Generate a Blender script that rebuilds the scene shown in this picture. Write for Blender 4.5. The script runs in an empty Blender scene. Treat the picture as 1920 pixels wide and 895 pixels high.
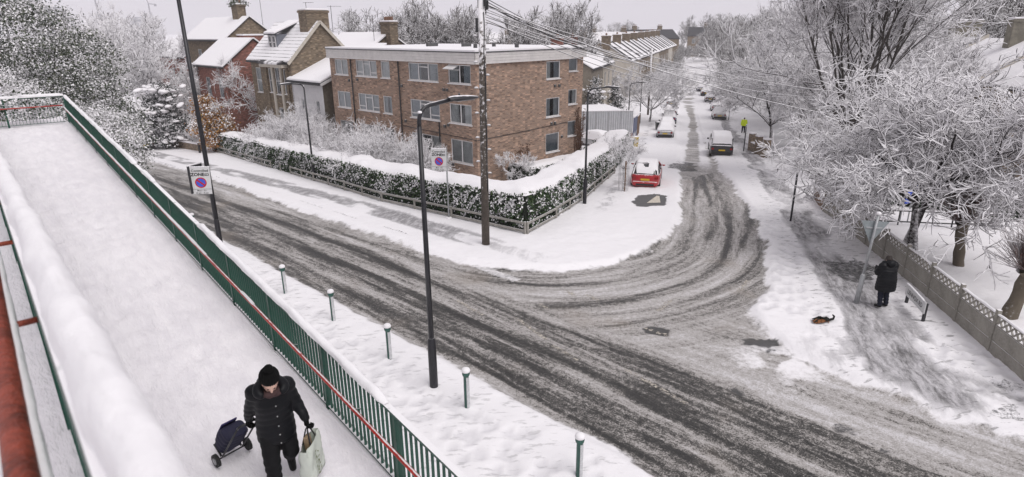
import bpy, bmesh, math, random
import numpy as np
from mathutils import Vector, Matrix, Euler
SC = bpy.context.scene
COL = SC.collection
RAD = math.radians
# ---------------------------------------------------------------- camera
CAM_H = 8.5; CAM_F = 1146.0; CAM_PITCH = math.atan((447.5 - 57) / 1146.0); CAM_ROLL = RAD(-0.5)
cam_data = bpy.data.cameras.new('camera'); cam = bpy.data.objects.new('camera', cam_data); COL.objects.link(cam)
cam_data.sensor_width = 36.0; cam_data.sensor_fit = 'HORIZONTAL'; cam_data.lens = 36.0 * CAM_F / 1920.0
cam_data.clip_start = 0.05; cam_data.clip_end = 6000
cam.matrix_world = Matrix.Translation((0, 0, CAM_H)) @ Matrix.Rotation(math.pi/2 - CAM_PITCH, 4, 'X') @ Matrix.Rotation(CAM_ROLL, 4, 'Z')
cam_data.dof.use_dof = True; cam_data.dof.focus_distance = 16.0; cam_data.dof.aperture_fstop = 2.8
SC.camera = cam
# ---------------------------------------------------------------- sky and sun (overcast)
world = bpy.data.worlds.new('World'); SC.world = world; world.use_nodes = True
wn = world.node_tree; wn.nodes.clear()
w_out = wn.nodes.new('ShaderNodeOutputWorld'); w_bg = wn.nodes.new('ShaderNodeBackground')
w_sky = wn.nodes.new('ShaderNodeTexSky'); w_sky.sky_type = 'NISHITA'; w_sky.sun_disc = False
SUN_EL, SUN_AZ = RAD(55), RAD(140)
w_sky.sun_elevation = SUN_EL; w_sky.sun_rotation = SUN_AZ; w_sky.dust_density = 4.0; w_sky.air_density = 1.0
w_hsv = wn.nodes.new('ShaderNodeHueSaturation'); w_hsv.inputs['Saturation'].default_value = 0.12
w_mix = wn.nodes.new('ShaderNodeMix'); w_mix.data_type = 'RGBA'; w_mix.inputs[0].default_value = 0.9
w_mix.inputs[7].default_value = (6.12, 5.88, 6.3, 1)        # even cloud deck
wn.links.new(w_sky.outputs[0], w_hsv.inputs['Color']); wn.links.new(w_hsv.outputs[0], w_mix.inputs[6])
wn.links.new(w_mix.outputs[2], w_bg.inputs[0]); w_bg.inputs[1].default_value = 0.1
wn.links.new(w_bg.outputs[0], w_out.inputs[0])
sun_data = bpy.data.lights.new('sun', 'SUN'); sun = bpy.data.objects.new('sun', sun_data); COL.objects.link(sun)
sun_data.energy = 1.95; sun_data.angle = RAD(40); sun_data.color = (1.0, 0.97, 0.95)
sun.rotation_euler = (math.pi/2 - SUN_EL, 0, math.pi - SUN_AZ)
SC.view_settings.view_transform = 'Standard'; SC.view_settings.look = 'None'
SC.view_settings.exposure = 0.0; SC.view_settings.gamma = 1.0; SC.view_settings.use_curve_mapping = False
SC.render.engine = 'CYCLES'
SC.cycles.max_bounces = 12; SC.cycles.diffuse_bounces = 10; SC.cycles.glossy_bounces = 2
SC.cycles.transparent_max_bounces = 6; SC.cycles.volume_bounces = 1; SC.cycles.use_denoising = True
# ---------------------------------------------------------------- terrain helpers
_ty = np.arange(-50, 6001, .5)
_tz = np.interp(_ty, [-50, 24, 35, 54, 71, 100, 140, 6000], [0, 0, -.45, -1.85, -2.9, -3.5, -3.7, -3.7])
_tz = np.convolve(np.pad(_tz, 8, mode='edge'), np.ones(17) / 17, 'valid')
def gz(y): return np.interp(y, _ty, _tz)
def ray(x, y):
    u, v = x - 960.0, 447.5 - y
    cr, sr, cp, sp = math.cos(CAM_ROLL), math.sin(CAM_ROLL), math.cos(CAM_PITCH), math.sin(CAM_PITCH)
    u, v = u*cr - v*sr, u*sr + v*cr
    return (u, CAM_F*cp + v*sp, v*cp - CAM_F*sp)
def G(x, y, dz=0.0):                      # where the sight line through a photo point meets the ground
    r = ray(x, y); lo, hi = 0.0, 3000.0 / r[1]
    for _ in range(60):
        m = (lo + hi) / 2
        if CAM_H + r[2]*m > gz(r[1]*m) + dz: lo = m
        else: hi = m
    return Vector((r[0]*lo, r[1]*lo, float(gz(r[1]*lo))))
def AY(x, y, Y):                          # ... or the vertical plane at distance Y
    r = ray(x, y); t = Y / r[1]
    return Vector((r[0]*t, Y, CAM_H + r[2]*t))
def gp(x, y, dz=0.0): return Vector((x, y, float(gz(y)) + dz))
# ---------------------------------------------------------------- materials
def nn(t, kind, **kw):
    n = t.nodes.new(kind)
    for k, v in kw.items():
        if k.startswith('i_'): n.inputs[k[2:].replace('_', ' ')].default_value = v
        else: setattr(n, k, v)
    return n
def newmat(name):
    m = bpy.data.materials.new(name); m.use_nodes = True
    t = m.node_tree; b = t.nodes['Principled BSDF']
    return m, t, b, t.links.new
def mixc(t, fac, a, b):
    n = t.nodes.new('ShaderNodeMix'); n.data_type = 'RGBA'
    for sock, v in ((n.inputs[0], fac), (n.inputs[6], a), (n.inputs[7], b)):
        if hasattr(v, 'is_linked') or hasattr(v, 'links'): t.links.new(v, sock)
        else: sock.default_value = v if not isinstance(v, tuple) or len(v) == 4 else (*v, 1)
    return n.outputs[2]
def math_(t, op, a, b=None, c=None, clamp=False):
    n = t.nodes.new('ShaderNodeMath'); n.operation = op; n.use_clamp = clamp
    for i, v in enumerate((a, b, c)):
        if v is None: continue
        if hasattr(v, 'links'): t.links.new(v, n.inputs[i])
        else: n.inputs[i].default_value = v
    return n.outputs[0]
def smooth(t, v, a, b):
    n = t.nodes.new('ShaderNodeMapRange'); n.interpolation_type = 'SMOOTHSTEP'
    t.links.new(v, n.inputs[0]); n.inputs[1].default_value = a; n.inputs[2].default_value = b
    return n.outputs[0]
def noise(t, vec, scale, detail=3, rough=.55, dist=0.0):
    n = nn(t, 'ShaderNodeTexNoise', i_Scale=scale, i_Detail=detail, i_Roughness=rough, i_Distortion=dist)
    if vec is not None: t.links.new(vec, n.inputs['Vector'])
    return n.outputs[0]
SNOW = (0.865, 0.85, 0.868)
MATS = {}
def pmat(name, col, rough=.65, var=.2, scale=6.0, bump=.15, metallic=0.0, snow=None, spec=None, coord='Object'):
    """colour with uneven tone, fine relief and, when snow=(threshold, softness, noise), snow lying on faces that look up"""
    if name in MATS: return MATS[name]
    m, t, b, L = newmat(name); tc = t.nodes.new('ShaderNodeTexCoord')
    n1 = noise(t, tc.outputs[coord], scale, 5, .65); n2 = noise(t, tc.outputs[coord], scale*7, 3, .6)
    f = math_(t, 'ADD', math_(t, 'MULTIPLY', n1, .65), math_(t, 'MULTIPLY', n2, .35))
    lo = tuple(c*(1-var) for c in col); hi = tuple(min(1, c*(1+var)) for c in col)
    c = mixc(t, smooth(t, f, .3, .7), lo, hi)
    rg = rough
    if snow:
        g = t.nodes.new('ShaderNodeNewGeometry'); s = t.nodes.new('ShaderNodeSeparateXYZ'); L(g.outputs['Normal'], s.inputs[0])
        nb = noise(t, g.outputs['Position'], 9.0, 4, .6)
        v = math_(t, 'ADD', s.outputs[2], math_(t, 'MULTIPLY', math_(t, 'SUBTRACT', nb, .5), snow[2]*2))
        k = smooth(t, v, snow[0]-snow[1], snow[0]+snow[1])
        c = mixc(t, k, c, SNOW)
        rg = math_(t, 'ADD', math_(t, 'MULTIPLY', k, .85-rough), rough)
    L(c, b.inputs['Base Color'])
    if hasattr(rg, 'links'): L(rg, b.inputs['Roughness'])
    else: b.inputs['Roughness'].default_value = rg
    b.inputs['Metallic'].default_value = metallic
    if spec is not None: b.inputs['Specular IOR Level'].default_value = spec
    if bump:
        bp = nn(t, 'ShaderNodeBump', i_Strength=bump, i_Distance=.02); L(n2, bp.inputs['Height']); L(bp.outputs[0], b.inputs['Normal'])
    MATS[name] = m; return m
def snow_mat(name='snow', scale=1.0):
    if name in MATS: return MATS[name]
    m, t, b, L = newmat(name); g = t.nodes.new('ShaderNodeNewGeometry'); P = g.outputs['Position']
    n1 = noise(t, P, 1.3*scale, 5, .6); n2 = noise(t, P, 14*scale, 4, .65)
    c = mixc(t, n1, tuple(x*.96 for x in SNOW), tuple(min(1, x*1.035) for x in SNOW)); L(c, b.inputs['Base Color'])
    b.inputs['Roughness'].default_value = .8; b.inputs['Specular IOR Level'].default_value = .25
    h = math_(t, 'ADD', math_(t, 'MULTIPLY', n1, .6), math_(t, 'MULTIPLY', n2, .25))
    bp = nn(t, 'ShaderNodeBump', i_Strength=.45, i_Distance=.06); L(h, bp.inputs['Height']); L(bp.outputs[0], b.inputs['Normal'])
    MATS[name] = m; return m
def brick_mat(name, c1, c2, mortar, dark=.35):
    if name in MATS: return MATS[name]
    m, t, b, L = newmat(name); uv = t.nodes.new('ShaderNodeUVMap')
    bt = nn(t, 'ShaderNodeTexBrick', i_Scale=1.0); bt.inputs['Brick Width'].default_value = .225; bt.inputs['Row Height'].default_value = .075
    bt.inputs['Mortar Size'].default_value = .009; bt.inputs['Color1'].default_value = (*c1, 1); bt.inputs['Color2'].default_value = (*c2, 1)
    bt.inputs['Mortar'].default_value = (*mortar, 1); bt.inputs['Bias'].default_value = -.1; L(uv.outputs[0], bt.inputs['Vector'])
    # a second, larger pattern of odd bricks: pale and burnt ones
    mp = nn(t, 'ShaderNodeMapping'); mp.inputs['Scale'].default_value = (1/.225, 1/.075, 1); L(uv.outputs[0], mp.inputs[0])
    fl = nn(t, 'ShaderNodeTexWhiteNoise', noise_dimensions='2D'); vm = nn(t, 'ShaderNodeVectorMath', operation='FLOOR'); L(mp.outputs[0], vm.inputs[0]); L(vm.outputs[0], fl.inputs['Vector'])
    pale = math_(t, 'GREATER_THAN', fl.outputs[0], .87); burnt = math_(t, 'LESS_THAN', fl.outputs[0], .14)
    c = mixc(t, math_(t, 'MULTIPLY', pale, .55), bt.outputs[0], tuple(min(1, x*1.5+.06) for x in c1))
    c = mixc(t, math_(t, 'MULTIPLY', burnt, .5), c, tuple(x*.45 for x in c2))
    st = noise(t, uv.outputs[0], .7, 5, .65); c = mixc(t, math_(t, 'MULTIPLY', smooth(t, st, .5, .75), dark), c, tuple(x*.4 for x in c2))
    L(c, b.inputs['Base Color']); b.inputs['Roughness'].default_value = .85
    bp = nn(t, 'ShaderNodeBump', i_Strength=.5, i_Distance=.01); L(bt.outputs['Fac'], bp.inputs['Height']); bp.invert = True; L(bp.outputs[0], b.inputs['Normal'])
    MATS[name] = m; return m
def glass_mat(name='window_glass', tint=(.8, .84, .86)):
    if name in MATS: return MATS[name]
    m, t, b, L = newmat(name); out = t.nodes['Material Output']
    tr = nn(t, 'ShaderNodeBsdfTransparent'); tr.inputs[0].default_value = (*tint, 1)
    gl = nn(t, 'ShaderNodeBsdfGlossy', i_Roughness=.03); gl.inputs[0].default_value = (.9, .92, .95, 1)
    fr = nn(t, 'ShaderNodeFresnel', i_IOR=1.5); tc = t.nodes.new('ShaderNodeTexCoord')
    bp = nn(t, 'ShaderNodeBump', i_Strength=.05, i_Distance=.02); L(noise(t, tc.outputs['Object'], 1.5, 2), bp.inputs['Height']); L(bp.outputs[0], gl.inputs['Normal'])
    mx = t.nodes.new('ShaderNodeMixShader'); L(math_(t, 'ADD', fr.outputs[0], .06), mx.inputs[0]); L(tr.outputs[0], mx.inputs[1]); L(gl.outputs[0], mx.inputs[2]); L(mx.outputs[0], out.inputs[0])
    MATS[name] = m; return m
# ---------------------------------------------------------------- objects
def tag(o, label=None, cat=None, group=None, kind=None):
    if label: o['label'] = label
    if cat: o['category'] = cat
    if group: o['group'] = group
    if kind: o['kind'] = kind
    return o
def thing(name, loc, label, cat, group=None, rz=0.0):
    o = bpy.data.objects.new(name, None); o.empty_display_size = .2; COL.objects.link(o)
    o.location = loc; o.rotation_euler = (0, 0, rz); return tag(o, label, cat, group)
def wloc(p):
    v = Vector((0, 0, 0))
    while p is not None: v = v + p.location; p = p.parent
    return v
def link_mesh(name, me, parent=None):
    o = bpy.data.objects.new(name, me); COL.objects.link(o)
    if parent is not None: o.parent = parent
    return o
def copy_tree(o, parent=None):
    c = o.copy(); COL.objects.link(c)
    if parent is not None: c.parent = parent; c.matrix_parent_inverse = o.matrix_parent_inverse.copy()
    for ch in list(o.children): copy_tree(ch, c)
    return c
def np_mesh(name, V, Fq, mat, parent=None, smooth=False, attr=None, world=True):
    """mesh object from numpy arrays; Fq is (n,3) or (n,4) or a list of such arrays"""
    V = np.asarray(V, dtype=np.float32)
    if world and parent is not None: V = V - np.array(wloc(parent), dtype=np.float32)
    Fs = Fq if isinstance(Fq, list) else [Fq]
    idx = np.concatenate([f.ravel() for f in Fs]).astype(np.int32)
    cnt = np.concatenate([np.full(len(f), f.shape[1]) for f in Fs]).astype(np.int32)
    me = bpy.data.meshes.new(name); me.vertices.add(len(V)); me.vertices.foreach_set('co', V.ravel())
    me.loops.add(len(idx)); me.loops.foreach_set('vertex_index', idx)
    me.polygons.add(len(cnt)); st = np.concatenate([[0], np.cumsum(cnt)[:-1]]).astype(np.int32)
    me.polygons.foreach_set('loop_start', st)
    if smooth: me.polygons.foreach_set('use_smooth', np.ones(len(cnt), dtype=bool))
    if attr:
        for k, a in attr.items():
            at = me.attributes.new(k, 'FLOAT', 'POINT'); at.data.foreach_set('value', np.asarray(a, dtype=np.float32))
    me.update(calc_edges=True)
    if mat: me.materials.append(mat)
    return link_mesh(name, me, parent)
class MB:
    def __init__(s): s.v = []; s.f = []
    def add(s, vs, fs):
        o = len(s.v); s.v += [tuple(v) for v in vs]; s.f += [tuple(i+o for i in f) for f in fs]; return s
    def obox(s, o, a, b, c):
        o, a, b, c = Vector(o), Vector(a), Vector(b), Vector(c)
        if a.cross(b).dot(c) < 0: a, b = b, a
        vs = [o, o+a, o+a+b, o+b, o+c, o+a+c, o+a+b+c, o+b+c]
        return s.add(vs, [(3,2,1,0), (4,5,6,7), (0,1,5,4), (1,2,6,5), (2,3,7,6), (3,0,4,7)])
    def box(s, c, sz, rz=0.0, M=None):
        M = M or Matrix.Rotation(rz, 3, 'Z'); a, b, d = M @ Vector((sz[0],0,0)), M @ Vector((0,sz[1],0)), M @ Vector((0,0,sz[2]))
        return s.obox(Vector(c)-a/2-b/2-d/2, a, b, d)
    def bar(s, p0, p1, w, h, up=(0,0,1)):
        p0, p1 = Vector(p0), Vector(p1); d = p1-p0; side = d.cross(Vector(up)).normalized(); u = side.cross(d).normalized()
        return s.obox(p0-side*w/2-u*h/2, d, side*w, u*h)
    def tube(s, pts, rad, n=8, cap=True, sx=1.0, up=None):
        pts = [Vector(p) for p in pts]; rad = rad if hasattr(rad, '__len__') else [rad]*len(pts)
        o = len(s.v); prev = None
        for i, p in enumerate(pts):
            d = (pts[min(i+1, len(pts)-1)] - pts[max(i-1, 0)]).normalized()
            if prev is None:
                ref = Vector(up) if up else (Vector((0,0,1)) if abs(d.z) < .95 else Vector((1,0,0))); a = d.cross(ref).normalized()
            else: a = (prev - d*prev.dot(d)).normalized()
            prev = a; b = d.cross(a)
            for k in range(n):
                t = 2*math.pi*k/n; s.v.append(tuple(p + (a*math.cos(t)*sx + b*math.sin(t))*rad[i]))
        for i in range(len(pts)-1):
            for k in range(n):
                k2 = (k+1) % n; s.f.append((o+i*n+k, o+i*n+k2, o+(i+1)*n+k2, o+(i+1)*n+k))
        if cap:
            s.f.append(tuple(o+k for k in reversed(range(n)))); q = o+(len(pts)-1)*n; s.f.append(tuple(q+k for k in range(n)))
        return s
    def lathe(s, prof, c=(0,0,0), n=12):
        o = len(s.v); c = Vector(c)
        for r, z in prof:
            for k in range(n):
                t = 2*math.pi*k/n; s.v.append((c.x+r*math.cos(t), c.y+r*math.sin(t), c.z+z))
        for i in range(len(prof)-1):
            for k in range(n): s.f.append((o+i*n+k, o+i*n+(k+1)%n, o+(i+1)*n+(k+1)%n, o+(i+1)*n+k))
        s.f.append(tuple(o+k for k in reversed(range(n)))); q = o+(len(prof)-1)*n; s.f.append(tuple(q+k for k in range(n)))
        return s
    def prism(s, poly, vec):
        n = len(poly); poly = [Vector(p) for p in poly]; vec = Vector(vec)
        nrm = sum(((poly[i]-poly[0]).cross(poly[(i+1)%n]-poly[0]) for i in range(1, n)), Vector((0,0,0)))
        if nrm.dot(vec) > 0: poly = poly[::-1]
        return s.add(poly + [p+vec for p in poly], [tuple(range(n)), tuple(reversed(range(n, 2*n)))] + [((i+1)%n, i, n+i, n+(i+1)%n) for i in range(n)])
    def quad(s, a, b, c, d): return s.add([a, b, c, d], [(0,1,2,3)])
    def ell(s, c, r, nu=10, nv=6, M=None):
        prof = []; o = len(s.v); c = Vector(c)
        for i in range(nv+1):
            ph = math.pi*(i/nv) - math.pi/2
            for k in range(nu):
                t = 2*math.pi*k/nu; q = Vector((math.cos(ph)*math.cos(t)*r[0], math.cos(ph)*math.sin(t)*r[1], math.sin(ph)*r[2]))
                s.v.append(tuple(c + (M @ q if M else q)))
        for i in range(nv):
            for k in range(nu): s.f.append((o+i*nu+k, o+i*nu+(k+1)%nu, o+(i+1)*nu+(k+1)%nu, o+(i+1)*nu+k))
        return s
    def build(s, name, mat, parent=None, smooth=False, world=True, uv=False, bevel=0.0, auto=None):
        me = bpy.data.meshes.new(name); off = wloc(parent) if (world and parent is not None) else Vector((0,0,0))
        me.from_pydata([(v[0]-off.x, v[1]-off.y, v[2]-off.z) for v in s.v], [], s.f); me.materials.append(mat)
        if uv:
            ul = me.uv_layers.new(name='UVMap').data
            for p in me.polygons:
                n = p.normal
                if abs(n.z) > .7: ax, ay = Vector((1,0,0)), Vector((0,1,0))
                else: ax = Vector((-n.y, n.x, 0)).normalized(); ay = Vector((0,0,1))
                for li in p.loop_indices:
                    co = Vector(s.v[me.loops[li].vertex_index]); ul[li].uv = (co.dot(ax), co.dot(ay))
        if bevel:
            bm = bmesh.new(); bm.from_mesh(me); bmesh.ops.bevel(bm, geom=bm.edges[:], offset=bevel, segments=2, affect='EDGES', profile=.5, clamp_overlap=True); bm.to_mesh(me); bm.free()
        if smooth: me.polygons.foreach_set('use_smooth', np.ones(len(me.polygons), dtype=bool))
        if auto: me.set_sharp_from_angle(angle=RAD(auto))
        me.update(); return link_mesh(name, me, parent)
def rnd_noise(shape, seed, cells):           # smooth value noise on a grid (numpy)
    r = np.random.RandomState(seed); ny, nx = shape; cy, cx = max(2, int(cells[0])), max(2, int(cells[1]))
    g = r.rand(cy+2, cx+2); y = np.linspace(0, cy, ny, endpoint=False); x = np.linspace(0, cx, nx, endpoint=False)
    yi, xi = y.astype(int), x.astype(int); fy, fx = y-yi, x-xi; fy, fx = fy*fy*(3-2*fy), fx*fx*(3-2*fx)
    a = g[yi][:, xi]; b = g[yi][:, xi+1]; c = g[yi+1][:, xi]; d = g[yi+1][:, xi+1]
    return (a*(1-fx)+b*fx)*(1-fy)[:, None] + (c*(1-fx)+d*fx)*fy[:, None]
_NT = {}
TMP = bpy.data.scenes.new('workbench'); 
def evaluated(o):
    """mesh of an object after its modifiers, worked out away from the big scene"""
    TMP.collection.objects.link(o); vl = TMP.view_layers[0]; vl.update(); me = bpy.data.meshes.new_from_object(o.evaluated_get(vl.depsgraph)); bpy.data.objects.remove(o); return me
def vnoise(x, y, seed, sc):                    # smooth value noise at arbitrary points
    T = _NT.get(seed)
    if T is None: T = _NT[seed] = np.random.RandomState(seed).rand(256, 256)
    X, Y = x*sc, y*sc
    xi, yi = np.floor(X).astype(int), np.floor(Y).astype(int); fx, fy = X-xi, Y-yi; fx, fy = fx*fx*(3-2*fx), fy*fy*(3-2*fy)
    a = T[xi % 256, yi % 256]; b = T[(xi+1) % 256, yi % 256]; c = T[xi % 256, (yi+1) % 256]; d = T[(xi+1) % 256, (yi+1) % 256]
    return (a*(1-fx)+b*fx)*(1-fy) + (c*(1-fx)+d*fx)*fy
def fbm(x, y, seed, sc, o=4):
    v = 0; a = .5; s = 0
    for i in range(o): v = v + a*vnoise(x, y, seed+i, sc*2**i); s += a; a *= .5
    return v/s
def sstep(v, a, b):
    t = np.clip((v-a)/(b-a), 0, 1); return t*t*(3-2*t)
ORD = ['first', 'second', 'third', 'fourth', 'fifth', 'sixth', 'seventh', 'eighth', 'ninth', 'tenth', 'eleventh', 'twelfth', 'thirteenth', 'fourteenth', 'fifteenth']
def left_rank(pts):                          # rank of each (x, y, ...) counted from the left of the view
    o = sorted(range(len(pts)), key=lambda i: pts[i][0]/pts[i][1]); return [o.index(i) for i in range(len(pts))]
snowM = snow_mat()
# ================================================================ the ground: one continuous surface cut into ground, roads, pavements
def axis(dense, grow_lo, grow_hi, g=1.35):
    a = list(dense); st = dense[-1]-dense[-2]
    while a[-1] < grow_hi: st *= g; a.append(a[-1]+st)
    st = dense[1]-dense[0]; b = [dense[0]]
    while b[-1] > grow_lo: st *= g; b.append(b[-1]-st)
    return np.array(b[:0:-1] + a)
_ys = [8.0]; 
while _ys[-1] < 105: _ys.append(_ys[-1] + max(.06, .0052*_ys[-1] - .01))
GX = axis(np.arange(-34, 26, .115), -4000, 4000); GY = axis(np.array(_ys), -40, 5000)
XX, YY = np.meshgrid(GX, GY)
S_ = .715*XX - .70*YY; N_ = .70*XX + .715*YY                      # along / across the main road
Q_ = .262*(XX-10) + .965*(YY-28.6); P_ = .965*(XX-10) - .262*(YY-28.6)   # along / across the side street
def poly_sd(poly, X, Y):
    """signed distance (negative inside)"""
    d = np.full(X.shape, 1e9); ins = np.zeros(X.shape, bool); n = len(poly)
    for i in range(n):
        x0, y0 = poly[i]; x1, y1 = poly[(i+1) % n]; ex, ey = x1-x0, y1-y0
        t = np.clip(((X-x0)*ex + (Y-y0)*ey)/(ex*ex+ey*ey+1e-9), 0, 1)
        d = np.minimum(d, (X-x0-t*ex)**2 + (Y-y0-t*ey)**2)
        c = ((y0 > Y) != (y1 > Y)); xx = x0 + (Y-y0)*ex/(ey if abs(ey) > 1e-9 else 1e-9); ins ^= (c & (X < xx))
    d = np.sqrt(d); return np.where(ins, -d, d)
def line_coord(pts, X, Y):
    """nearest arc length and signed side distance to a polyline"""
    best = np.full(X.shape, 1e18); S = np.zeros(X.shape); T = np.zeros(X.shape); acc = 0
    for (x0, y0), (x1, y1) in zip(pts[:-1], pts[1:]):
        ex, ey = x1-x0, y1-y0; l = math.hypot(ex, ey)
        t = np.clip(((X-x0)*ex + (Y-y0)*ey)/(l*l), 0, 1); dx, dy = X-x0-t*ex, Y-y0-t*ey
        d = dx*dx+dy*dy; m = d < best; best = np.where(m, d, best); S = np.where(m, acc+t*l, S)
        T = np.where(m, np.sqrt(d)*np.sign(ex*dy-ey*dx), T); acc += l
    return S, T
LOWER = [(-62, 81), (-30.5, 46.2), (-12.9, 25.6), (-8.9, 21.5), (-6.1, 18.85), (-3.5, 16.3), (-2.0, 14.85), (-.75, 13.6), (.5, 12.4), (1.65, 11.3), (2.9, 10.05), (9, 4.2), (30, -15)]
UPPER_R = [(34, -12), (16.0, 4.4), (11.2, 10.2), (9.8, 11.9), (8.6, 13.3), (7.8, 14.7), (7.3, 16.4), (7.5, 17.7), (8.75, 19.4), (10.05, 22.8), (11.35, 27.1), (12.55, 32.4), (14.7, 42.5), (18.1, 56), (28.6, 97), (35, 120), (60, 212)]
INNER = [(52, 190), (30, 111), (26.6, 98), (16.0, 57.7), (11.2, 39.2), (8.4, 28.9), (7.0, 25.5), (5.75, 23.2), (3.8, 21.7), (1.75, 21.1), (-.2, 21.3), (-1.85, 22.0), (-3.45, 23.2), (-6.2, 25.7), (-9.5, 28.9), (-13.8, 33.2), (-20, 40), (-31.5, 51.6), (-66, 87)]
def catmull(pts, k=6):
    P = [Vector(p) for p in pts]; out = []
    for i in range(len(P)-1):
        a, b, c, d = P[max(0, i-1)], P[i], P[i+1], P[min(len(P)-1, i+2)]
        for j in range(k):
            t = j/k; out.append(tuple(.5*((2*b) + (c-a)*t + (2*a-5*b+4*c-d)*t*t + (3*b-a-3*c+d)*t**3)))
    return out + [tuple(P[-1])]
near = (YY < 230) & (YY > -45) & (np.abs(XX) < 95)
CLEAR = np.full(XX.shape, 40.0); CLEAR[near] = poly_sd(LOWER + UPPER_R + INNER, XX[near], YY[near])
TS, TT = np.zeros(XX.shape), np.zeros(XX.shape); TS[near], TT[near] = line_coord(catmull(INNER, 5), XX[near], YY[near])
# --- snow cover 0..1 and what has been trodden
edge_n = (fbm(XX, YY, 3, .55, 5)-.5)*1.1 + (fbm(XX, YY, 13, 3.2, 3)-.5)*.7
sd = CLEAR + edge_n*np.where(P_ > 2.2, .9, .55)
cover = sstep(sd, -.25, .32)
# side street carries thin snow between the wheel tracks, the far end of it is white but for one pair of ruts
side = sstep(Q_, 2, 14) * (np.abs(P_) < 5)
rut = np.minimum(np.abs(P_ + .55 + .25*np.sin(Q_*.09)), np.abs(P_ - .95 + .2*np.sin(Q_*.09+1)))
cover = np.maximum(cover, side*.85*sstep(rut + (fbm(XX, YY, 41, .5, 3)-.5)*.7, .12, .75)*sstep(Q_, 6, 24))
# soft white slush over the corner between the two carriageways and the right hand edge
corner = np.exp(-(((XX-7.3)/1.9)**2 + ((YY-14.4)/1.5)**2)); cover = np.maximum(cover, .75*corner*sstep(fbm(XX, YY, 51, 1.3, 4), .36, .6))
cover = np.maximum(cover, .55*sstep(N_, 13.4, 14.6)*(N_ < 15.4)*(S_ < -14)*(CLEAR < 0)*sstep(fbm(S_*.25, N_*2, 71, 1.2, 4), .42, .65))
trod = np.zeros(XX.shape)
pav_n = fbm(S_*.35, N_, 23, 1.4, 4)
lp = sstep(N_, 15.5, 15.9)*(1-sstep(N_, 16.9, 17.5))*(S_ < -14.5)*(1-sstep(S_, -20, -14.5)*.6)
trod = np.maximum(trod, lp*sstep(pav_n, .22, .5)*.8)
pj = (fbm(Q_*.5, P_, 27, .9, 4)-.5)*1.1; pq = sstep(P_+pj, 2.85, 3.3)*(1-sstep(P_+pj, 4.0, 4.7))*sstep(N_, 16.2, 17.5)
trod = np.maximum(trod, pq*(.45+.45*sstep(fbm(Q_*.4, P_*1.6, 29, 1.1, 4), .35, .6))*(Q_ < 60))
# trodden slush sweeping from the corner across to the right hand fence and down it
pf = sstep(P_+pj*1.4, 2.9, 3.8)*(1-sstep(P_+pj*.6, 4.5, 5.2))*(1-sstep(Q_, -9, -4))*sstep(N_, 15.0, 16.4)
trod = np.maximum(trod, pf*(.55+.6*sstep(fbm(Q_*.35+5, P_*1.8, 37, .9, 5), .35, .55)))
sweep = np.exp(-((N_-17.3-(S_-6)*.02)/.75)**2)*(S_ > -3)*sstep(S_, -8, -4)*(CLEAR > -.3)
trod = np.maximum(trod, sweep*sstep(fbm(S_*.4, N_*1.4, 43, 1.3, 5), .3, .6)*.75)
dirty = sstep(S_, -7, -2)*sstep(N_, 15.2, 16.4)*(1-sstep(P_, 4.9, 5.6))*(N_ < 22)*near; trod = np.maximum(trod, dirty*.85*sstep(fbm(Q_*.5, P_*1.5, 53, 1.2, 5), .36, .58))
lq = np.exp(-((P_+5.5)/.55)**2)*(Q_ > -1)*(Q_ < 55)
trod = np.maximum(trod, lq*sstep(fbm(XX, YY, 47, 1.6, 4), .3, .6)*.55)
# driveway crossing by the far pavement, left
trod = np.clip(trod, 0, 1)
# bare wet patches: a manhole, the place a car has left, paving scuffed clear
bare = np.zeros(XX.shape)
for pl, wv, kk in (([(1203,614),(1222,610),(1240,612),(1258,617),(1253,630),(1228,627),(1205,625)], .02, 1), ([(1186,388),(1198,372),(1226,370),(1251,373),(1246,391),(1215,394),(1190,393)], .2, .95),
           ([(1540,500),(1598,494),(1640,512),(1652,535),(1600,532),(1570,520)], .5, .62), ([(1252,311),(1285,304),(1302,306),(1300,322),(1262,322)], .3, .62),
           ([(1408,640),(1446,637),(1462,648),(1482,671),(1440,663),(1424,652)], .5, .75), ([(1335,712),(1350,712),(1425,756),(1410,758)], .2, .8), ([(1560,800),(1600,805),(1700,850),(1650,850)], .5, .6), ([(1880,740),(1925,745),(1925,800),(1890,790)], .6, .5)):
    w = [tuple(G(*p).xy) for p in pl]; bare = np.maximum(bare, (1-sstep(poly_sd(w, XX, YY) + (fbm(XX, YY, 61, 1.6, 5)-.5)*(.25+wv*3.2), -.16, .14))*kk)
    bare[~near] = 0
kl = np.exp(-((N_-15.0-.08*np.sin(S_*.3))/.06)**2)*(S_ < -13)*sstep(fbm(S_, N_*0, 67, .5, 3), .5, .58); bare = np.maximum(bare, .8*kl*near)
fleck = sstep(P_, 1.9, 2.6)*(P_ < 6)*(CLEAR > .1)*.9 + .35*(N_ < 9.2)*(CLEAR > .25) + .12
fleck = np.clip(fleck, 0, 1)
turn = sstep(N_ + (fbm(XX, YY, 81, .5, 3)-.5)*1.2, 13.0, 14.4)*(S_ > -19)*1.0
turn = np.maximum(turn, sstep(S_, -19, -13)*sstep(N_, 13.0, 14.4))
turn = turn*(1-sstep(S_ + (fbm(XX, YY, 83, .4, 3)-.5)*3, -9.5, -4.5)*(1-sstep(N_, 16.2, 18.5)))
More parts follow.
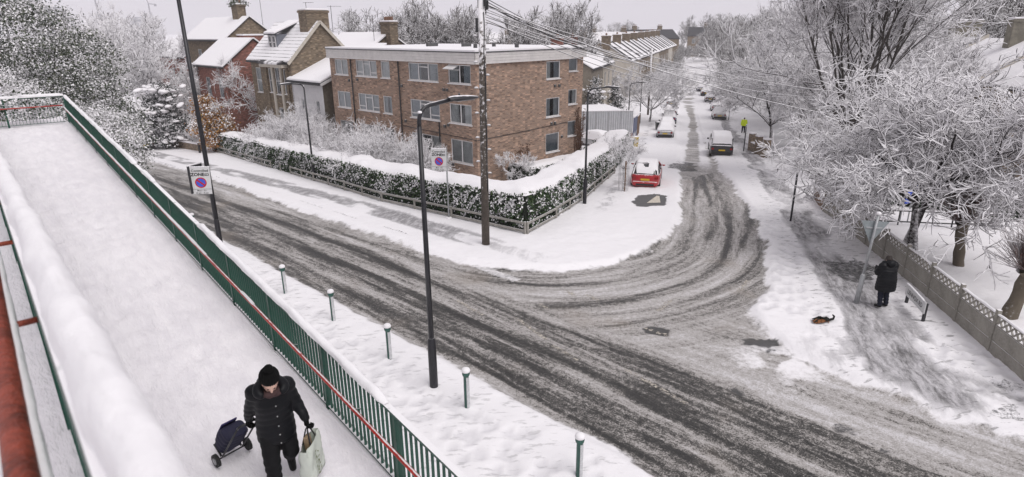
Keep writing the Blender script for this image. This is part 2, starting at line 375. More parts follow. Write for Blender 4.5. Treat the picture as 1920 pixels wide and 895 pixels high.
# --- height: kerb and lying snow stand above the cleared road, ruts and footprints dent it
kerb = .13*sstep(CLEAR, -.05, .3)
snowh = .05*cover + .03*(fbm(XX, YY, 5, .8, 4)-.5)*sstep(CLEAR, 0, .6)*2
rough_h = (fbm(XX, YY, 7, 3.0, 3)-.5)*.045*cover - .03*trod
rs = (fbm(S_*.22, N_*5, 9, 1.0, 4)-.5); rt = (fbm(TS*.22, TT*5, 19, 1.0, 4)-.5)
slush = (rs*(1-turn) + rt*turn)*.05*(1-cover)
foot = np.zeros(XX.shape); rs_ = np.random.RandomState(5)
def steps(p0, p1, n, wob, r=.13):
    for i in range(n):
        t = i/max(1, n-1); x = p0[0]+(p1[0]-p0[0])*t + rs_.randn()*wob; y = p0[1]+(p1[1]-p0[1])*t + rs_.randn()*wob
        j0, j1 = np.searchsorted(GY, y-.5), np.searchsorted(GY, y+.5); i0, i1 = np.searchsorted(GX, x-.5), np.searchsorted(GX, x+.5)
        d = np.hypot((XX[j0:j1, i0:i1]-x)/1.0, (YY[j0:j1, i0:i1]-y)/1.5); foot[j0:j1, i0:i1] = np.maximum(foot[j0:j1, i0:i1], 1-sstep(d, r*.5, r*1.3))
steps((-8, 18.2), (3, 7.9), 60, .35); steps((-3, 13.0), (1.0, 9.2), 26, .3); steps((8.5, 17), (13, 30), 120, .7); steps((10.5, 15.5), (12.4, 13.6), 60, .8)
steps((-10, 20.5), (-3, 13.3), 26, .3); steps((8, 18), (10.5, 22), 40, .6)
steps((-6, 16.2), (2, 8.6), 60, .5, .1); steps((-12, 22.5), (-6.5, 17.2), 40, .3, .11)
foot *= (CLEAR > .15)
ZZ = gz(YY) + np.where(near, kerb + snowh + rough_h + slush - .05*foot*cover - .05*bare, .16)
def ground_z(x, y):
    j, i = np.searchsorted(GY, y), np.searchsorted(GX, x); return float(ZZ[j, i])
def GS(x, y):                                 # a photo point, on the surface of the snow
    p = G(x, y, .12); p.z = ground_z(p.x, p.y); return p
# --- surface material, driven by what lies where
def make_ground_mat():
    m, t, b, L = newmat('snow_slush_asphalt')
    def at(n): a = t.nodes.new('ShaderNodeAttribute'); a.attribute_name = n; return a.outputs['Fac']
    g = t.nodes.new('ShaderNodeNewGeometry'); P = g.outputs['Position']
    def uvn(a, b_): c = t.nodes.new('ShaderNodeCombineXYZ'); L(at(a), c.inputs[0]); L(at(b_), c.inputs[1]); return c.outputs[0]
    def sc(v, x, y): mp = nn(t, 'ShaderNodeMapping'); mp.inputs['Scale'].default_value = (x, y, 1); L(v, mp.inputs[0]); return mp.outputs[0]
    u1, u2 = uvn('rs', 'rn'), uvn('ts', 'tt')
    def streak(u):
        a = noise(t, sc(u, .10, 1.5), 1.0, 3, .55, .5); b1 = noise(t, sc(u, .55, 5.0), 1.0, 4, .6, .7); c1 = noise(t, sc(u, 2.2, 17.0), 1.0, 3, .6)
        return math_(t, 'ADD', math_(t, 'ADD', math_(t, 'MULTIPLY', a, .52), math_(t, 'MULTIPLY', b1, .33)), math_(t, 'MULTIPLY', c1, .15))
    tw = at('turn'); s1, s2 = streak(u1), streak(u2)
    st = math_(t, 'ADD', math_(t, 'MULTIPLY', s1, math_(t, 'SUBTRACT', 1.0, tw)), math_(t, 'MULTIPLY', s2, tw))
    # wheel tracks of the main road, where they run
    wt = at('wheel'); st = math_(t, 'SUBTRACT', st, math_(t, 'MULTIPLY', wt, .135)); st = math_(t, 'ADD', st, math_(t, 'MULTIPLY', tw, .04))
    gr = noise(t, P, 28, 4, .7); gr2 = noise(t, P, 7, 4, .65); big = noise(t, P, .45, 4, .6)
    v = math_(t, 'ADD', st, math_(t, 'MULTIPLY', math_(t, 'SUBTRACT', gr, .5), .42)); v = math_(t, 'ADD', v, math_(t, 'MULTIPLY', math_(t, 'SUBTRACT', gr2, .5), .34))
    cr = t.nodes.new('ShaderNodeValToRGB'); L(v, cr.inputs[0]); e = cr.color_ramp.elements
    e[0].position = .36; e[0].color = (.040, .039, .038, 1); e[1].position = .72; e[1].color = (.68, .665, .68, 1)
    for p_, c_ in ((.425, (.075, .072, .068, 1)), (.47, (.165, .156, .147, 1)), (.51, (.34, .322, .308, 1)), (.60, (.47, .45, .44, 1))): el = e.new(p_); el.color = c_
    slush = cr.outputs[0]
    # trodden grey snow on the pavements
    u3 = uvn('qq', 'pp'); tn = math_(t, 'ADD', math_(t, 'MULTIPLY', noise(t, sc(u3, 1.3, 4.2), 1.0, 5, .68, .4), .75), math_(t, 'MULTIPLY', noise(t, sc(u3, 5.0, 12.0), 1.0, 3, .6), .25)); trc = mixc(t, smooth(t, math_(t, 'ADD', tn, math_(t, 'MULTIPLY', gr, .25)), .45, .78), (.13, .126, .127, 1), (.58, .566, .585, 1))
    snowc = mixc(t, big, tuple(x*.965 for x in SNOW), tuple(min(1, x*1.03) for x in SNOW))
    # flecks: scuffs and drips that show what is under the snow
    mpf = nn(t, 'ShaderNodeMapping'); mpf.inputs['Rotation'].default_value = (0, 0, RAD(-38)); mpf.inputs['Scale'].default_value = (2.4, 8.0, 1); L(P, mpf.inputs[0])
    fn = noise(t, mpf.outputs[0], 1.0, 4, .62); fl = math_(t, 'MULTIPLY', smooth(t, fn, .565, .66), at('fleck'))
    fl2 = math_(t, 'MULTIPLY', at('foot'), .30)
    snowc = mixc(t, math_(t, 'MULTIPLY', fl, .72), snowc, (.24, .235, .235, 1)); snowc = mixc(t, fl2, snowc, (.5, .49, .52, 1))
    cv = math_(t, 'ADD', at('cover'), math_(t, 'MULTIPLY', math_(t, 'SUBTRACT', gr2, .5), .5), clamp=True); cvk = smooth(t, cv, .25, .78)
    trk = smooth(t, math_(t, 'ADD', at('trod'), math_(t, 'MULTIPLY', math_(t, 'SUBTRACT', tn, .5), 1.5)), .2, .8)
    base = mixc(t, trk, snowc, trc); c = mixc(t, cvk, slush, base)
    brk = smooth(t, math_(t, 'ADD', at('bare'), math_(t, 'ADD', math_(t, 'MULTIPLY', math_(t, 'SUBTRACT', gr, .5), .5), math_(t, 'MULTIPLY', math_(t, 'SUBTRACT', gr2, .5), .9))), .38, .7)
    asph = mixc(t, gr, (.035, .036, .038, 1), (.085, .084, .085, 1)); c = mixc(t, math_(t, 'MULTIPLY', brk, .92), c, asph)
    tan = math_(t, 'MULTIPLY', math_(t, 'MULTIPLY', smooth(t, noise(t, P, .33, 3, .5), .56, .72), math_(t, 'SUBTRACT', 1.0, cvk)), .35)
    c = mixc(t, tan, c, (.30, .255, .21, 1))
    L(c, b.inputs['Base Color'])
    rgh = math_(t, 'ADD', math_(t, 'MULTIPLY', smooth(t, v, .36, .6), .42), .36); rgh = math_(t, 'MAXIMUM', rgh, math_(t, 'MULTIPLY', cvk, .82)); L(rgh, b.inputs['Roughness'])
    b.inputs['Specular IOR Level'].default_value = .3
    hs = math_(t, 'ADD', math_(t, 'MULTIPLY', v, .9), math_(t, 'MULTIPLY', gr, .35))
    hn = math_(t, 'ADD', math_(t, 'MULTIPLY', noise(t, P, 2.2, 5, .65), .55), math_(t, 'MULTIPLY', gr, .10)); hn = math_(t, 'SUBTRACT', hn, math_(t, 'MULTIPLY', fl, .3)); hn = math_(t, 'SUBTRACT', hn, math_(t, 'MULTIPLY', at('foot'), .3))
    hh = math_(t, 'ADD', math_(t, 'MULTIPLY', hs, math_(t, 'SUBTRACT', 1.0, cvk)), math_(t, 'MULTIPLY', hn, cvk))
    bp = nn(t, 'ShaderNodeBump', i_Strength=.55, i_Distance=.07); L(hh, bp.inputs['Height']); L(bp.outputs[0], b.inputs['Normal'])
    return m
groundM = make_ground_mat()
wheel = np.zeros(XX.shape)
for n0, wd, k in ((10.05, .22, .8), (10.75, .16, .7), (11.3, .2, 1.0), (12.35, .25, .9), (13.3, .2, .55), (9.45, .1, .5)):
    nj = n0 + .12*np.sin(S_*.21+n0*7) + .06*np.sin(S_*.77+n0*3); wheel = np.maximum(wheel, k*np.exp(-((N_-nj)/wd)**2)*(.55+.45*sstep(fbm(S_*.12, N_*.6, 91, 1.0, 3), .3, .6)))
wheel *= (CLEAR < .2)*near*(1-.7*turn)
for t0, wd, k in ((.55, .13, .6), (1.35, .16, .9), (2.3, .14, .7), (3.1, .2, .9), (4.4, .15, .6), (5.3, .2, .75)):
    tj = t0 + .16*np.sin(TS*.23+t0*5) + .5*(fbm(TS*.15, TT*.2, 121, 1.0, 2)-.5); wheel = np.maximum(wheel, k*np.exp(-((np.abs(TT)-tj)/wd)**2)*sstep(fbm(TS*.16, TT*.8, 127, 1.0, 3), .38, .58)*turn*(CLEAR < .1)*near)
wheel -= .5*sstep(N_, 12.5, 13.3)*(1-turn)*near; wheel -= .55*np.exp(-((N_-11.85)/.22)**2)*near*(1-turn)*.5
def side_is(lo, hi): return (P_ > lo) & (P_ < hi) & (Q_ > -40)
zone = np.zeros(XX.shape, int)                                        # 0 ground, 1 main road, 2 side street, 3.. pavements
road_main = (N_ > 9.2) & (N_ < 14.5) & near
road_side = (P_ > -4.3) & (P_ < 2.8) & (N_ >= 14.5) & near & (YY < 220)
zone[(N_ >= 14.5) & (N_ < 17.6) & (P_ <= -4.3) & near] = 3
zone[(P_ > -6.1) & (P_ <= -4.3) & (N_ >= 14.5) & (YY < 220) & near] = 3
zone[(P_ >= 2.8) & (P_ < 5.2) & (N_ >= 14.5) & (YY < 220) & near] = 4
zone[(N_ >= 14.5) & (N_ < 17.0) & (P_ >= 2.8) & near] = 4
zone[road_side] = 2; zone[road_main] = 1
ny, nx = XX.shape
dzx = np.gradient(ZZ, GX, axis=1); dzy = np.gradient(ZZ, GY, axis=0); NRM = np.stack([-dzx, -dzy, np.ones_like(ZZ)], -1); NRM /= np.linalg.norm(NRM, axis=-1, keepdims=True)
cz = zone[:-1, :-1]; ids = np.arange(ny*nx).reshape(ny, nx)
RNW = N_ + .55*(fbm(S_*.10, N_*.35, 103, 1.0, 3)-.5) + .22*(fbm(S_*.45, N_*.9, 107, 1.0, 3)-.5); TTW = TT + .7*(fbm(TS*.12, TT*.35, 113, 1.0, 3)-.5) + .25*(fbm(TS*.5, TT*.9, 117, 1.0, 3)-.5)
ATT = dict(pp=P_, qq=Q_, rs=S_, rn=RNW, ts=TS, tt=TTW, turn=turn, cover=cover, trod=trod, bare=bare, fleck=fleck, foot=foot, wheel=wheel)
for zi, (nm) in enumerate(('ground', 'road', 'road', 'pavement', 'pavement')):
    m = cz == zi; q = np.stack([ids[:-1, :-1][m], ids[:-1, 1:][m], ids[1:, 1:][m], ids[1:, :-1][m]], -1)
    used, inv = np.unique(q, return_inverse=True); Fq = inv.reshape(q.shape)
    V = np.stack([XX.ravel()[used], YY.ravel()[used], ZZ.ravel()[used]], -1)
    o = np_mesh(nm, V, Fq, groundM, smooth=True, attr={k: a.ravel()[used] for k, a in ATT.items()})
    o.data.normals_split_custom_set_from_vertices(NRM.reshape(-1, 3)[used].astype(np.float32).tolist() if False else [tuple(n) for n in NRM.reshape(-1, 3)[used]])
    tag(o, {0: 'snow covered open ground beyond the pavements', 1: 'slushy grey main road with wet wheel tracks', 2: 'snowy side street curving away from the junction', 3: 'snowy pavement beside the long clipped hedge', 4: 'trodden grey pavement beside the concrete panel fence'}[zi], kind='structure')
# --- worn road paint showing through the slush
def paint_mat():
    m, t, b, L = newmat('worn_road_paint'); g = t.nodes.new('ShaderNodeNewGeometry'); out = t.nodes['Material Output']
    n = noise(t, g.outputs['Position'], 9, 4, .7); b.inputs['Base Color'].default_value = (.50, .46, .40, 1); b.inputs['Roughness'].default_value = .6
    tr = t.nodes.new('ShaderNodeBsdfTransparent'); mx = t.nodes.new('ShaderNodeMixShader'); L(smooth(t, n, .45, .6), mx.inputs[0]); L(tr.outputs[0], mx.inputs[1]); L(b.outputs[0], mx.inputs[2]); L(mx.outputs[0], out.inputs[0]); return m
paintM = paint_mat()
def paint(pix, w, label, group=None):
    a, b = G(*pix[0]), G(*pix[1]); d = (b-a).xy.normalized(); sx = Vector((-d.y, d.x))*w/2; n = max(2, int((b-a).length/.15)); V = []; Fq = []
    for i in range(n+1):
        p = a.lerp(b, i/n)
        for sgn in (-1, 1): x, y = p.x+sx.x*sgn, p.y+sx.y*sgn; V.append((x, y, max(ground_z(x, y), ground_z(x-.08, y), ground_z(x+.08, y), ground_z(x, y+.08)) + .006))
    Fq = np.array([[2*i, 2*i+1, 2*i+3, 2*i+2] for i in range(n)])
    tag(np_mesh('road_marking', V, Fq, paintM), label, 'road marking', group, 'structure')
for k, p in enumerate([((858,564),(905,591)), ((968,596),(1024,637)), ((1035,648),(1085,676)), ((1172,692),(1288,758)), ((1258,562),(1234,584)), ((1383,548),(1405,525)), ((1100,552),(1122,565)), ((1060,545),(1080,556)), ((1012,570),(1030,581))]):
    paint(p, .12 if k < 4 else .16, 'worn line of paint showing through the slush of the junction', 'worn road markings')
paint(((1210,613),(1227,619)), .12, 'worn line of paint showing through the slush of the junction', 'worn road markings'); paint(((1231,621),(1252,628)), .12, 'worn line of paint showing through the slush of the junction', 'worn road markings')
paint(((1325,337),(1332,358)), .1, 'worn line of paint showing through the slush of the junction', 'worn road markings')
tri = [G(1212, 386), G(1238, 385), G(1236, 373), G(1231, 372)]
tag(np_mesh('road_marking', [(p.x, p.y, ground_z(p.x, p.y)+.02) for p in tri], np.array([[0, 1, 2, 3]]), pmat('hump_paint', (.6, .55, .47), bump=0)), 'pale triangle painted on the bare patch in front of the red car', 'road marking', None, 'structure')
# ================================================================ the footbridge ramp we stand on: two flights side by side
RA = Vector((-.657, .754, 0)); RE = Vector((.754, .657, 0))            # along the ramp, and across it to the right
def rz_lo(a): return 3.43 + .0749*(a - 7.55)
def rz_up(a): return 6.75 - .0545*a
def RP(a, e, z): v = RA*a + RE*e; return Vector((v.x, v.y, z))
greenM = pmat('green_rail_paint', (.012, .075, .05), .45, .25, 5, .12, snow=(.82, .12, .35))
redM = pmat('red_handrail_paint', (.40, .022, .012), .4, .3, 9, .2, snow=(.93, .06, .22))
redM2 = pmat('weathered_red_paint', (.235, .042, .022), .6, .55, 7, .5)
concM = pmat('ramp_concrete', (.30, .29, .28), .9, .25, 2, .3)
A0, A1 = 1.6, 29.8
ramp = thing('footbridge_ramp', RP(16, 1.4, 0), 'snow covered concrete footbridge ramp with two flights rising beside the road', 'ramp')
MB().obox(RP(A0, .08, rz_lo(A0)-.3), RA*(A1-A0)+Vector((0,0,rz_lo(A1)-rz_lo(A0))), RE*2.95, (0,0,.28)).build('deck', concM, ramp)
MB().obox(RP(-1.5, -2.6, rz_up(-1.5)-.3), RA*(A1+1.5)+Vector((0,0,rz_up(A1)-rz_up(-1.5))), RE*2.62, (0,0,.28)).build('upper_deck', concM, ramp)
MB().obox(RP(A1, -2.6, rz_lo(A1)-.32), RA*2.6, RE*5.63, (0,0,.28)).build('landing', concM, ramp)
for a in (4.5, 12, 19.5, 27.5):
    for e, top in ((1.45, rz_lo(a)-.25), (-1.3, rz_up(a)-.25)): MB().tube([RP(a, e, -.6), RP(a, e, top)], .24, 14).build('pier', concM, ramp, smooth=True, auto=40)
MB().obox(RP(A0, 2.86, rz_lo(A0)-.02), RA*(A1-A0)+Vector((0,0,rz_lo(A1)-rz_lo(A0))), RE*.1, (0,0,.09)).build('kerb', pmat('kerb_edge', (.10, .10, .10), .9, .3, 3, .2, snow=(.5, .2, .3)), ramp)
# trodden snow on both floors, a sheet of real relief
def floor_snow(a0, a1, e0, e1, zf, name, seed, step=.07):
    na, ne = int((a1-a0)/step)+1, int((e1-e0)/step)+1; a = np.linspace(a0, a1, na); e = np.linspace(e0, e1, ne); AA, EE = np.meshgrid(a, e, indexing='ij')
    h = .05 + (fbm(AA, EE, seed, 1.2, 4)-.5)*.05 + (fbm(AA*.45, EE*2.2, seed+9, 2.4, 4)-.5)*.05
    rsf = np.random.RandomState(seed)
    for q in range(int((a1-a0)*16)):
        ac, ec_ = rsf.uniform(a0, a1), np.clip(rsf.normal((e0+e1)/2, .6), e0+.2, e1-.2); i0, i1 = np.searchsorted(a, ac-.3), np.searchsorted(a, ac+.3); h[i0:i1] -= .028*np.exp(-(((AA[i0:i1]-ac)/.15)**2+((EE[i0:i1]-ec_)/.065)**2))
    for ec_ in (1.05, 1.45): h -= .012*np.exp(-((EE-ec_-.12*np.sin(AA*.6))/.035)**2)
    for ec in (e0, e1): h = h + .07*np.exp(-((EE-ec)/.16)**2)
    V = np.stack([RA.x*AA+RE.x*EE, RA.y*AA+RE.y*EE, zf(AA)+h], -1).reshape(-1, 3); i = np.arange(na*ne).reshape(na, ne)
    return np_mesh(name, V, np.stack([i[:-1, :-1], i[:-1, 1:], i[1:, 1:], i[1:, :-1]], -1).reshape(-1, 4), rampSnow, ramp, smooth=True)
def ramp_snow_mat():
    m, t, b, L = newmat('trodden_ramp_snow'); g = t.nodes.new('ShaderNodeNewGeometry'); mp = nn(t, 'ShaderNodeMapping'); mp.inputs['Rotation'].default_value = (0, 0, RAD(48)); L(g.outputs['Position'], mp.inputs[0])
    def sc(x, y): q = nn(t, 'ShaderNodeMapping'); q.inputs['Scale'].default_value = (x, y, 1); L(mp.outputs[0], q.inputs[0]); return q.outputs[0]
    n1 = noise(t, sc(1.6, 5.0), 1.0, 5, .62, .3); n2 = noise(t, sc(6, 22), 1.0, 3, .6); n3 = noise(t, sc(.3, .7), 1.0, 3)
    c = mixc(t, smooth(t, math_(t, 'ADD', math_(t, 'MULTIPLY', n1, .7), math_(t, 'MULTIPLY', n3, .3)), .32, .68), (.79, .765, .80, 1), (.90, .875, .90, 1)); L(c, b.inputs['Base Color']); b.inputs['Roughness'].default_value = .75
    b.inputs['Specular IOR Level'].default_value = .3
    bp = nn(t, 'ShaderNodeBump', i_Strength=.8, i_Distance=.09); L(math_(t, 'ADD', math_(t, 'MULTIPLY', n1, .6), math_(t, 'MULTIPLY', n2, .3)), bp.inputs['Height']); L(bp.outputs[0], b.inputs['Normal']); return m
rampSnow = ramp_snow_mat()
floor_snow(A0, A1+2.5, .10, 2.84, lambda a: rz_lo(np.minimum(a, A1)), 'floor_snow', 101)
floor_snow(-1.4, A1, -2.5, .03, rz_up, 'floor_snow', 102, .09)
# --- right hand railing: posts, flat pickets set edge-on, top rail, red handrail on brackets
RH = 1.1; E_R = 2.9
rail = thing('ramp_railing', RP(16, E_R, 4.2), 'green picket railing with red handrail along the outer edge of the ramp', 'railing')
up = Vector((0, 0, 1)); sl = RA + up*.0749
def railing(root, a0, a1, e, zf, step=.105, hand=True, side=-1, start=0):
    sl_ = (RP(a1, e, zf(a1)) - RP(a0, e, zf(a0)))
    MB().bar(RP(a0, e, zf(a0)+RH), RP(a1, e, zf(a1)+RH), .075, .035).build('top_rail', greenM, root)
    MB().bar(RP(a0, e, zf(a0)+.12), RP(a1, e, zf(a1)+.12), .05, .02).build('bottom_rail', greenM, root)
    pk = None; po = None; n = int((a1-a0)/step)
    for i in range(n+1):
        a = a0 + (a1-a0)*i/n
        if i % 18 == 0:
            if po is None:
                po = MB().obox(-RA*.03-RE*.03, RA*.06, RE*.06, up*(RH+.06)).build('post', greenM, root, world=False); o = po; 
            else: o = po.copy(); COL.objects.link(o); o.parent = root
        else:
            if pk is None: pk = MB().obox(-RA*.006-RE*.016+up*.13, RA*.012, RE*.032, up*(RH-.15)).build('picket', greenM, root, world=False); o = pk
            else: o = pk.copy(); COL.objects.link(o); o.parent = root
        o.location = RP(a, e, zf(a) - (.06 if i % 18 == 0 else 0)) - wloc(root)
    if hand:
        h = [RP(a, e+side*.11, zf(a)+.70) for a in np.linspace(a0, a1, 24)]
        hd = MB().tube(h, .026, 8).build('handrail', redM, root, smooth=True)
        for a in np.arange(a0+.9, a1, 1.89): MB().tube([RP(a, e, zf(a)+.64), RP(a, e+side*.10, zf(a)+.68)], .010, 6).build('bracket', greenM, hd)
railing(rail, A0, A1, E_R, rz_lo)
# broken ridge of snow left on the top rail, more of it towards the far end
def rail_snow(root, f, a0, a1, w, hgt, seed, gaps, name='snow_ridge', n=None):
    n = n or int(abs(a1-a0)/.06); R_ = np.random.RandomState(seed); a = np.linspace(a0, a1, n); V = []; Fq = []; m = 9
    h = hgt*(.55+.9*fbm(a, a*0, seed, 1.7, 4)); keep = fbm(a, a*0+3, seed+3, .45, 3) > gaps(a)
    h = h*np.convolve(keep, np.ones(5)/5, 'same'); ok = h > .012
    for i in range(n):
        c, sd_, u = f(a[i])
        for k in range(m):
            t = math.pi*k/(m-1); ww = w*(.8+.5*vnoise(np.array([a[i]*3.1]), np.array([k*.7]), seed+7, 1.0)[0])
            gr_ = (fbm(np.array([a[i]*9.0]), np.array([k*1.1]), seed+17, 1.0, 4)[0]-.5)*.38; V.append(tuple(c + sd_*math.cos(t)*ww*min(1, .35+h[i]/hgt)*(1+gr_) + u*(max(h[i], 0)*math.sin(t)**.7*(1+gr_))))
    for i in range(n-1):
        if ok[i] and ok[i+1]: Fq += [(i*m+k, i*m+k+1, (i+1)*m+k+1, (i+1)*m+k) for k in range(m-1)]
    return np_mesh(name, V, np.array(Fq), snowM, root, smooth=True)
rail_snow(rail, lambda a: (RP(a, E_R, rz_lo(a)+RH+.018), RE, up), A0, A1, .055, .07, 11, lambda a: np.interp(a, [2, 7, 12, 17, 24], [.62, .6, .55, .45, .1]))
rail_snow(rail, lambda a: (RP(a, E_R-.11, rz_lo(a)+.724), RE, up), A0, A1, .022, .03, 12, lambda a: np.interp(a, [2, 9, 16, 22, 30], [.8, .66, .5, .35, .2]))
# --- railing across the far landing
rail2 = thing('landing_railing', RP(A1+2.4, 1, 5.1), 'green picket railing with red handrail across the far landing of the ramp', 'railing')
def RPx(a, e, z): return RP(A1+.35, 2.9 - a*1.0, z)
e_dir = -RE
z2 = rz_lo(A1)
L2 = 5.2
MB().bar(RPx(0, 0, z2+RH), RPx(L2, 0, z2+RH), .075, .035).build('top_rail', greenM, rail2)
MB().bar(RPx(0, 0, z2+.12), RPx(L2, 0, z2+.12), .05, .02).build('bottom_rail', greenM, rail2)
pk = MB().obox(-RA*.022-RE*.005+up*.13, RA*.044, RE*.01, up*(RH-.15)).build('picket', greenM, rail2, world=False)
for i in range(48):
    o = pk if i == 0 else pk.copy()
    if i: COL.objects.link(o); o.parent = rail2
    o.location = RPx(.06+i*.107, 0, z2) - wloc(rail2)
for q in (0, 1.9, 3.8): MB().obox(RPx(q, 0, z2-.05)-RA*.03-RE*.03, RA*.06, RE*.06, up*(RH+.1)).build('post', greenM, rail2)
MB().tube([RPx(q, 0, z2+.76)-RA*.11 for q in np.linspace(.1, L2, 6)], .026, 8).build('handrail', redM, rail2, smooth=True)
rail_snow(rail2, lambda a: (RPx(a, 0, z2+RH+.018), RA, up), 0, L2, .06, .09, 14, lambda a: a*0)
# --- parapet between the flights right below us, deep snow on its top rail, red handrail close to the lens
par = thing('ramp_parapet', RP(10, 0, 5.2), 'near green parapet between the two ramp flights with thick snow on top', 'railing')
def zp(a): return rz_up(a) + 1.10
MB().bar(RP(-1.2, .07, zp(-1.2)), RP(A1, .07, zp(A1)), .10, .05).build('top_rail', greenM, par)
MB().bar(RP(-1.2, .05, rz_up(-1.2)+.12), RP(A1, .05, rz_up(A1)+.12), .05, .03).build('bottom_rail', greenM, par)
pk = MB().obox(-RA*.005-RE*.022+up*.13, RA*.01, RE*.044, up*.98).build('picket', greenM, par, world=False); first = True
for i in range(int((A1+1.2)/.105)):
    o = pk if i == 0 else pk.copy()
    if i: COL.objects.link(o); o.parent = par
    o.location = RP(-1.2+i*.105, .05, rz_up(-1.2+i*.105)) - wloc(par)
for a in np.arange(-.5, A1, 1.9): MB().obox(RP(a, .05, min(rz_up(a), rz_lo(a))-.05)-RA*.03-RE*.03, RA*.06, RE*.06, up*(zp(a)-min(rz_up(a), rz_lo(a))+.02)).build('post', greenM, par)
rail_snow(par, lambda a: (RP(a, .082, zp(a)+.02), RE, up), -1.2, A1, .047, .095, 21, lambda a: a*0-1, n=900)
MB().obox(RP(-1.2, .02, zp(-1.2)-.16), RP(A1, .02, zp(A1)-.16)-RP(-1.2, .02, zp(-1.2)-.16), RE*.012, (0, 0, .13)).build('fascia_strip', greenM, par)
hr = thing('parapet_handrail', RP(6, -.1, 7.3), 'weathered red handrail close to the lens at the left edge', 'handrail')
rail_snow(hr, lambda a: (RP(a, -.05, rz_up(a)+.93), RE, up), .2, A1, .015, .022, 25, lambda a: a*0+.25, n=900)
MB().tube([RP(a, -.085, rz_up(a)+.95) for a in np.linspace(-.6, A1, 40)], .031, 16).build('rail_tube', redM2, hr, smooth=True)
for a in np.arange(1.15, A1, 1.45): MB().tube([RP(a, -.085, rz_up(a)+.93), RP(a, .03, rz_up(a)+.93)], .012, 8).build('bracket', redM2, hr, smooth=True)
# ================================================================ the brick flats on the corner
DL = Vector((-.717, .697, 0)); DR = Vector((.697, .717, 0)); FC = Vector((-2.0, 36.0, 0))
flatBrick = brick_mat('mottled_brown_brick', (.37, .232, .16), (.255, .163, .118), (.35, .315, .28), .45)
whiteM = pmat('white_window_frame', (.72, .71, .71), .4, .06, 4, .05)
fasciaM = pmat('white_fascia_boards', (.64, .615, .60), .55, .12, 2, .1)
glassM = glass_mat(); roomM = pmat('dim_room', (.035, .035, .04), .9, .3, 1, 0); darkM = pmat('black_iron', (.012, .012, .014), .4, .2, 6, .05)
def curtain_mat(name, col): return pmat(name, col, .9, .2, 3, 0)
curtainMs = [curtain_mat('grey_net_curtain', (.46, .47, .48)), curtain_mat('pale_curtain', (.66, .65, .63)), curtain_mat('blue_grey_blind', (.34, .37, .40))]
RNG = random.Random(3)
def outw(o, d):
    n = Vector((d.y, -d.x, 0)).normalized(); return n if n.dot(Vector((o.x, o.y, 0))) < 0 else -n
def facade(o, d, length, z0, z1, wins, name, mat, parent, reveal=.11):
    """brick wall with real openings; wins = (l0, l1, z0, z1)"""
    n = outw(o, d); xs = sorted({0.0, length, *[w[0] for w in wins], *[w[1] for w in wins]}); zs = sorted({z0, z1, *[w[2] for w in wins], *[w[3] for w in wins]})
    m = MB(); pt = lambda l, z, dep=0: Vector((o.x, o.y, 0)) + d*l - n*dep + Vector((0, 0, z))
    for a, b in zip(xs[:-1], xs[1:]):
        for c, e in zip(zs[:-1], zs[1:]):
            cx, cz_ = (a+b)/2, (c+e)/2
            if any(w[0] < cx < w[1] and w[2] < cz_ < w[3] for w in wins): continue
            m.quad(pt(a, c), pt(b, c), pt(b, e), pt(a, e))
    for a, b, c, e in [w[:4] for w in wins]:
        m.quad(pt(a, c), pt(a, e), pt(a, e, reveal), pt(a, c, reveal)); m.quad(pt(b, c), pt(b, c, reveal), pt(b, e, reveal), pt(b, e))
        m.quad(pt(a, e), pt(b, e), pt(b, e, reveal), pt(a, e, reveal)); m.quad(pt(a, c), pt(a, c, reveal), pt(b, c, reveal), pt(b, c))
    # flip so faces look outwards
    m.f = [tuple(reversed(f)) if (Vector(m.v[f[1]])-Vector(m.v[f[0]])).cross(Vector(m.v[f[2]])-Vector(m.v[f[0]])).dot(n) < -1e-6 else f for f in m.f]
    return m.build(name, mat, parent, uv=True)
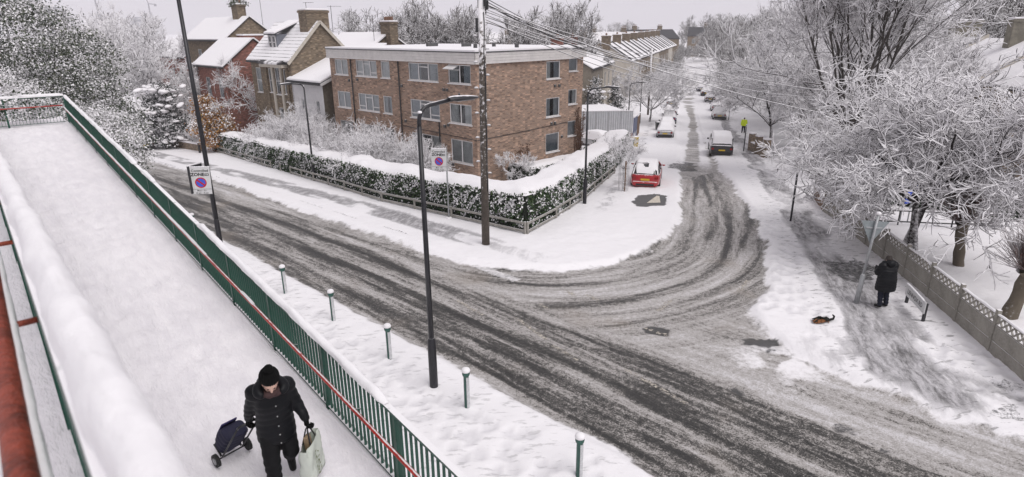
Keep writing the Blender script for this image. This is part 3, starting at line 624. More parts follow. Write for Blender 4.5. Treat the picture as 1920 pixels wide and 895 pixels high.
def window(o, d, l0, l1, z0, z1, parent, cols=(0.5,), small=(), dep=.07, fw=.055, frame=None, curt=None, sill=True, openv=None):
    """frame, mullions and sill as the part; each pane and the curtain behind it as sub-parts"""
    n = outw(o, d); pt = lambda l, z, q=0.0: Vector((o.x, o.y, 0)) + d*l - n*q + Vector((0, 0, z)); frame = frame or whiteM
    m = MB(); W, Hh = l1-l0, z1-z0
    def fb(la, lb, za, zb, t=.06): m.obox(pt(la, za, dep+.02), d*(lb-la), n*t, Vector((0, 0, zb-za)))
    fb(l0+.003, l0+fw, z0+.003, z1-.003); fb(l1-fw, l1-.003, z0+.003, z1-.003); fb(l0+fw, l1-fw, z0+.003, z0+fw); fb(l0+fw, l1-fw, z1-fw, z1-.003)
    edges = [l0+fw] + [l0+W*c for c in cols] + [l1-fw]
    for c in cols: fb(l0+W*c-fw*.6, l0+W*c+fw*.6, z0+fw, z1-fw, .055)
    for ci, fr in small:                                             # small top or bottom lights: column, height fraction
        la, lb = edges[ci], edges[ci+1]; zz = z0+Hh*fr; fb(la, lb, zz-fw*.5, zz+fw*.5, .05)
    if sill: m.obox(pt(l0-.05, z0-.06, -.0), d*(W+.1), n*.07, Vector((0, 0, .062)))
    w = m.build('window', frame, parent)
    for a, b in zip(edges[:-1], edges[1:]):
        g = MB(); qd = [pt(a, z0+fw, dep), pt(b, z0+fw, dep), pt(b, z1-fw, dep), pt(a, z1-fw, dep)]; g.quad(*(qd if (qd[1]-qd[0]).cross(qd[2]-qd[0]).dot(n) > 0 else qd[::-1])); g.build('pane', glassM, w)
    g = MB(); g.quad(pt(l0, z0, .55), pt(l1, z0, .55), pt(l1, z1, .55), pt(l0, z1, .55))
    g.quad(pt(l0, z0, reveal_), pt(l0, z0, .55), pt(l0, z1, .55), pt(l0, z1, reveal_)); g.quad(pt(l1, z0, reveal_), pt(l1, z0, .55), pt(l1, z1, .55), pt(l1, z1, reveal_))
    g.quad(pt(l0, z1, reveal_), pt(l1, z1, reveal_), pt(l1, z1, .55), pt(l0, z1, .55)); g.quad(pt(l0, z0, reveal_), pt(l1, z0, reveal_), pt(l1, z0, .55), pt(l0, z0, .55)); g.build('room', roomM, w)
    if curt is None: curt = [(0, .38), (.62, 1.0)] if RNG.random() < .5 else [(0, 1.0)]
    for a, b in curt:
        la, lb = l0+W*a+.01, l0+W*b-.01; k = max(6, int((lb-la)/.03)); g = MB(); vs = []
        for i in range(k+1):
            l = la+(lb-la)*i/k; q = .13+.02*math.sin(i*1.9)+.012*RNG.random(); vs += [pt(l, z0+.02, q), pt(l, z1-.02, q)]
        g.add(vs, [(2*i, 2*i+2, 2*i+3, 2*i+1) for i in range(k)]); g.build('curtain', RNG.choice(curtainMs), w, smooth=True)
    return w
reveal_ = .11
flats = thing('apartment_block', (FC.x, FC.y, -.5), 'three storey brown brick block of flats with white fascia and flat snowy roof', 'building')
Z0, ZB, ZR = -1.4, 6.68, 7.36
rows = [(5.55, 6.62), (3.20, 4.36), (.82, 2.22)]
LW = [(.42, 2.40, (.5,), ()), (3.35, 6.30, (.33, .66), ((1, .78),)), (8.35, 9.35, (), ()), (9.85, 12.4, (.33, .66), ((0, .25), (1, .78), (2, .25))), (13.45, 15.2, (.5,), ())]
winsL = []; specL = []
for ri, (a, b) in enumerate(rows):
    for ci, (l0, l1, cols, small) in enumerate(LW):
        sm = small if not (ci == 1 and ri > 0) else ((0, .25), (1, .78), (2, .25)); winsL.append((l0, l1, a, b)); specL.append((l0, l1, a, b, cols, sm))
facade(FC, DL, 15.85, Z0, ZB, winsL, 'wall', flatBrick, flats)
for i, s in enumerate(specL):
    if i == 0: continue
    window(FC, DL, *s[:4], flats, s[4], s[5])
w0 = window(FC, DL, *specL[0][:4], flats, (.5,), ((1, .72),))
nL = Vector((DL.y, -DL.x, 0)); nL = nL if nL.y < 0 else -nL
hz = Vector((0, 0, 1)); p0 = Vector((FC.x, FC.y, 6.55)) + DL*1.48 + nL*.02; MB().obox(p0+Vector((0,0,-.02)), DL*.88, nL*.42+hz*-.16, hz*.04+nL*.015).build('open_vent', whiteM, w0)   # top light standing open
winsR = [(6.16, 7.53, a, b) for a, b in ((5.5, 6.6), (3.08, 4.3), (.72, 1.98))]
facade(FC, DR, 8.43, Z0, ZB, winsR, 'wall', flatBrick, flats)
for w in winsR: window(FC, DR, *w, flats, () if w[2] < 6 else (.5,), ())
C1 = FC + DR*8.43; C2 = C1 + DL*.8
MB().quad(Vector((C1.x, C1.y, Z0)), Vector((C2.x, C2.y, Z0)), Vector((C2.x, C2.y, ZB)), Vector((C1.x, C1.y, ZB))).build('wall', flatBrick, flats, uv=True)
winsS = [(.92, 1.93, a, b) for a, b in ((5.8, 6.66), (3.56, 4.58), (1.34, 2.4))]
facade(C2, DR, 2.56, Z0, ZB, winsS, 'wall', flatBrick, flats)
for w in winsS: window(C2, DR, *w, flats, (), ())
C3 = C2 + DR*2.56; BL = FC + DL*15.85; depth = 10.99; BB = BL + DR*depth
MB().prism([Vector((p.x, p.y, Z0)) for p in (C3, C3+DL*15.05, BB)], (0, 0, .01)).build('plinth', flatBrick, flats)
for a, b in ((C3, BB), (BB, BL)): MB().quad(Vector((a.x, a.y, Z0)), Vector((b.x, b.y, Z0)), Vector((b.x, b.y, ZB)), Vector((a.x, a.y, ZB))).build('wall', flatBrick, flats, uv=True)
# fascia boards standing proud, flat roof with snow, vents
def ring(off, za, zb, name, mat, rows_=4):
    outl = [FC - DL*off - DR*off, C1 - DL*off + DR*off, C2 - DL*off + DR*off, C3 - DL*off + DR*off, BB + DL*off + DR*off, BL + DL*off - DR*off]
    hb = (zb-za)/rows_
    for i in range(6):
        a, b = outl[i], outl[(i+1) % 6]
        if (b-a).length < .3: continue
        nrm = (b-a).normalized().cross(hz); ctr = sum(outl, Vector((0,0,0)))/6; nrm = nrm if nrm.dot(a-ctr) > 0 else -nrm
        for r in range(rows_): MB().obox(Vector((a.x, a.y, za+r*hb+.004)), b-a, -nrm*(.05-.008*(r % 2)), hz*(hb-.012)).build('fascia_board', mat, flats)
    return outl
outl = ring(.16, ZB+.0, ZR-.05, 'fascia', fasciaM)
MB().prism([Vector((p.x, p.y, ZB+.02)) for p in [FC - DL*.1 - DR*.1, C1 - DL*.1 + DR*.1, C3 - DL*.1 + DR*.1, BB + DL*.1 + DR*.1, BL + DL*.1 - DR*.1]], (0, 0, .6)).build('parapet_core', fasciaM, flats)
def slab(poly, z, th, name, mat, parent, ov=0): return MB().prism([Vector((p.x, p.y, z)) for p in poly], (0, 0, th)).build(name, mat, parent)
ro = [FC - DL*.2 - DR*.2, C1 - DL*.2 + DR*.2, C3 - DL*.2 + DR*.2, BB + DL*.2 + DR*.2, BL + DL*.2 - DR*.2]
slab(ro, ZR-.05, .05, 'roof_edge_trim', pmat('dark_lead_trim', (.05, .05, .055), .6, .2, 4, .1), flats)
slab([p + (sum(ro, Vector((0,0,0)))/5 - p).normalized()*.04 for p in ro], ZR+.002, .1, 'roof_snow', snowM, flats)
ventM = pmat('roof_vent', (.08, .08, .08), .7, .2, 4, .1, snow=(.6, .2, .2))
for l, r, sx in ((1.5, 5.0, .12), (4.6, 6.0, .12), (6.5, 5.2, .7), (9.5, 4.6, .9), (3.2, 3.0, .12)):
    p = FC + DL*l + DR*r; MB().box((p.x, p.y, ZR+.2), (sx, .25, .28), RAD(45)).build('roof_vent', ventM, flats)
# pipes, vents, a cable, stains of ivy
pipeM = pmat('black_rainwater_pipe', (.02, .02, .022), .5, .2, 4, .05)
for l in (7.3, 12.95): p = FC + DL*l + nL*.07; MB().tube([(p.x, p.y, Z0), (p.x, p.y, ZB-.02)], .045, 8).build('drainpipe', pipeM, flats, smooth=True)
p = FC + DL*3.4 + nL*.05; MB().tube([(p.x, p.y, 1.9), (p.x, p.y, 3.15)], .04, 8).build('drainpipe', pipeM, flats)
nR = Vector((DR.y, -DR.x, 0)); nR = nR if nR.y < 0 else -nR
for (o, d, n_, l, z) in ((FC, DL, nL, 2.75, 5.05), (FC, DL, nL, 2.45, 5.05), (FC, DL, nL, 2.8, 2.85), (FC, DL, nL, 2.45, 2.95), (FC, DL, nL, 2.45, .55), (FC, DL, nL, 2.15, .55), (FC, DL, nL, 13.3, 5.1), (FC, DL, nL, 12.2, 5.2), (FC, DL, nL, 7.0, 5.05), (FC, DL, nL, 6.8, 2.8), (FC, DR, nR, 6.9, 4.95), (FC, DR, nR, 7.35, 4.95), (FC, DR, nR, 6.6, 2.55), (FC, DR, nR, 6.95, 2.55), (FC, DR, nR, 7.7, 1.55)):
    q = o + d*l + n_*.001; MB().obox(Vector((q.x, q.y, z)), d*.16, n_*.09, hz*.17).build('wall_vent', ventM, flats)
cab = [FC + DL*l + nL*.02 for l in (7.2, 3.5, 0)] + [FC + DR*l + nR*.02 for l in (.02, 4, 8.4)]
MB().tube([(p.x, p.y, z) for p, z in zip(cab[:3], (2.55, 2.45, 2.35))], .02, 5).build('wall_cable', pipeM, flats); MB().tube([(p.x, p.y, z) for p, z in zip(cab[3:], (2.35, 2.42, 2.55))], .02, 5).build('wall_cable', pipeM, flats)
vineM = pmat('dead_brown_vine', (.10, .05, .03), .9, .4, 12, .3)
def vine(base, d, n_, w, hgt, seed, count):
    R_ = random.Random(seed); m = MB()
    for k in range(count):
        l = R_.uniform(-w, w)*.6; z = 0; pts = []
        for j in range(8): pts.append(base + d*l + n_*R_.uniform(.015, .05) + hz*z); l += R_.uniform(-.12, .12); z += hgt*R_.uniform(.06, .17)
        m.tube(pts, [.014]*8, 4, False)
        for q in pts[1:]:
            for _ in range(10): s_ = R_.uniform(.03, .07); a = q + d*R_.uniform(-.18, .18) + hz*R_.uniform(-.15, .15) + n_*R_.uniform(.0, .06); m.quad(a, a+d*s_, a+d*s_+hz*s_+n_*.02, a+hz*s_)
    return m.build('vine', vineM, flats)
b0 = C2 + DR*2.2; vine(Vector((b0.x, b0.y, -.9)), DR, nR, .5, 4.2, 5, 14); b0 = FC + DR*3.4; vine(Vector((b0.x, b0.y, -.7)), DR, nR, .5, 2.4, 6, 3); b0 = FC + DR*4.3; vine(Vector((b0.x, b0.y, -.7)), DR, nR, .2, 2.9, 7, 2)
# ================================================================ trees and shrubs under snow
def bark_mat(name, col, thr, soft, nz):
    if name in MATS: return MATS[name]
    m, t, b, L = newmat(name); g = t.nodes.new('ShaderNodeNewGeometry'); s = t.nodes.new('ShaderNodeSeparateXYZ'); L(g.outputs['Normal'], s.inputs[0])
    P = g.outputs['Position']; n1 = noise(t, P, 11, 4, .65); n2 = noise(t, P, 2.3, 3, .6)
    v = math_(t, 'ADD', s.outputs[2], math_(t, 'MULTIPLY', math_(t, 'SUBTRACT', n1, .5), nz)); k = smooth(t, v, thr-soft, thr+soft)
    c = mixc(t, n2, tuple(x*.6 for x in col), tuple(x*1.5 for x in col)); L(mixc(t, k, c, SNOW), b.inputs['Base Color']); b.inputs['Roughness'].default_value = .85
    b.inputs['Specular IOR Level'].default_value = .2
    if thr > .1:
        bp = nn(t, 'ShaderNodeBump', i_Strength=.5, i_Distance=.03); L(n1, bp.inputs['Height']); L(bp.outputs[0], b.inputs['Normal'])
    MATS[name] = m; return m
barkM = bark_mat('dark_bark', (.030, .025, .024), .1, .2, 1.0); barkG = bark_mat('grey_bark', (.055, .048, .043), .3, .25, 1.0)
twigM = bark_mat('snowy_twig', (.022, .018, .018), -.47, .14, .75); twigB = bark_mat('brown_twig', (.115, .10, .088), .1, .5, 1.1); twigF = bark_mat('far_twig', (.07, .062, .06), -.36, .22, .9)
def tubes(Pn, Rn, sides):
    """Pn (n,k,3) centre lines, Rn (n,k) radii -> vertices and quads"""
    n, k, _ = Pn.shape; D = np.empty_like(Pn); D[:, 1:-1] = Pn[:, 2:]-Pn[:, :-2]; D[:, 0] = Pn[:, 1]-Pn[:, 0]; D[:, -1] = Pn[:, -1]-Pn[:, -2]
    D /= np.linalg.norm(D, axis=-1, keepdims=True)+1e-9
    ref = np.where(np.abs(D[..., 2:3]) < .93, np.array([0, 0, 1.0]), np.array([1.0, 0, 0])); A = np.cross(D, ref); A /= np.linalg.norm(A, axis=-1, keepdims=True)+1e-9; B = np.cross(D, A)
    th = 2*np.pi*np.arange(sides)/sides - np.pi/2; V = Pn[:, :, None, :] + Rn[:, :, None, None]*(A[:, :, None, :]*np.cos(th)[:, None] + B[:, :, None, :]*np.sin(th)[:, None])
    i = np.arange(n*k*sides).reshape(n, k, sides); j = np.roll(i, -1, axis=2)
    Fq = np.stack([i[:, :-1], j[:, :-1], j[:, 1:], i[:, 1:]], -1).reshape(-1, 4)
    return V.reshape(-1, 3), Fq
def unit(v): return v/(np.linalg.norm(v, axis=-1, keepdims=True)+1e-9)
def grow(rs, base, dirn, length, rad, k=6, wander=.18, trop=0.0):
    """one or many branches at once: (n,3) base, (n,3) direction, (n,) length, (n,) radius"""
    n = len(base); P = np.empty((n, k, 3)); P[:, 0] = base; d = unit(dirn)
    for i in range(1, k):
        d = unit(d + rs.randn(n, 3)*wander + np.array([0, 0, 1.0])*trop); P[:, i] = P[:, i-1] + d*(length/(k-1))[:, None]
    R = rad[:, None]*np.linspace(1, .35, k)[None]; return P, R
def spawn(rs, P, R, per, lo=.25, hi=1.0, ang=(35, 65), ratio=.55, lenr=(.4, .75), L=None, rr=.6, flat=0.0):
    n, k, _ = P.shape; idx = np.repeat(np.arange(n), per); t = rs.uniform(lo, hi, len(idx))*(k-1); i0 = np.minimum(t.astype(int), k-2); f = (t-i0)[:, None]
    b = P[idx, i0]*(1-f) + P[idx, i0+1]*f; d = unit(P[idx, i0+1]-P[idx, i0]); r = (R[idx, i0]*(1-f[:, 0]) + R[idx, i0+1]*f[:, 0])
    q = unit(np.cross(d, unit(rs.randn(len(idx), 3)))); a = np.radians(rs.uniform(ang[0], ang[1], len(idx)))[:, None]; nd = d*np.cos(a) + q*np.sin(a); nd[:, 2] *= (1-flat)
    ln = L[idx]*rs.uniform(lenr[0], lenr[1], len(idx))*(1.15-.5*t/(k-1)); return b, unit(nd), ln, np.minimum(r*rr, r*.9)
def bare_tree(seed, h, trunk_h, r0, stems=1, spread=.5, levels=((7, (30, 60), (.5, .8)), (6, (30, 60), (.4, .7)), (7, (30, 65), (.35, .65))), twigs=5, twig_len=.5, trop=.06, trop_tw=0.0, min_r=.012, lean=None, twr=.011, flat=0.0, wander=.16, limb=None, max_twigs=16000, crown_lo=.2):
    """returns trunk geometry and crown geometry of one leafless tree; base at the origin"""
    rs = np.random.RandomState(seed); tv, tf, cv, cf = [], [], [], []; cnt = [0, 0]
    def put(P, R, sides, crown):
        V, Fq = tubes(P, R, sides); k = 1 if crown else 0; (cv if crown else tv).append(V); (cf if crown else tf).append(Fq+cnt[k]); cnt[k] += len(V)
    b = np.zeros((stems, 3)); b[:, :2] = rs.randn(stems, 2)*r0*(1.0 if stems > 1 else 0); d = np.zeros((stems, 3)); d[:, 2] = 1; d[:, :2] = rs.randn(stems, 2)*(.05 if stems == 1 else spread*.4)
    if lean: d[:, 0] += lean[0]; d[:, 1] += lean[1]
    P, R = grow(rs, b, d, np.full(stems, trunk_h), np.full(stems, r0), 7, .05, .05); R = R*1.0; R[:, 0] *= 1.35; R[:, -1] = r0*.72; put(P, R, 9, False)
    # main limbs from the head of the trunk
    nl = limb or 5; idx = np.repeat(np.arange(stems), nl); bb = P[idx, -1] - np.array([0, 0, 1])*rs.uniform(0, .25, len(idx))[:, None]*trunk_h*.6
    az = rs.uniform(0, 2*np.pi, len(idx)) if stems > 1 else np.arange(nl)*2*np.pi/nl + rs.uniform(-.4, .4, nl); el = np.radians(rs.uniform(80-spread*90, 80-spread*30, len(idx)))
    dd = np.stack([np.cos(az)*np.cos(el), np.sin(az)*np.cos(el), np.sin(el)], -1); L = (h-trunk_h)*rs.uniform(.72, 1.0, len(idx))
    P, R = grow(rs, bb, dd, L, np.full(len(idx), r0*.42)*rs.uniform(.6, 1.1, len(idx)), 8, wander*.7, trop); put(P, R, 7, False)
    for li, (per, ang, lr) in enumerate(levels):
        b, d, ln, r = spawn(rs, P, R, per, crown_lo, .98, ang, 1, lr, L, flat=flat); r = np.maximum(r, min_r); L = ln
        P, R = grow(rs, b, d, ln, r, 6 if li == 0 else 5, wander, trop); R = np.maximum(R, min_r*.6); put(P, R, 5 if li == 0 else 4, li > 0)
    tw = min(twigs, max(1, int(max_twigs/max(1, len(P)))))
    b, d, ln, r = spawn(rs, P, R, tw, .1, 1.0, (25, 70), 1, (.8, 1.2), np.full(len(P), twig_len), flat=flat)
    P2, R2 = grow(rs, b, d, ln*rs.uniform(.5, 1.2, len(ln)), np.full(len(b), twr), 3, .22, trop_tw); R2 = np.maximum(R2, twr*.55); put(P2, R2, 3, True)
    return (np.concatenate(tv), np.concatenate(tf)), (np.concatenate(cv), np.concatenate(cf))
def place_tree(name, geo, loc, label, cat, group=None, rz=0.0, sc=1.0, mats=None, meshes=None, sz=None):
    t = thing(name, loc, label, cat, group, rz); t.scale = (sc, sc, sz or sc); mats = mats or (barkM, twigM)
    if meshes is None:
        a = np_mesh('trunk', geo[0][0], geo[0][1], mats[0], t, True, world=False); b = np_mesh('crown', geo[1][0], geo[1][1], mats[1], t, False, world=False); return t, (a.data, b.data)
    link_mesh('trunk', meshes[0], t); link_mesh('crown', meshes[1], t); return t, meshes
def leaf_attr_mat(name, greens, rough=.5):
    """leaf colour by a per-leaf value: below .5 green tones, above it loaded with snow"""
    m, t, b, L = newmat(name); a = t.nodes.new('ShaderNodeAttribute'); a.attribute_name = 'leaf'; cr = t.nodes.new('ShaderNodeValToRGB'); L(a.outputs['Fac'], cr.inputs[0]); e = cr.color_ramp.elements
    e[0].position = 0; e[0].color = (*greens[0], 1); e[1].position = .5; e[1].color = (*greens[-1], 1)
    for i, g in enumerate(greens[1:-1]): q = e.new(.5*(i+1)/(len(greens)-1)); q.color = (*g, 1)
    q = e.new(.515); q.color = (*SNOW, 1); q = e.new(1.0); q.color = (*SNOW, 1)
    L(cr.outputs[0], b.inputs['Base Color']); b.inputs['Roughness'].default_value = rough; b.inputs['Specular IOR Level'].default_value = .3; return m
def leaves(rs, C, Nrm, size, snow_p):
    """one bent leaf (two triangles folded on the midrib) per centre"""
    n = len(C); u = unit(np.cross(Nrm, unit(rs.randn(n, 3)))); w = np.cross(Nrm, u); s = size*rs.uniform(.6, 1.35, n)[:, None]
    V = np.stack([C-u*s*.5, C+w*s*.32-Nrm*s*.1, C+u*s*.55, C-w*s*.32-Nrm*s*.1], 1).reshape(-1, 3); i = np.arange(n)*4; Fq = np.stack([i, i+1, i+2, i+3], -1)
    lf = np.where(rs.rand(n) < snow_p, rs.uniform(.56, 1, n), rs.uniform(0, .48, n)); return V, Fq, np.repeat(lf, 4)
evergreenM = leaf_attr_mat('evergreen_leaf', [(.016, .028, .016), (.038, .058, .030), (.065, .085, .045), (.10, .105, .06)])
hedgeLeafM = leaf_attr_mat('hedge_leaf', [(.008, .02, .008), (.018, .045, .014), (.035, .075, .02), (.06, .09, .03)])
coniferM = leaf_attr_mat('conifer_leaf', [(.006, .012, .010), (.012, .022, .016), (.025, .035, .025)])
orangeM = leaf_attr_mat('orange_leaf', [(.20, .085, .025), (.30, .13, .035), (.42, .20, .05), (.30, .22, .08)])
# ---- near right: spreading ornamental cherry over the concrete fence
wide = ((7, (30, 60), (.5, .8)), (6, (30, 60), (.45, .75)), (5, (30, 65), (.45, .75)))
p = GS(1684, 478); tr, _ = place_tree('cherry_tree', bare_tree(11, 7.2, 2.6, .2, 2, .66, wide, 7, .5, .03, .0, twr=.021, flat=.15, limb=8, max_twigs=12000, min_r=.022, wander=.2), p - Vector((0, 0, .1)), 'spreading dark stemmed tree loaded with snow just behind the concrete fence', 'tree', 'bare trees', RAD(40))
# ---- tall bare tree behind it
p = G(1570, 345); place_tree('tall_bare_tree', bare_tree(21, 15.5, 3.4, .25, 1, .28, ((8, (20, 45), (.5, .8)), (6, (25, 50), (.4, .65)), (6, (25, 55), (.35, .6))), 5, .7, .10, .02, twr=.024, limb=13, max_twigs=14000, min_r=.026), p, 'tallest bare tree with many upright dark limbs at the top right', 'tree', 'bare trees', 0, mats=(barkG, twigM))
mid = [bare_tree(31, 10.5, 2.5, .24, 1, .6, ((7, (25, 55), (.5, .8)), (6, (25, 55), (.4, .65)), (5, (25, 60), (.35, .65))), 6, .8, .05, twr=.028, limb=7, max_twigs=6500, min_r=.028), bare_tree(32, 10, 2.2, .24, 1, .75, ((7, (25, 60), (.5, .8)), (6, (25, 60), (.4, .7)), (5, (25, 60), (.35, .65))), 6, .8, .02, twr=.028, limb=7, flat=.15, max_twigs=6500, min_r=.028), bare_tree(33, 10, 2.0, .2, 2, .55, ((6, (25, 50), (.5, .8)), (6, (25, 55), (.4, .65)), (5, (25, 60), (.35, .65))), 6, .8, .08, twr=.028, limb=5, max_twigs=6500, min_r=.028)]
midmesh = [None]*3
def dress(o, m):                                # the same mesh in another coat
    o.material_slots[0].link = 'OBJECT'; o.material_slots[0].material = m
def mid_tree(k, loc, sc, rz, label, group='bare trees', far=False, sz=None):
    t, midmesh[k] = place_tree('bare_tree', mid[k], loc, label, 'tree', group, rz, sc, (barkM, twigM), midmesh[k], sz)
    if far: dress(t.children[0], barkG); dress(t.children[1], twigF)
    return t
# right hand side of the side street, from near to far
mid_tree(0, Vector((26.5, 47, -1.4)), 1.0, .4, 'snow covered bare tree behind the brick gate piers on the right')
mid_tree(1, Vector((24.8, 58, -2.1)), .95, 1.9, 'snow covered bare tree hanging over the man in the yellow jacket')
mid_tree(0, gp(30.5, 56), 1.05, 5.2, 'snow covered bare tree between the tall tree and the brick gate piers'); mid_tree(1, gp(27.0, 43.0), .6, 2.4, 'low snow covered tree behind the white gateposts')
mid_tree(2, Vector((31, 66, -2.6)), 1.15, 3.0, 'snow covered bare tree right of the man in the yellow jacket')
RT = [(33.5, 80, 1.0, .2), (42, 88, 1.2, 1.2), (39.5, 101, 1.0, 2.6), (49, 112, 1.25, 4.0), (46, 127, 1.05, 5.0), (57, 140, 1.3, 1.5), (55, 160, 1.1, 2.2), (69, 175, 1.4, .7), (67, 200, 1.2, 3.3), (82, 215, 1.5, 2.9), (80, 250, 1.3, 5.5), (38, 72, 1.1, 4.4), (52, 95, 1.3, .9), (64, 120, 1.5, 2.0), (80, 160, 1.6, 3.0)]
RT_ = RT; RK = left_rank(RT_)
for k, (x, y, s, r) in enumerate(RT_):
    mid_tree(k % 3, gp(x, y), s, r, ORD[RK[k]] + ' from the left of the snowy trees right of the side street', 'trees receding along the side street', True)
# left hand side of the side street
mid_tree(0, gp(18.0, 80), .72, .3, 'snowy street tree with a dark trunk on the left pavement of the side street', 'bare trees')
LT_ = [(9.5, 96, .8, 1.0), (14.5, 103, .6, 2.0), (25.5, 110, .42, 3.4), (28.8, 122, .42, .6), (32.5, 134, .42, 5.0), (36.5, 148, .42, 4.1), (40.5, 162, .42, 2.7), (45.5, 178, .45, 3.7), (50.5, 195, .45, 1.7)]; RK = left_rank(LT_)
for k, (x, y, s, r) in enumerate(LT_):
    mid_tree(k % 3, gp(x, y), s, r, ORD[RK[k]] + ' from the left of the low snowy trees before the far terraces', 'trees left of the side street', True)
ET_ = [(52, 214, .5, .4), (57, 222, .5, 1.1), (62, 228, .55, 2.2), (68, 236, .6, 3.1), (74, 243, .6, 4.4), (60, 250, .7, 5.2), (66, 262, .7, .8)]; RK = left_rank(ET_)
for k, (x, y, s, r) in enumerate(ET_):
    mid_tree(k % 3, gp(x, y), s, r, ORD[RK[k]] + ' from the left of the trees closing the far end of the street', 'trees closing the far end of the street', True)
# behind the flats
BT_ = [(-22, 92, 1.25, .5), (-14, 85, 1.28, 1.4), (-9.5, 80, 1.25, 2.7), (-4.5, 84, 1.3, 3.9), (.5, 80, 1.22, 5.1), (5.5, 88, 1.25, .2), (-18, 102, 1.4, 2.2)]; RK = left_rank(BT_)
for k, (x, y, s, r) in enumerate(BT_):
    t = mid_tree(k % 3, gp(x, y), s, r, ORD[RK[k]] + ' from the left of the bare trees behind the flats roof', 'trees behind the flats', True)
    dress(t.children[1], twigB)
# far dark trees on the skyline
ST_ = [(90, 300, 1.75, .5), (112, 320, 1.7, 1.5), (134, 330, 1.75, 2.5), (160, 330, 1.8, 3.5), (60, 400, 1.45, 4), (80, 440, 1.4, 5), (30, 430, 1.3, .1), (0, 460, 1.3, 1), (-40, 480, 1.4, 2), (-90, 380, 1.3, 3), (-130, 400, 1.4, 4), (-170, 420, 1.4, 5), (180, 380, 1.9, 1.1), (125, 260, 1.7, 2.1), (100, 230, 1.6, .3)]; RK = left_rank(ST_)
for k, (x, y, s, r) in enumerate(ST_):
    t = mid_tree(k % 3, gp(x, y), s, r, ORD[RK[k]] + ' from the left of the faint bare trees on the skyline', 'trees on the skyline', True); dress(t.children[1], twigB)
# top right: bare trees and a conifer beyond the right hand roofs
HT_ = [(46, 62, 1.35, .4), (52, 66, 1.25, 1.7), (58, 72, 1.4, 2.9)]; RK = left_rank(HT_)
for k, (x, y, s, r) in enumerate(HT_):
    t = mid_tree(k % 3, gp(x, y), s, r, ORD[RK[k]] + ' from the left of the bare trees behind the right hand roofs', 'trees behind the right hand roofs', True); dress(t.children[1], twigB)
# left: big snowy trees beside and across the main road
mid_tree(1, gp(-37, 64), 1.1, .8, 'broad snow covered bare tree beyond the ramp, left of the tall lamp post'); mid_tree(2, gp(-48, 72), 1.15, 1.8, 'snow covered bare tree at the far left in front of the hazy tower')
mid_tree(0, gp(-22.5, 60.5), .8, 2.8, 'snow covered bare tree in front of the old house with the dormer'); mid_tree(1, gp(-30.5, 65), .8, 4.2, 'snow covered bare tree right of the tall lamp post')
mid_tree(2, gp(-52, 90), 1.2, 4.9, 'snow covered bare tree far along the main road on the left')
# ---- wide snowy shrubs in the garden of the flats
shr = ((8, (20, 60), (.5, .9)), (7, (25, 65), (.5, .8)), (4, (25, 65), (.45, .75)))
shrub_geo = [bare_tree(51, 3.9, .35, .05, 7, 1.0, shr, 4, .4, .0, -.02, twr=.019, limb=3, max_twigs=7000, min_r=.019, wander=.22), bare_tree(52, 3.5, .35, .05, 7, 1.05, shr, 4, .38, .0, -.03, twr=.019, limb=3, max_twigs=7000, min_r=.019, wander=.22)]
def shrub(k, loc, sc, sz, rz, label, mm=[None, None]):
    t, mm[k] = place_tree('bare_shrub', shrub_geo[k], loc, label, 'shrub', 'snowy bare shrubs in the garden of the flats', rz, sc, (barkM, twigM), mm[k], sz); return t
shrub(0, gp(-13.6, 44.6), .80, .95, .3, 'wide snow laden shrub in front of the white lean-to'); shrub(1, gp(-18.6, 49.5), .80, .95, 1.3, 'snow laden shrub at the left end of the garden of the flats'); shrub(1, gp(-16.0, 48.0), .85, 1.1, 4.3, 'tallest snow laden shrub below the bay window of the old house'); shrub(0, gp(-20.6, 53.4), .7, .95, 5.3, 'snow laden shrub beside the orange bush')
shrub(0, gp(-8.0, 38.2), .78, .9, 2.1, 'wide snow laden shrub against the middle of the brick flats'); shrub(1, gp(-5.9, 36.6), .62, .78, 5.0, 'low snow laden shrub left of the lamp post before the flats'); shrub(0, gp(-10.6, 41.0), .78, .92, 3.9, 'snow laden shrub under the left windows of the flats')
place_tree('small_bare_shrub', bare_tree(55, 2.3, .9, .03, 1, .8, ((5, (25, 55), (.5, .8)), (5, (25, 60), (.5, .7))), 7, .25, .03, twr=.012, limb=6, max_twigs=2500, min_r=.009), gp(.2, 36.0), 'thin young bare tree beside the brick corner wall of the flats', 'tree', None, 0)
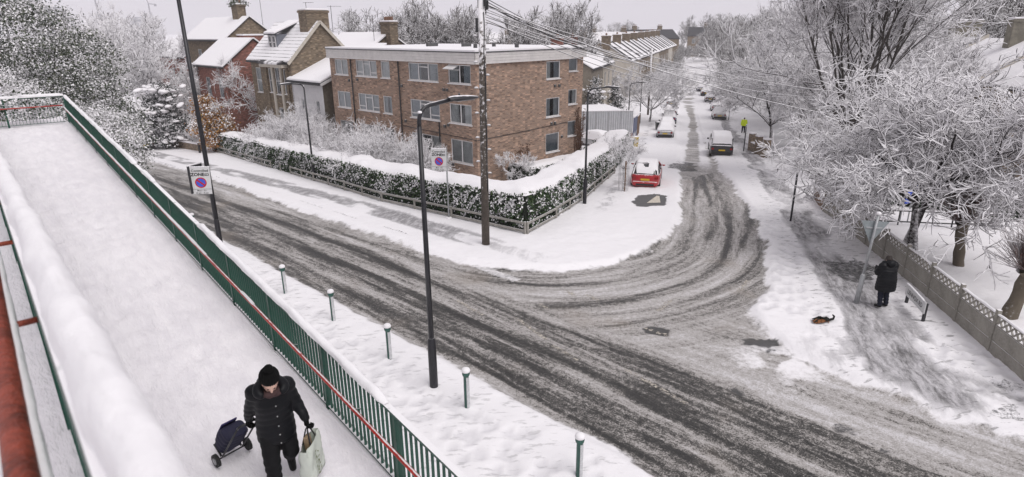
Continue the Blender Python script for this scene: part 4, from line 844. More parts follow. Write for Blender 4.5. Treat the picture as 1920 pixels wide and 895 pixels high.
# ---- pollards with brushes of shoots in the right hand garden
def pollard(seed, h, r0, lean, shoots, sl):
    rs = np.random.RandomState(seed); tv, tf, cv, cf = [], [], [], []; n0 = 0; n1 = 0
    P, R = grow(rs, np.zeros((1, 3)), np.array([[lean[0], lean[1], 1.0]]), np.array([h]), np.array([r0]), 9, .09, .05); R[:] = r0*(1+.3*np.sin(np.arange(9)*2.1+seed)*.5); R[:, 0] *= 1.3; R[:, -1] = r0*1.15
    V, Fq = tubes(P, R, 12); V = V + (vnoise(V[:, 0]*7+V[:, 2]*3, V[:, 1]*7, seed, 1.0)[:, None]-.5)*r0*.5; tv.append(V); tf.append(Fq); n0 += len(V)
    heads = [P[0, -1]]
    for k in range(4):
        az = k*1.6+rs.rand(); b = P[0, -2-(k % 3)]; Pk, Rk = grow(rs, b[None], np.array([[math.cos(az), math.sin(az), .7]]), np.array([rs.uniform(.35, .7)]), np.array([r0*.62]), 5, .15, .1); Rk[:] = r0*.55; Rk[:, -1] = r0*.8
        V, Fq = tubes(Pk, Rk, 8); tv.append(V); tf.append(Fq+n0); n0 += len(V); heads.append(Pk[0, -1])
    for hd in heads:
        n = shoots; d = unit(np.stack([rs.randn(n)*.8, rs.randn(n)*.8, rs.uniform(.15, 1.4, n)], -1)); Ps, Rs = grow(rs, hd + d*r0*.8*rs.rand(n, 1), d, rs.uniform(.45, 1, n)*sl, np.full(n, .013), 4, .07, .06); V, Fq = tubes(Ps, np.maximum(Rs, .009), 3); cv.append(V); cf.append(Fq+n1); n1 += len(V)
    return (np.concatenate(tv), np.concatenate(tf)), (np.concatenate(cv), np.concatenate(cf))
pollG = bark_mat('pollard_bark', (.13, .11, .085), .5, .3, 1.2); shootM = bark_mat('pale_shoot', (.14, .09, .08), .1, .3, .8)
place_tree('pollard_tree', pollard(61, 2.5, .17, (-.1, .05), 160, 1.15), GS(1797, 500)-Vector((0, 0, .1)), 'pollarded tree with a brush of thin shoots, left one behind the fence', 'tree', 'pollarded trees', 0, mats=(pollG, shootM))
place_tree('pollard_tree', pollard(62, 2.35, .2, (.12, .1), 150, 1.0), GS(1890, 598)-Vector((0, 0, .1)), 'gnarled pollarded tree at the right edge of the picture', 'tree', 'pollarded trees', 0, mats=(pollG, shootM))
# ---- evergreens and laden bushes, built as leaf clumps round branch ends
def clump_bush(seed, lobes, nleaf, size, mat, loc, name, label, cat, group=None, snow=(.25, .75), rz=0, stem=True, core=None, clump=.28, twig=None, per=26, sag=0):
    """lobes: (x, y, z, rx, ry, rz); leaves gather in clumps near the lobe surfaces and leave gaps between"""
    rs = np.random.RandomState(seed); t = thing(name, loc, label, cat, group, rz); nc = max(8, nleaf//per); vol = np.array([l[3]*l[4]+l[3]*l[5] for l in lobes]); pick = rs.choice(len(lobes), nc, p=vol/vol.sum()); Lb = np.array(lobes)[pick]
    d = unit(rs.randn(nc, 3)); d[:, 2] = np.where(d[:, 2] < -.5, -d[:, 2], d[:, 2]); rr = rs.uniform(.62, 1.05, nc)[:, None]*(1+.22*(rs.rand(nc, 1)-.5)); cc = Lb[:, :3] + d*rr*Lb[:, 3:6]
    idx = np.repeat(np.arange(nc), per); off = rs.randn(len(idx), 3)*clump*np.array([1, 1, .6]); C = cc[idx] + off; Nn = unit(d[idx]*.7 + rs.randn(len(idx), 3)*.7 + np.array([0, 0, .5]))
    upk = np.clip(off[:, 2]/clump*.5 + .5*Nn[:, 2] + .25*d[idx][:, 2], -1, 1); ck = rs.rand(nc)[idx]; sp = np.clip((snow[0] + (snow[1]-snow[0])*np.clip(.5+upk*.9, 0, 1))*(.25+1.5*ck), 0, .98)
    V, Fq, lf = leaves(rs, C, Nn, size, sp); np_mesh('crown', V, Fq, mat, t, attr={'leaf': lf}, world=False)
    if stem:
        zc = np.mean([l[2] for l in lobes]); b = np.zeros((len(lobes), 3)); tgt = np.array([l[:3] for l in lobes]); dd = tgt - b; ln = np.linalg.norm(dd, axis=1); P, R = grow(rs, b, dd, ln, np.full(len(lobes), .06+.012*zc), 6, .08, .0); V1, F1 = tubes(P, R, 6)
        sub, R2 = grow(rs, np.repeat(P[:, -1], 14, 0), cc[rs.choice(nc, 14*len(lobes))]-np.repeat(P[:, -1], 14, 0), np.full(14*len(lobes), float(np.mean(vol))**.5*.75), np.full(14*len(lobes), .025), 4, .12); V2, F2 = tubes(sub, R2, 4)
        np_mesh('trunk', np.concatenate([V1, V2]), np.concatenate([F1, F2+len(V1)]), barkM, t, True, world=False)
    return t
RE_L = lambda a, e, z: RP(a, e, z)
clump_bush(71, [(0, 0, 8.6, 3.0, 3.0, 2.6), (-1.5, .4, 10.8, 2.0, 2.0, 1.7), (1.8, 1, 7.4, 2.6, 2.4, 2.0), (2.8, 0, 5.2, 2.2, 2.0, 2.2), (-2.5, -1, 7.0, 2.5, 2.4, 2.2), (3.8, .6, 3.4, 1.6, 1.6, 1.9), (.6, -.5, 5.0, 2.6, 2.2, 2.2)], 44000, .125, evergreenM, gp(-28.7, 38.5), 'evergreen_tree', 'big dark evergreen tree dusted with snow beyond the ramp at the left', 'tree', None, (.0, .5), clump=.30, per=16)
clump_bush(72, [(0, 0, 5.2, 2.6, 2.2, 2.0), (-1.8, -.4, 6.6, 2.0, 1.8, 1.6), (1.9, .2, 4.4, 1.8, 1.6, 1.5)], 26000, .11, evergreenM, gp(-27.2, 32), 'laden_bush', 'rounded bush heaped with snow behind the far end of the ramp', 'bush', None, (.45, 1.0), clump=.22, per=20)
clump_bush(73, [(0, 0, 3.4, 1.6, 1.6, 1.5), (-1.6, 1.0, 3.8, 1.4, 1.4, 1.3), (1.2, -1.2, 2.6, 1.3, 1.3, 1.5), (2.0, -2.6, 1.8, 1.0, 1.0, 1.1)], 22000, .105, evergreenM, gp(-22.6, 34.5), 'laden_bush', 'snow dusted bush between the ramp railing and the main road', 'bush', None, (.3, .9), clump=.24, per=20)
clump_bush(74, [(0, 0, 1.2, 1.2, 1.2, 1.2), (1.2, -1.6, 1.0, 1.0, 1.0, 1.0), (-1.2, 1.6, 1.4, 1.2, 1.2, 1.3)], 7000, .12, evergreenM, gp(-21.2, 32.6), 'laden_bush', 'low snowy bush by the road behind the green ramp railing', 'bush', None, (.4, .95), clump=.2, per=18)
clump_bush(75, [(0, 0, 5.8, 1.4, 1.4, .5), (-2, -1, 5.7, 1.4, 1.4, .45), (-4.2, -2, 5.6, 1.4, 1.2, .45)], 6000, .12, evergreenM, RP(A1+1.4, 1.0, 0), 'laden_bush', 'snowy bush showing through the pickets of the landing railing', 'bush', None, (.5, 1.0), clump=.2, per=18)
# dark conifer with heavy cushions of snow, orange leaved bush
ct = clump_bush(76, [(0, 0, 3.6, 1.6, 1.6, 1.2), (.2, .1, 5.2, 1.2, 1.2, 1.0), (-.8, -.6, 2.2, 1.5, 1.5, 1.1), (1.2, -.3, 2.4, 1.3, 1.3, 1.0), (0, 0, 1.0, 1.7, 1.7, .9)], 12000, .16, coniferM, gp(-33.0, 58.5), 'conifer', 'dark conifer carrying rounded cushions of snow beside the parked car', 'tree', None, (.05, .5), clump=.3, per=18)
def cushions(t, rs, pts, r):
    m = MB()
    for p in pts:
        s = r*rs.uniform(.35, 1.0); M = Euler((rs.uniform(-.3, .3), rs.uniform(-.3, .3), rs.uniform(0, 6))).to_matrix(); m.ell(p, (s*1.3, s*.9, s*.42), 8, 5, M)
    o = m.build('snow', snowM, t, True, world=False); o['kind'] = 'stuff'; return o
rs0 = random.Random(4); cushions(ct, rs0, [(rs0.gauss(0, .95), rs0.gauss(-.5, .7), rs0.uniform(1.0, 6.0)) for _ in range(150)], .4)
clump_bush(77, [(0, 0, 3.4, 1.1, 1.1, 1.0), (.7, .2, 2.4, 1.1, 1.0, 1.1), (-.6, 0, 2.1, .9, .9, 1.0), (.3, -.3, 1.2, 1.0, 1.0, 1.0), (-.3, 0, 4.3, .8, .8, .7)], 12000, .17, orangeM, gp(-27.0, 55.4), 'orange_bush', 'bush still holding orange autumn leaves under the snow by the hedge end', 'bush', None, (.02, .42), clump=.3, per=14)
# two small dark conifers past the flats, far conifer top right
for k, (x, y, s) in enumerate([(9.7, 72, 1.0), (12.3, 73.5, .85)]):
    t = clump_bush(80+k, [(0, 0, 1.2*s, 1.2*s, 1.2*s, 1.0*s), (0, 0, 2.7*s, 1.1*s, 1.1*s, 1.0*s), (0, 0, 4.2*s, .85*s, .85*s, .9*s), (0, 0, 5.4*s, .5*s, .5*s, .7*s)], 5000, .17, coniferM, gp(x, y), 'conifer', ('larger' if k == 0 else 'smaller')+' of two dark conifers beyond the flats', 'tree', 'dark conifers beyond the flats', (.1, .5), clump=.25, per=16)
    cushions(t, rs0, [(rs0.gauss(0, .5), rs0.gauss(-.4, .4), rs0.uniform(1.0, 5.2*s)) for _ in range(26)], .3)
def fir(seed, h, r, loc, label):
    rs = np.random.RandomState(seed); t = thing('fir_tree', loc, label, 'tree'); MB().tube([(0, 0, 0), (0, 0, h)], [.22, .02], 8).build('trunk', barkM, t, True, world=False); C = []; Nn = []
    for k in range(26):
        z = h*(.25+.74*k/25); rad = r*(1-k/26)+.25
        for q in range(9):
            az = rs.rand()*6.28; tt = np.linspace(.1, 1, 26); pts = np.stack([np.cos(az)*tt*rad, np.sin(az)*tt*rad, z - .35*tt*rad*.6 + .12*tt**2*rad], -1); C.append(np.repeat(pts, 2, 0) + rs.randn(52, 3)*[.16, .16, .05]); Nn.append(unit(rs.randn(52, 3)*.5+[0, 0, 1]))
    C, Nn = np.concatenate(C), np.concatenate(Nn); V, Fq, lf = leaves(rs, C, Nn, .26, np.full(len(C), .42)); np_mesh('crown', V, Fq, coniferM, t, attr={'leaf': lf}, world=False)
fir(91, 13.5, 4.2, gp(53, 56), 'snow dusted fir tree above the right hand roofs')
# street sapling with its stakes
p = GS(1168, 360); sp_, _ = place_tree('sapling', bare_tree(57, 3.2, 1.4, .035, 1, .6, ((5, (25, 55), (.5, .8)), (5, (25, 60), (.5, .7))), 7, .3, .05, twr=.013, limb=6, max_twigs=2200, min_r=.010), p, 'young street tree inside a wire guard beside the hedge and red car', 'tree', None, 0)
guardM = pmat('grey_wire_guard', (.34, .33, .33), .6, .2, 10, .05, snow=(.4, .3, .4)); m = MB()
for k in range(12): a = k*math.pi/6; m.tube([(.28*math.cos(a), .28*math.sin(a), 0), (.28*math.cos(a), .28*math.sin(a), 1.45)], .006, 4)
for z in np.arange(.1, 1.5, .22): m.tube([(.28*math.cos(k*math.pi/8), .28*math.sin(k*math.pi/8), z) for k in range(17)], .005, 4, False)
gd = thing('tree_guard', p, 'cylindrical wire guard with a wooden stake round the young street tree', 'tree guard'); m.build('mesh_cage', guardM, gd, world=False); MB().tube([(.05, -.2, -.1), (.05, -.2, 1.75)], .045, 8).build('stake', pmat('brown_stake', (.17, .10, .06), .8, .3, 8, .2), gd, True, world=False)
# ================================================================ hedge, fences, lamps, signs, poles
def resample(pts, step):
    pts = [Vector(p[:2]) for p in pts]; out = []
    for a, b in zip(pts[:-1], pts[1:]):
        n = max(1, int((b-a).length/step)); out += [a.lerp(b, i/n) for i in range(n)]
    return out + [pts[-1]]
def offset(pts, dist):
    out = []
    for i, p in enumerate(pts):
        a = pts[max(0, i-1)]; b = pts[min(len(pts)-1, i+1)]; d1 = (p-a).normalized() if i else (b-p).normalized(); d2 = (b-p).normalized() if i < len(pts)-1 else d1
        n1, n2 = Vector((-d1.y, d1.x)), Vector((-d2.y, d2.x)); n = (n1+n2).normalized(); out.append(p + n*dist/max(.5, n.dot(n1)))
    return out
hedgeCore = pmat('hedge_core', (.010, .016, .008), .95, .4, 9, .4)
def even(pts, n):
    d = [0.0]
    for a, b in zip(pts[:-1], pts[1:]): d.append(d[-1] + (b-a).length)
    t = np.linspace(0, d[-1], n); return [Vector((float(np.interp(q, d, [p.x for p in pts])), float(np.interp(q, d, [p.y for p in pts])))) for q in t]
def hedge_lines(pts, w, side, corner=None):
    runs = [pts] if corner is None else [pts[:corner+1], pts[corner:]]; F_, A_, B_ = [], [], []
    fs = [resample(r, .3) for r in runs]; ins = []
    for dist in (.12, w):
        o = [offset(f, dist*side) for f in fs]
        if corner is not None:                                     # both inner lines end where they cross
            a0, a1, b0, b1 = o[0][-2], o[0][-1], o[1][0], o[1][1]; d1, d2 = a1-a0, b1-b0; den = d1.x*d2.y-d1.y*d2.x; k = ((b0.x-a0.x)*d2.y-(b0.y-a0.y)*d2.x)/den; X = a0+d1*k; c = Vector(pts[corner][:2])
            lo = [p for p in o[0] if (p-o[0][0]).length < (X-o[0][0]).length-.05] + [X]; hi = [X] + [p for p in o[1] if (p-o[1][-1]).length < (X-o[1][-1]).length-.05]; o = [even(lo, len(fs[0])), even(hi, len(fs[1]))]
        ins.append(o)
    f = fs[0] + (fs[1][1:] if corner is not None else []); g = lambda o: o[0] + (o[1][1:] if corner is not None else []); return f, g(ins[0]), g(ins[1])
def hedge(pts, w, h, seed, label, dens=260, size=.1, name='hedge', side=1, snow_h=.2, cat='hedge', sn=(.22, .8), flop=.25, corner=None):
    f, fr, bk = hedge_lines(pts, w, side, corner); rs = np.random.RandomState(seed); t = thing(name, gp(f[len(f)//2].x, f[len(f)//2].y), label, cat); n = len(f); m = MB()
    zg = lambda p: float(gz(p.y))
    hh = [h*(.93+.14*fbm(np.array([i*.3]), np.array([0.0]), seed, .8, 3)[0]) for i in range(n)]
    for i in range(n): m.v += [(fr[i].x, fr[i].y, zg(fr[i])-.1), (bk[i].x, bk[i].y, zg(bk[i])-.1), (bk[i].x, bk[i].y, zg(bk[i])+hh[i]*.97), (fr[i].x, fr[i].y, zg(fr[i])+hh[i]*.97)]
    for i in range(n-1): m.f += [tuple(4*i+k if j in (0, 3) else 4*i+4+k for j, k in zip((0, 1, 2, 3), (a, a, b, b))) for a, b in ((0, 1), (1, 2), (2, 3), (3, 0))]
    m.f += [(0, 1, 2, 3), (4*n-1, 4*n-2, 4*n-3, 4*n-4)]; m.build('core', hedgeCore, t)
    F_ = np.array([(p.x, p.y, zg(p)) for p in fr]); B_ = np.array([(p.x, p.y, zg(p)) for p in bk]); H_ = np.array(hh); seg = np.linalg.norm(F_[1:, :2]-F_[:-1, :2], axis=1); cum = seg/seg.sum()
    def strip(A, nrm_sign, area_h, cnt):
        i = rs.choice(n-1, cnt, p=cum); u = rs.rand(cnt); P = A[i]*(1-u)[:, None] + A[i+1]*u[:, None]; z = rs.rand(cnt)**.9; d = A[i+1]-A[i]; nr = unit(np.stack([d[:, 1], -d[:, 0], np.zeros(cnt)], -1))*nrm_sign
        P[:, 2] += z*H_[i]*1.02; bulge = (fbm(P[:, 0]*1.0+P[:, 1], P[:, 2], seed+3, 1.1, 3)-.4)*.34; P[:, :2] += (nr*(rs.uniform(-.04, .12, cnt)+bulge)[:, None])[:, :2]; return P, nr, z
    L_ = seg.sum(); c1 = int(L_*h*dens); P1, n1, z1 = strip(F_, side, h, c1); c2 = int(L_*h*dens*.35); P2, n2, z2 = strip(B_, -side, h, c2)
    P, Nn, Z = np.concatenate([P1, P2]), np.concatenate([n1, n2]), np.concatenate([z1, z2]); N2 = unit(Nn*.8 + rs.randn(len(P), 3)*.6 + np.array([0, 0, .35])); clump = fbm(P[:, 0]*1.1+P[:, 1]*.6, P[:, 2]*1.2+P[:, 1], seed+5, 2.2, 3)
    sp = np.clip(sn[0] + (sn[1]-sn[0])*(.5*N2[:, 2]+.30*Z+2.6*(clump-.47)), .04, .95); V, Fq, lf = leaves(rs, P, N2, size, sp); np_mesh('foliage', V, Fq, hedgeLeafM, t, attr={'leaf': lf})
    # snow lying thick along the top, its lip hanging ragged over the front
    K = 13; V = []; Fq = []
    for i in range(n):
        for k in range(K):
            s = k/(K-1); p = fr[i].lerp(bk[i], s*1.02-.01) ; q = 2*s-1; dome = (1-abs(q)**4)
            nz1 = fbm(np.array([p.x]), np.array([p.y]), seed+8, 1.3, 4)[0]; z = zg(p) + hh[i] + snow_h*(.35+.65*dome) + (nz1-.5)*.22
            if k == 0 or k == K-1: z = zg(p) + hh[i] - flop*fbm(np.array([p.x*1.0]), np.array([p.y*1.0]), seed+12, 2.6, 3)[0]
            V.append((p.x, p.y, z))
            if k == 0: d = (fr[i]-bk[i]).normalized()*(.06+.1*nz1); V[-1] = (p.x+d.x, p.y+d.y, z)
    for i in range(n-1): Fq += [(i*K+k, (i+1)*K+k, (i+1)*K+k+1, i*K+k+1) if side > 0 else (i*K+k, i*K+k+1, (i+1)*K+k+1, (i+1)*K+k) for k in range(K-1)]
    np_mesh('snow_cap', V, np.array(Fq), snowM, t, True); return t
FENCE_L = [(-27.6, 56.4), (-22.7, 50.5), (-12.6, 38.3), (-6.9, 31.7), (-2.85, 28.2), (.62, 25.25)]; FENCE_R = [(.62, 25.25), (2.05, 27.9), (3.65, 31.4), (6.8, 40.3), (10.3, 53.2)]
hedge(FENCE_L + FENCE_R[1:], 1.75, 1.85, 201, 'long clipped hedge with a thick cap of snow round the flats garden', 330, .115, side=1, flop=.14, sn=(.15, .75), corner=5)
hedge([(.9, 36.6), (3.2, 38.8), (6.4, 42.6)], 1.6, 1.1, 202, 'low dark hedge under the side wall of the flats', 260, .1, side=1, sn=(.1, .6))
hedge([(26.2, 26.0), (21.6, 27.6), (18.0, 31.0)], 1.3, 1.25, 203, 'dark garden hedge with a snow cap in front of the right hand houses', 230, .12, side=-1, sn=(.05, .6))
# ---- two rail timber fence at the foot of the hedge
railM = pmat('weathered_white_timber', (.30, .285, .26), .85, .3, 5, .2, snow=(.6, .2, .4))
def timber_fence(pts, label, skip=()):
    f = resample(pts, 1.9); t = thing('rail_fence', gp(f[0].x, f[0].y), label, 'fence', 'timber rail fences along the hedge'); ps = [Vector((p.x, p.y, float(gz(p.y)))) for p in f]
    for i, p in enumerate(ps):
        MB().box((p.x, p.y, p.z+.32), (.08, .08, .85), .6).build('post', railM, t)
        if i < len(ps)-1 and i not in skip:
            q = ps[i+1]; tl = RNG.uniform(-.02, .02)
            for z in (.2, .56): MB().bar(p+Vector((0, 0, z+.1)), q+Vector((0, 0, z+.1+tl)), .03, .10).build('rail', railM, t)
    return t
offL = [Vector(p)+Vector((-.05, -.06)) for p in FENCE_L]; timber_fence(offL, 'long two rail timber fence below the hedge along the main road', (8, 9))
offR = [Vector(p)+Vector((.06, -.05)) for p in FENCE_R[:3]]; timber_fence(offR, 'short two rail timber fence below the hedge along the side street'); timber_fence([Vector((4.0, 31.9)), Vector((6.9, 40.2))], 'half buried timber fence below the hedge past the street lamp')
# ---- street lamps
postM = pmat('black_lamp_paint', (.014, .014, .018), .38, .3, 4, .05, snow=(.9, .08, .1)); poleSnow = pmat('black_post_with_rime', (.018, .018, .024), .45, .3, 4, .08, snow=(.75, .2, .75))
def lamp(base, h, arm_dir, arm, label, r=.055, head=True, basew=.1, head_len=.62):
    t = thing('street_lamp', base, label, 'street lamp', 'street lamps'); d = Vector((*arm_dir, 0)).normalized(); P0 = Vector((0, 0, 0))
    MB().tube([(0, 0, -.2), (0, 0, 1.25), (0, 0, 1.34)], [basew, basew*.97, r*1.15], 14).build('base', postM, t, True, world=False, auto=40)
    if not head: MB().tube([(0, 0, 1.3), (0, 0, h)], [r*1.12, r*.75], 14).build('column', postM, t, True, world=False); return t
    MB().tube([(0, 0, 1.3), (0, 0, h-.5)], [r*1.1, r*.8], 14).build('column', postM, t, True, world=False)
    pts = [Vector((0, 0, h-.52))]
    for k in range(7): a = k/6*RAD(83); pts.append(Vector((0, 0, h-.42)) + d*(.34*(1-math.cos(a))) + Vector((0, 0, .34*math.sin(a))))
    pts.append(pts[-1] + d*(arm-.34-.0) + Vector((0, 0, .07))); MB().tube(pts, r*.72, 12).build('arm', postM, t, True, world=False)
    e = pts[-1]; sd_ = Vector((-d.y, d.x, 0)); m = MB(); ring_ = []
    prof = [(-.12, .07, .055, -.03), (0, .105, .075, -.035), (.18, .14, .075, -.04), (head_len*.7, .15, .055, -.04), (head_len, .10, .02, -.035)]
    n = 12
    for x, w, zt, zb in prof:
        for k in range(n): a = 2*math.pi*k/n; c, s = math.cos(a), math.sin(a); m.v.append(tuple(e + d*x + sd_*(w*c) + Vector((0, 0, zt*s if s > 0 else -zb*s))))
    for i in range(len(prof)-1): m.f += [(i*n+k, i*n+(k+1) % n, (i+1)*n+(k+1) % n, (i+1)*n+k) for k in range(n)]
    m.f += [tuple(range(n)), tuple(reversed(range((len(prof)-1)*n, len(prof)*n)))]; hd = m.build('lamp_head', postM, t, True, world=False, auto=50)
    MB().obox(e + d*.08 - sd_*.09 + Vector((0, 0, -.052)), d*(head_len*.7), sd_*.18, Vector((0, 0, .012))).build('lens', pmat('lamp_lens', (.35, .36, .38), .2, .1, 5, 0), hd, world=False)
    MB().box(tuple(e + d*.2 + Vector((0, 0, .09))), (.04, .04, .05)).build('sensor', postM, hd, world=False)
    MB().ell(pts[3]+Vector((0, 0, .05)), (.055, .05, .035), 8, 5).build('snow', snowM, t, True, world=False)
    return t
lamp(GS(814, 728), 6.9, (.70, .715), 1.0, 'black street lamp with a flat head standing on the near snowy verge', r=.062, basew=.105, head_len=.72)
lamp(GS(590, 340), 6.15, (-.70, -.715), .95, 'black street lamp in front of the hedge, its head pointing left'); lamp(GS(1096, 384), 5.95, (.965, -.262), 1.0, 'black street lamp by the hedge along the side street')
lamp(gp(11.9, 62.5), 5.9, (.965, -.262), 1.0, 'street lamp by the metal sheet fence beyond the flats'); lamp(gp(16.4, 78.5), 6.0, (.965, -.262), 1.0, 'farthest street lamp on the left of the side street'); lamp(gp(-41.8, 74), 6.0, (-.70, -.715), 1.0, 'street lamp far along the main road at the left')
tall = lamp(GS(416, 474), 10.2, (.7, .7), 1.2, 'tall black lamp column rising out of the picture, carrying a zone sign', r=.085, head=True, basew=.105)
# ---- controlled zone signs
signW = pmat('sign_white', (.66, .66, .66), .45, .06, 4, 0); signBlack = pmat('sign_black', (.012, .012, .012), .5, .1, 4, 0); signRed = pmat('sign_red', (.50, .01, .02), .45, .1, 5, 0); signBlue = pmat('sign_blue', (.05, .11, .62), .45, .1, 5, 0); signBack = pmat('sign_back', (.03, .03, .034), .5, .2, 4, .05); galvM = pmat('galvanised_grey', (.34, .35, .36), .45, .2, 7, .08, metallic=.3, snow=(.85, .1, .25))
FONT_CACHE = {}
def text(txt, size, M, mat, parent, name='lettering', bold=.0, align='CENTER', sx=1.0):
    cu = bpy.data.curves.new(name, 'FONT'); cu.body = txt; cu.size = size; cu.align_x = align; cu.offset = bold; cu.resolution_u = 3
    o = bpy.data.objects.new('tmp', cu); me = evaluated(o); bpy.data.curves.remove(cu)
    me.transform(Matrix.Diagonal((sx, 1, 1, 1))); me.transform(M); me.materials.append(mat); me.name = name; return link_mesh(name, me, parent)
def disc(m, c, r, n=28, z=0.0, r2=0):
    o = len(m.v)
    if r2 <= 0:
        m.v += [(c[0]+r*math.cos(2*math.pi*k/n), z, c[1]+r*math.sin(2*math.pi*k/n)) for k in range(n)]; m.f.append(tuple(o+k for k in range(n)))
    else:
        for k in range(n): a = 2*math.pi*k/n; m.v += [(c[0]+r*math.cos(a), z, c[1]+r*math.sin(a)), (c[0]+r2*math.cos(a), z, c[1]+r2*math.sin(a))]
        m.f += [(o+2*k, o+2*((k+1) % n), o+2*((k+1) % n)+1, o+2*k+1) for k in range(n)]
    return m
def zone_sign(loc, face, label, top, low, tilt=0.0, w=.72, h=1.06, extra=None):
    """plate faces local -y"""
    t = thing('zone_sign', loc, label, 'sign', 'controlled zone signs'); t.rotation_euler = (0, tilt, face)
    MB().box((0, .012, 0), (w, .022, h)).build('plate', signW, t, world=False, bevel=.004); MB().box((0, .03, 0), (w+.012, .012, h+.012)).build('back', signBack, t, world=False)
    T = lambda x, z: Matrix.Translation((x, -.004, z)) @ Matrix.Rotation(math.pi/2, 4, 'X')
    text(top, .135, T(0, h*.33), signBlack, t, bold=.002); text('ZONE', .165, T(-w*.12, h*.18), signBlack, t, bold=.006, sx=1.05)
    MB().box((w*.33, -.002, h*.225), (w*.2, .004, .085)).build('camera_symbol', signBlack, t, world=False); MB().box((w*.30, -.004, h*.225), (w*.07, .004, .03)).build('symbol_mark', signW, t, world=False); MB().box((w*.375, -.004, h*.225), (w*.05, .004, .045)).build('symbol_mark', signW, t, world=False)
    disc(MB(), (0, -h*.07), w*.245, z=-.0035).build('blue_disc', signBlue, t, world=False); disc(MB(), (0, -h*.07), w*.285, z=-.005, r2=w*.225).build('red_ring', signRed, t, world=False)
    a = RAD(-40); dx, dz = math.cos(a), math.sin(a); r = w*.24; k = .032; MB().add([(dx*r-dz*k, -.0056, -h*.07+dz*r+dx*k), (-dx*r-dz*k, -.0056, -h*.07-dz*r+dx*k), (-dx*r+dz*k, -.0056, -h*.07-dz*r-dx*k), (dx*r+dz*k, -.0056, -h*.07+dz*r-dx*k)], [(0, 1, 2, 3)]).build('red_bar', signRed, t, world=False)
    MB().box((0, -.002, -h*.31), (w*.98, .004, .008)).build('divider', signBlack, t, world=False)
    for i, l in enumerate(low): text(l, .085, T(0, -h*(.39+.09*i)), signBlack, t, bold=.001)
    m = MB(); rs = random.Random(len(top)); 
    for k in range(9): m.ell((-w/2+.04+k*(w-.08)/8, .015, h/2+.012), (.055, .03, .02+.012*rs.random()), 7, 4)
    m.build('snow', snowM, t, True, world=False); return t
tb = tall.location
zone_sign(Vector((tb.x-.26, tb.y-.16, tb.z+2.95)), RAD(14), 'white controlled zone sign with blue and red roundel on the tall lamp column', 'Controlled', ('Mon - Fri', '10 am - 4 pm'), RAD(2.5))
zs = thing('traffic_sign', Vector((tb.x-.5, tb.y+.02, tb.z+3.0)), 'black backed sign fixed behind the zone sign on the tall lamp', 'sign', None, RAD(72)); MB().box((0, 0, 0), (.72, .03, 1.06)).build('plate', signBack, zs, world=False, bevel=.004); MB().box((0, 0, .56), (.74, .07, .05)).build('snow', snowM, zs, world=False, bevel=.015)
cp = GS(842, 412); zone_sign(Vector((cp.x-.34, cp.y-.1, cp.z+2.85)), RAD(-8), 'white controlled zone sign with roundel on a grey post by the hedge', 'Controlled', ('Mon - Fri', '10 am - 6 pm'), 0, w=.70, h=1.02)
cpp = thing('sign_post', cp, 'slim grey post holding the zone sign in front of the hedge', 'post'); MB().tube([(0, 0, -.2), (0, 0, 3.3)], .038, 10).build('tube', galvM, cpp, True, world=False); MB().lathe([(.16, 0), (.14, .05), (.06, .07)], n=10).build('snow_collar', snowM, cpp, True, world=False)
# ---- telegraph pole with steps and wires
poleM = pmat('old_pole_timber', (.085, .07, .058), .85, .35, 6, .5, snow=(.25, .2, 1.0)); wireM = bark_mat('snowy_wire', (.03, .03, .032), -.1, .3, .6); wireD = pmat('dark_wire', (.02, .02, .022), .6, .1, 5, 0)
tp = GS(911, 461); pole = thing('telegraph_pole', tp, 'old timber telegraph pole with climbing steps at the hedge corner', 'pole'); topz = 9.6
MB().tube([(0, 0, -.3), (.01, 0, 3), (.03, .01, 6.5), (.05, .02, topz)], [.165, .155, .14, .125], 14).build('shaft', poleM, pole, True, world=False)
stM = pmat('galvanised_step', (.28, .28, .29), .5, .2, 8, .05, snow=(.2, .3, .3))
for k in range(12):
    z = 3.0 + k*.47; sg = -1 if k % 2 else 1; st_ = MB().bar((sg*.13, -.03, z), (sg*.30, -.06, z+.01), .03, .025).build('step', stM, pole, world=False); MB().ell((sg*.22, -.045, z+.035), (.08, .04, .03), 7, 4).build('snow', snowM, st_, True, world=False)
MB().lathe([(.15, topz-.05), (.16, topz+.0), (.13, topz+.08)], n=12).build('cap', wireD, pole, True, world=False)
for a, z in ((0, topz-.35), (1.0, topz-.5), (2.1, topz-.3), (-.8, topz-.25)): MB().box((.05+.19*math.cos(a), .02+.19*math.sin(a), z), (.12, .1, .32)).build('junction_box', wireD, pole, world=False, bevel=.02)
MB().box((-.14, -.08, topz-1.05), (.1, .1, .5)).build('junction_box', wireD, pole, world=False, bevel=.02)
MB().tube([(.12+.02*math.sin(k), -.11, topz-.6-k*.32) for k in range(22)], .02, 6).build('cable', wireD, pole, True, world=False)
def wire(a, b, sag, r, mat, label):
    a, b = Vector(a), Vector(b); n = 40; pts = [a.lerp(b, i/n) - Vector((0, 0, sag*4*(i/n)*(1-i/n))) for i in range(n+1)]; o = MB().tube(pts, r, 6).build('overhead_wire', mat, None, True); tag(o, label, 'wire', 'overhead wires')
T0 = tp + Vector((.15, .05, topz-.3))
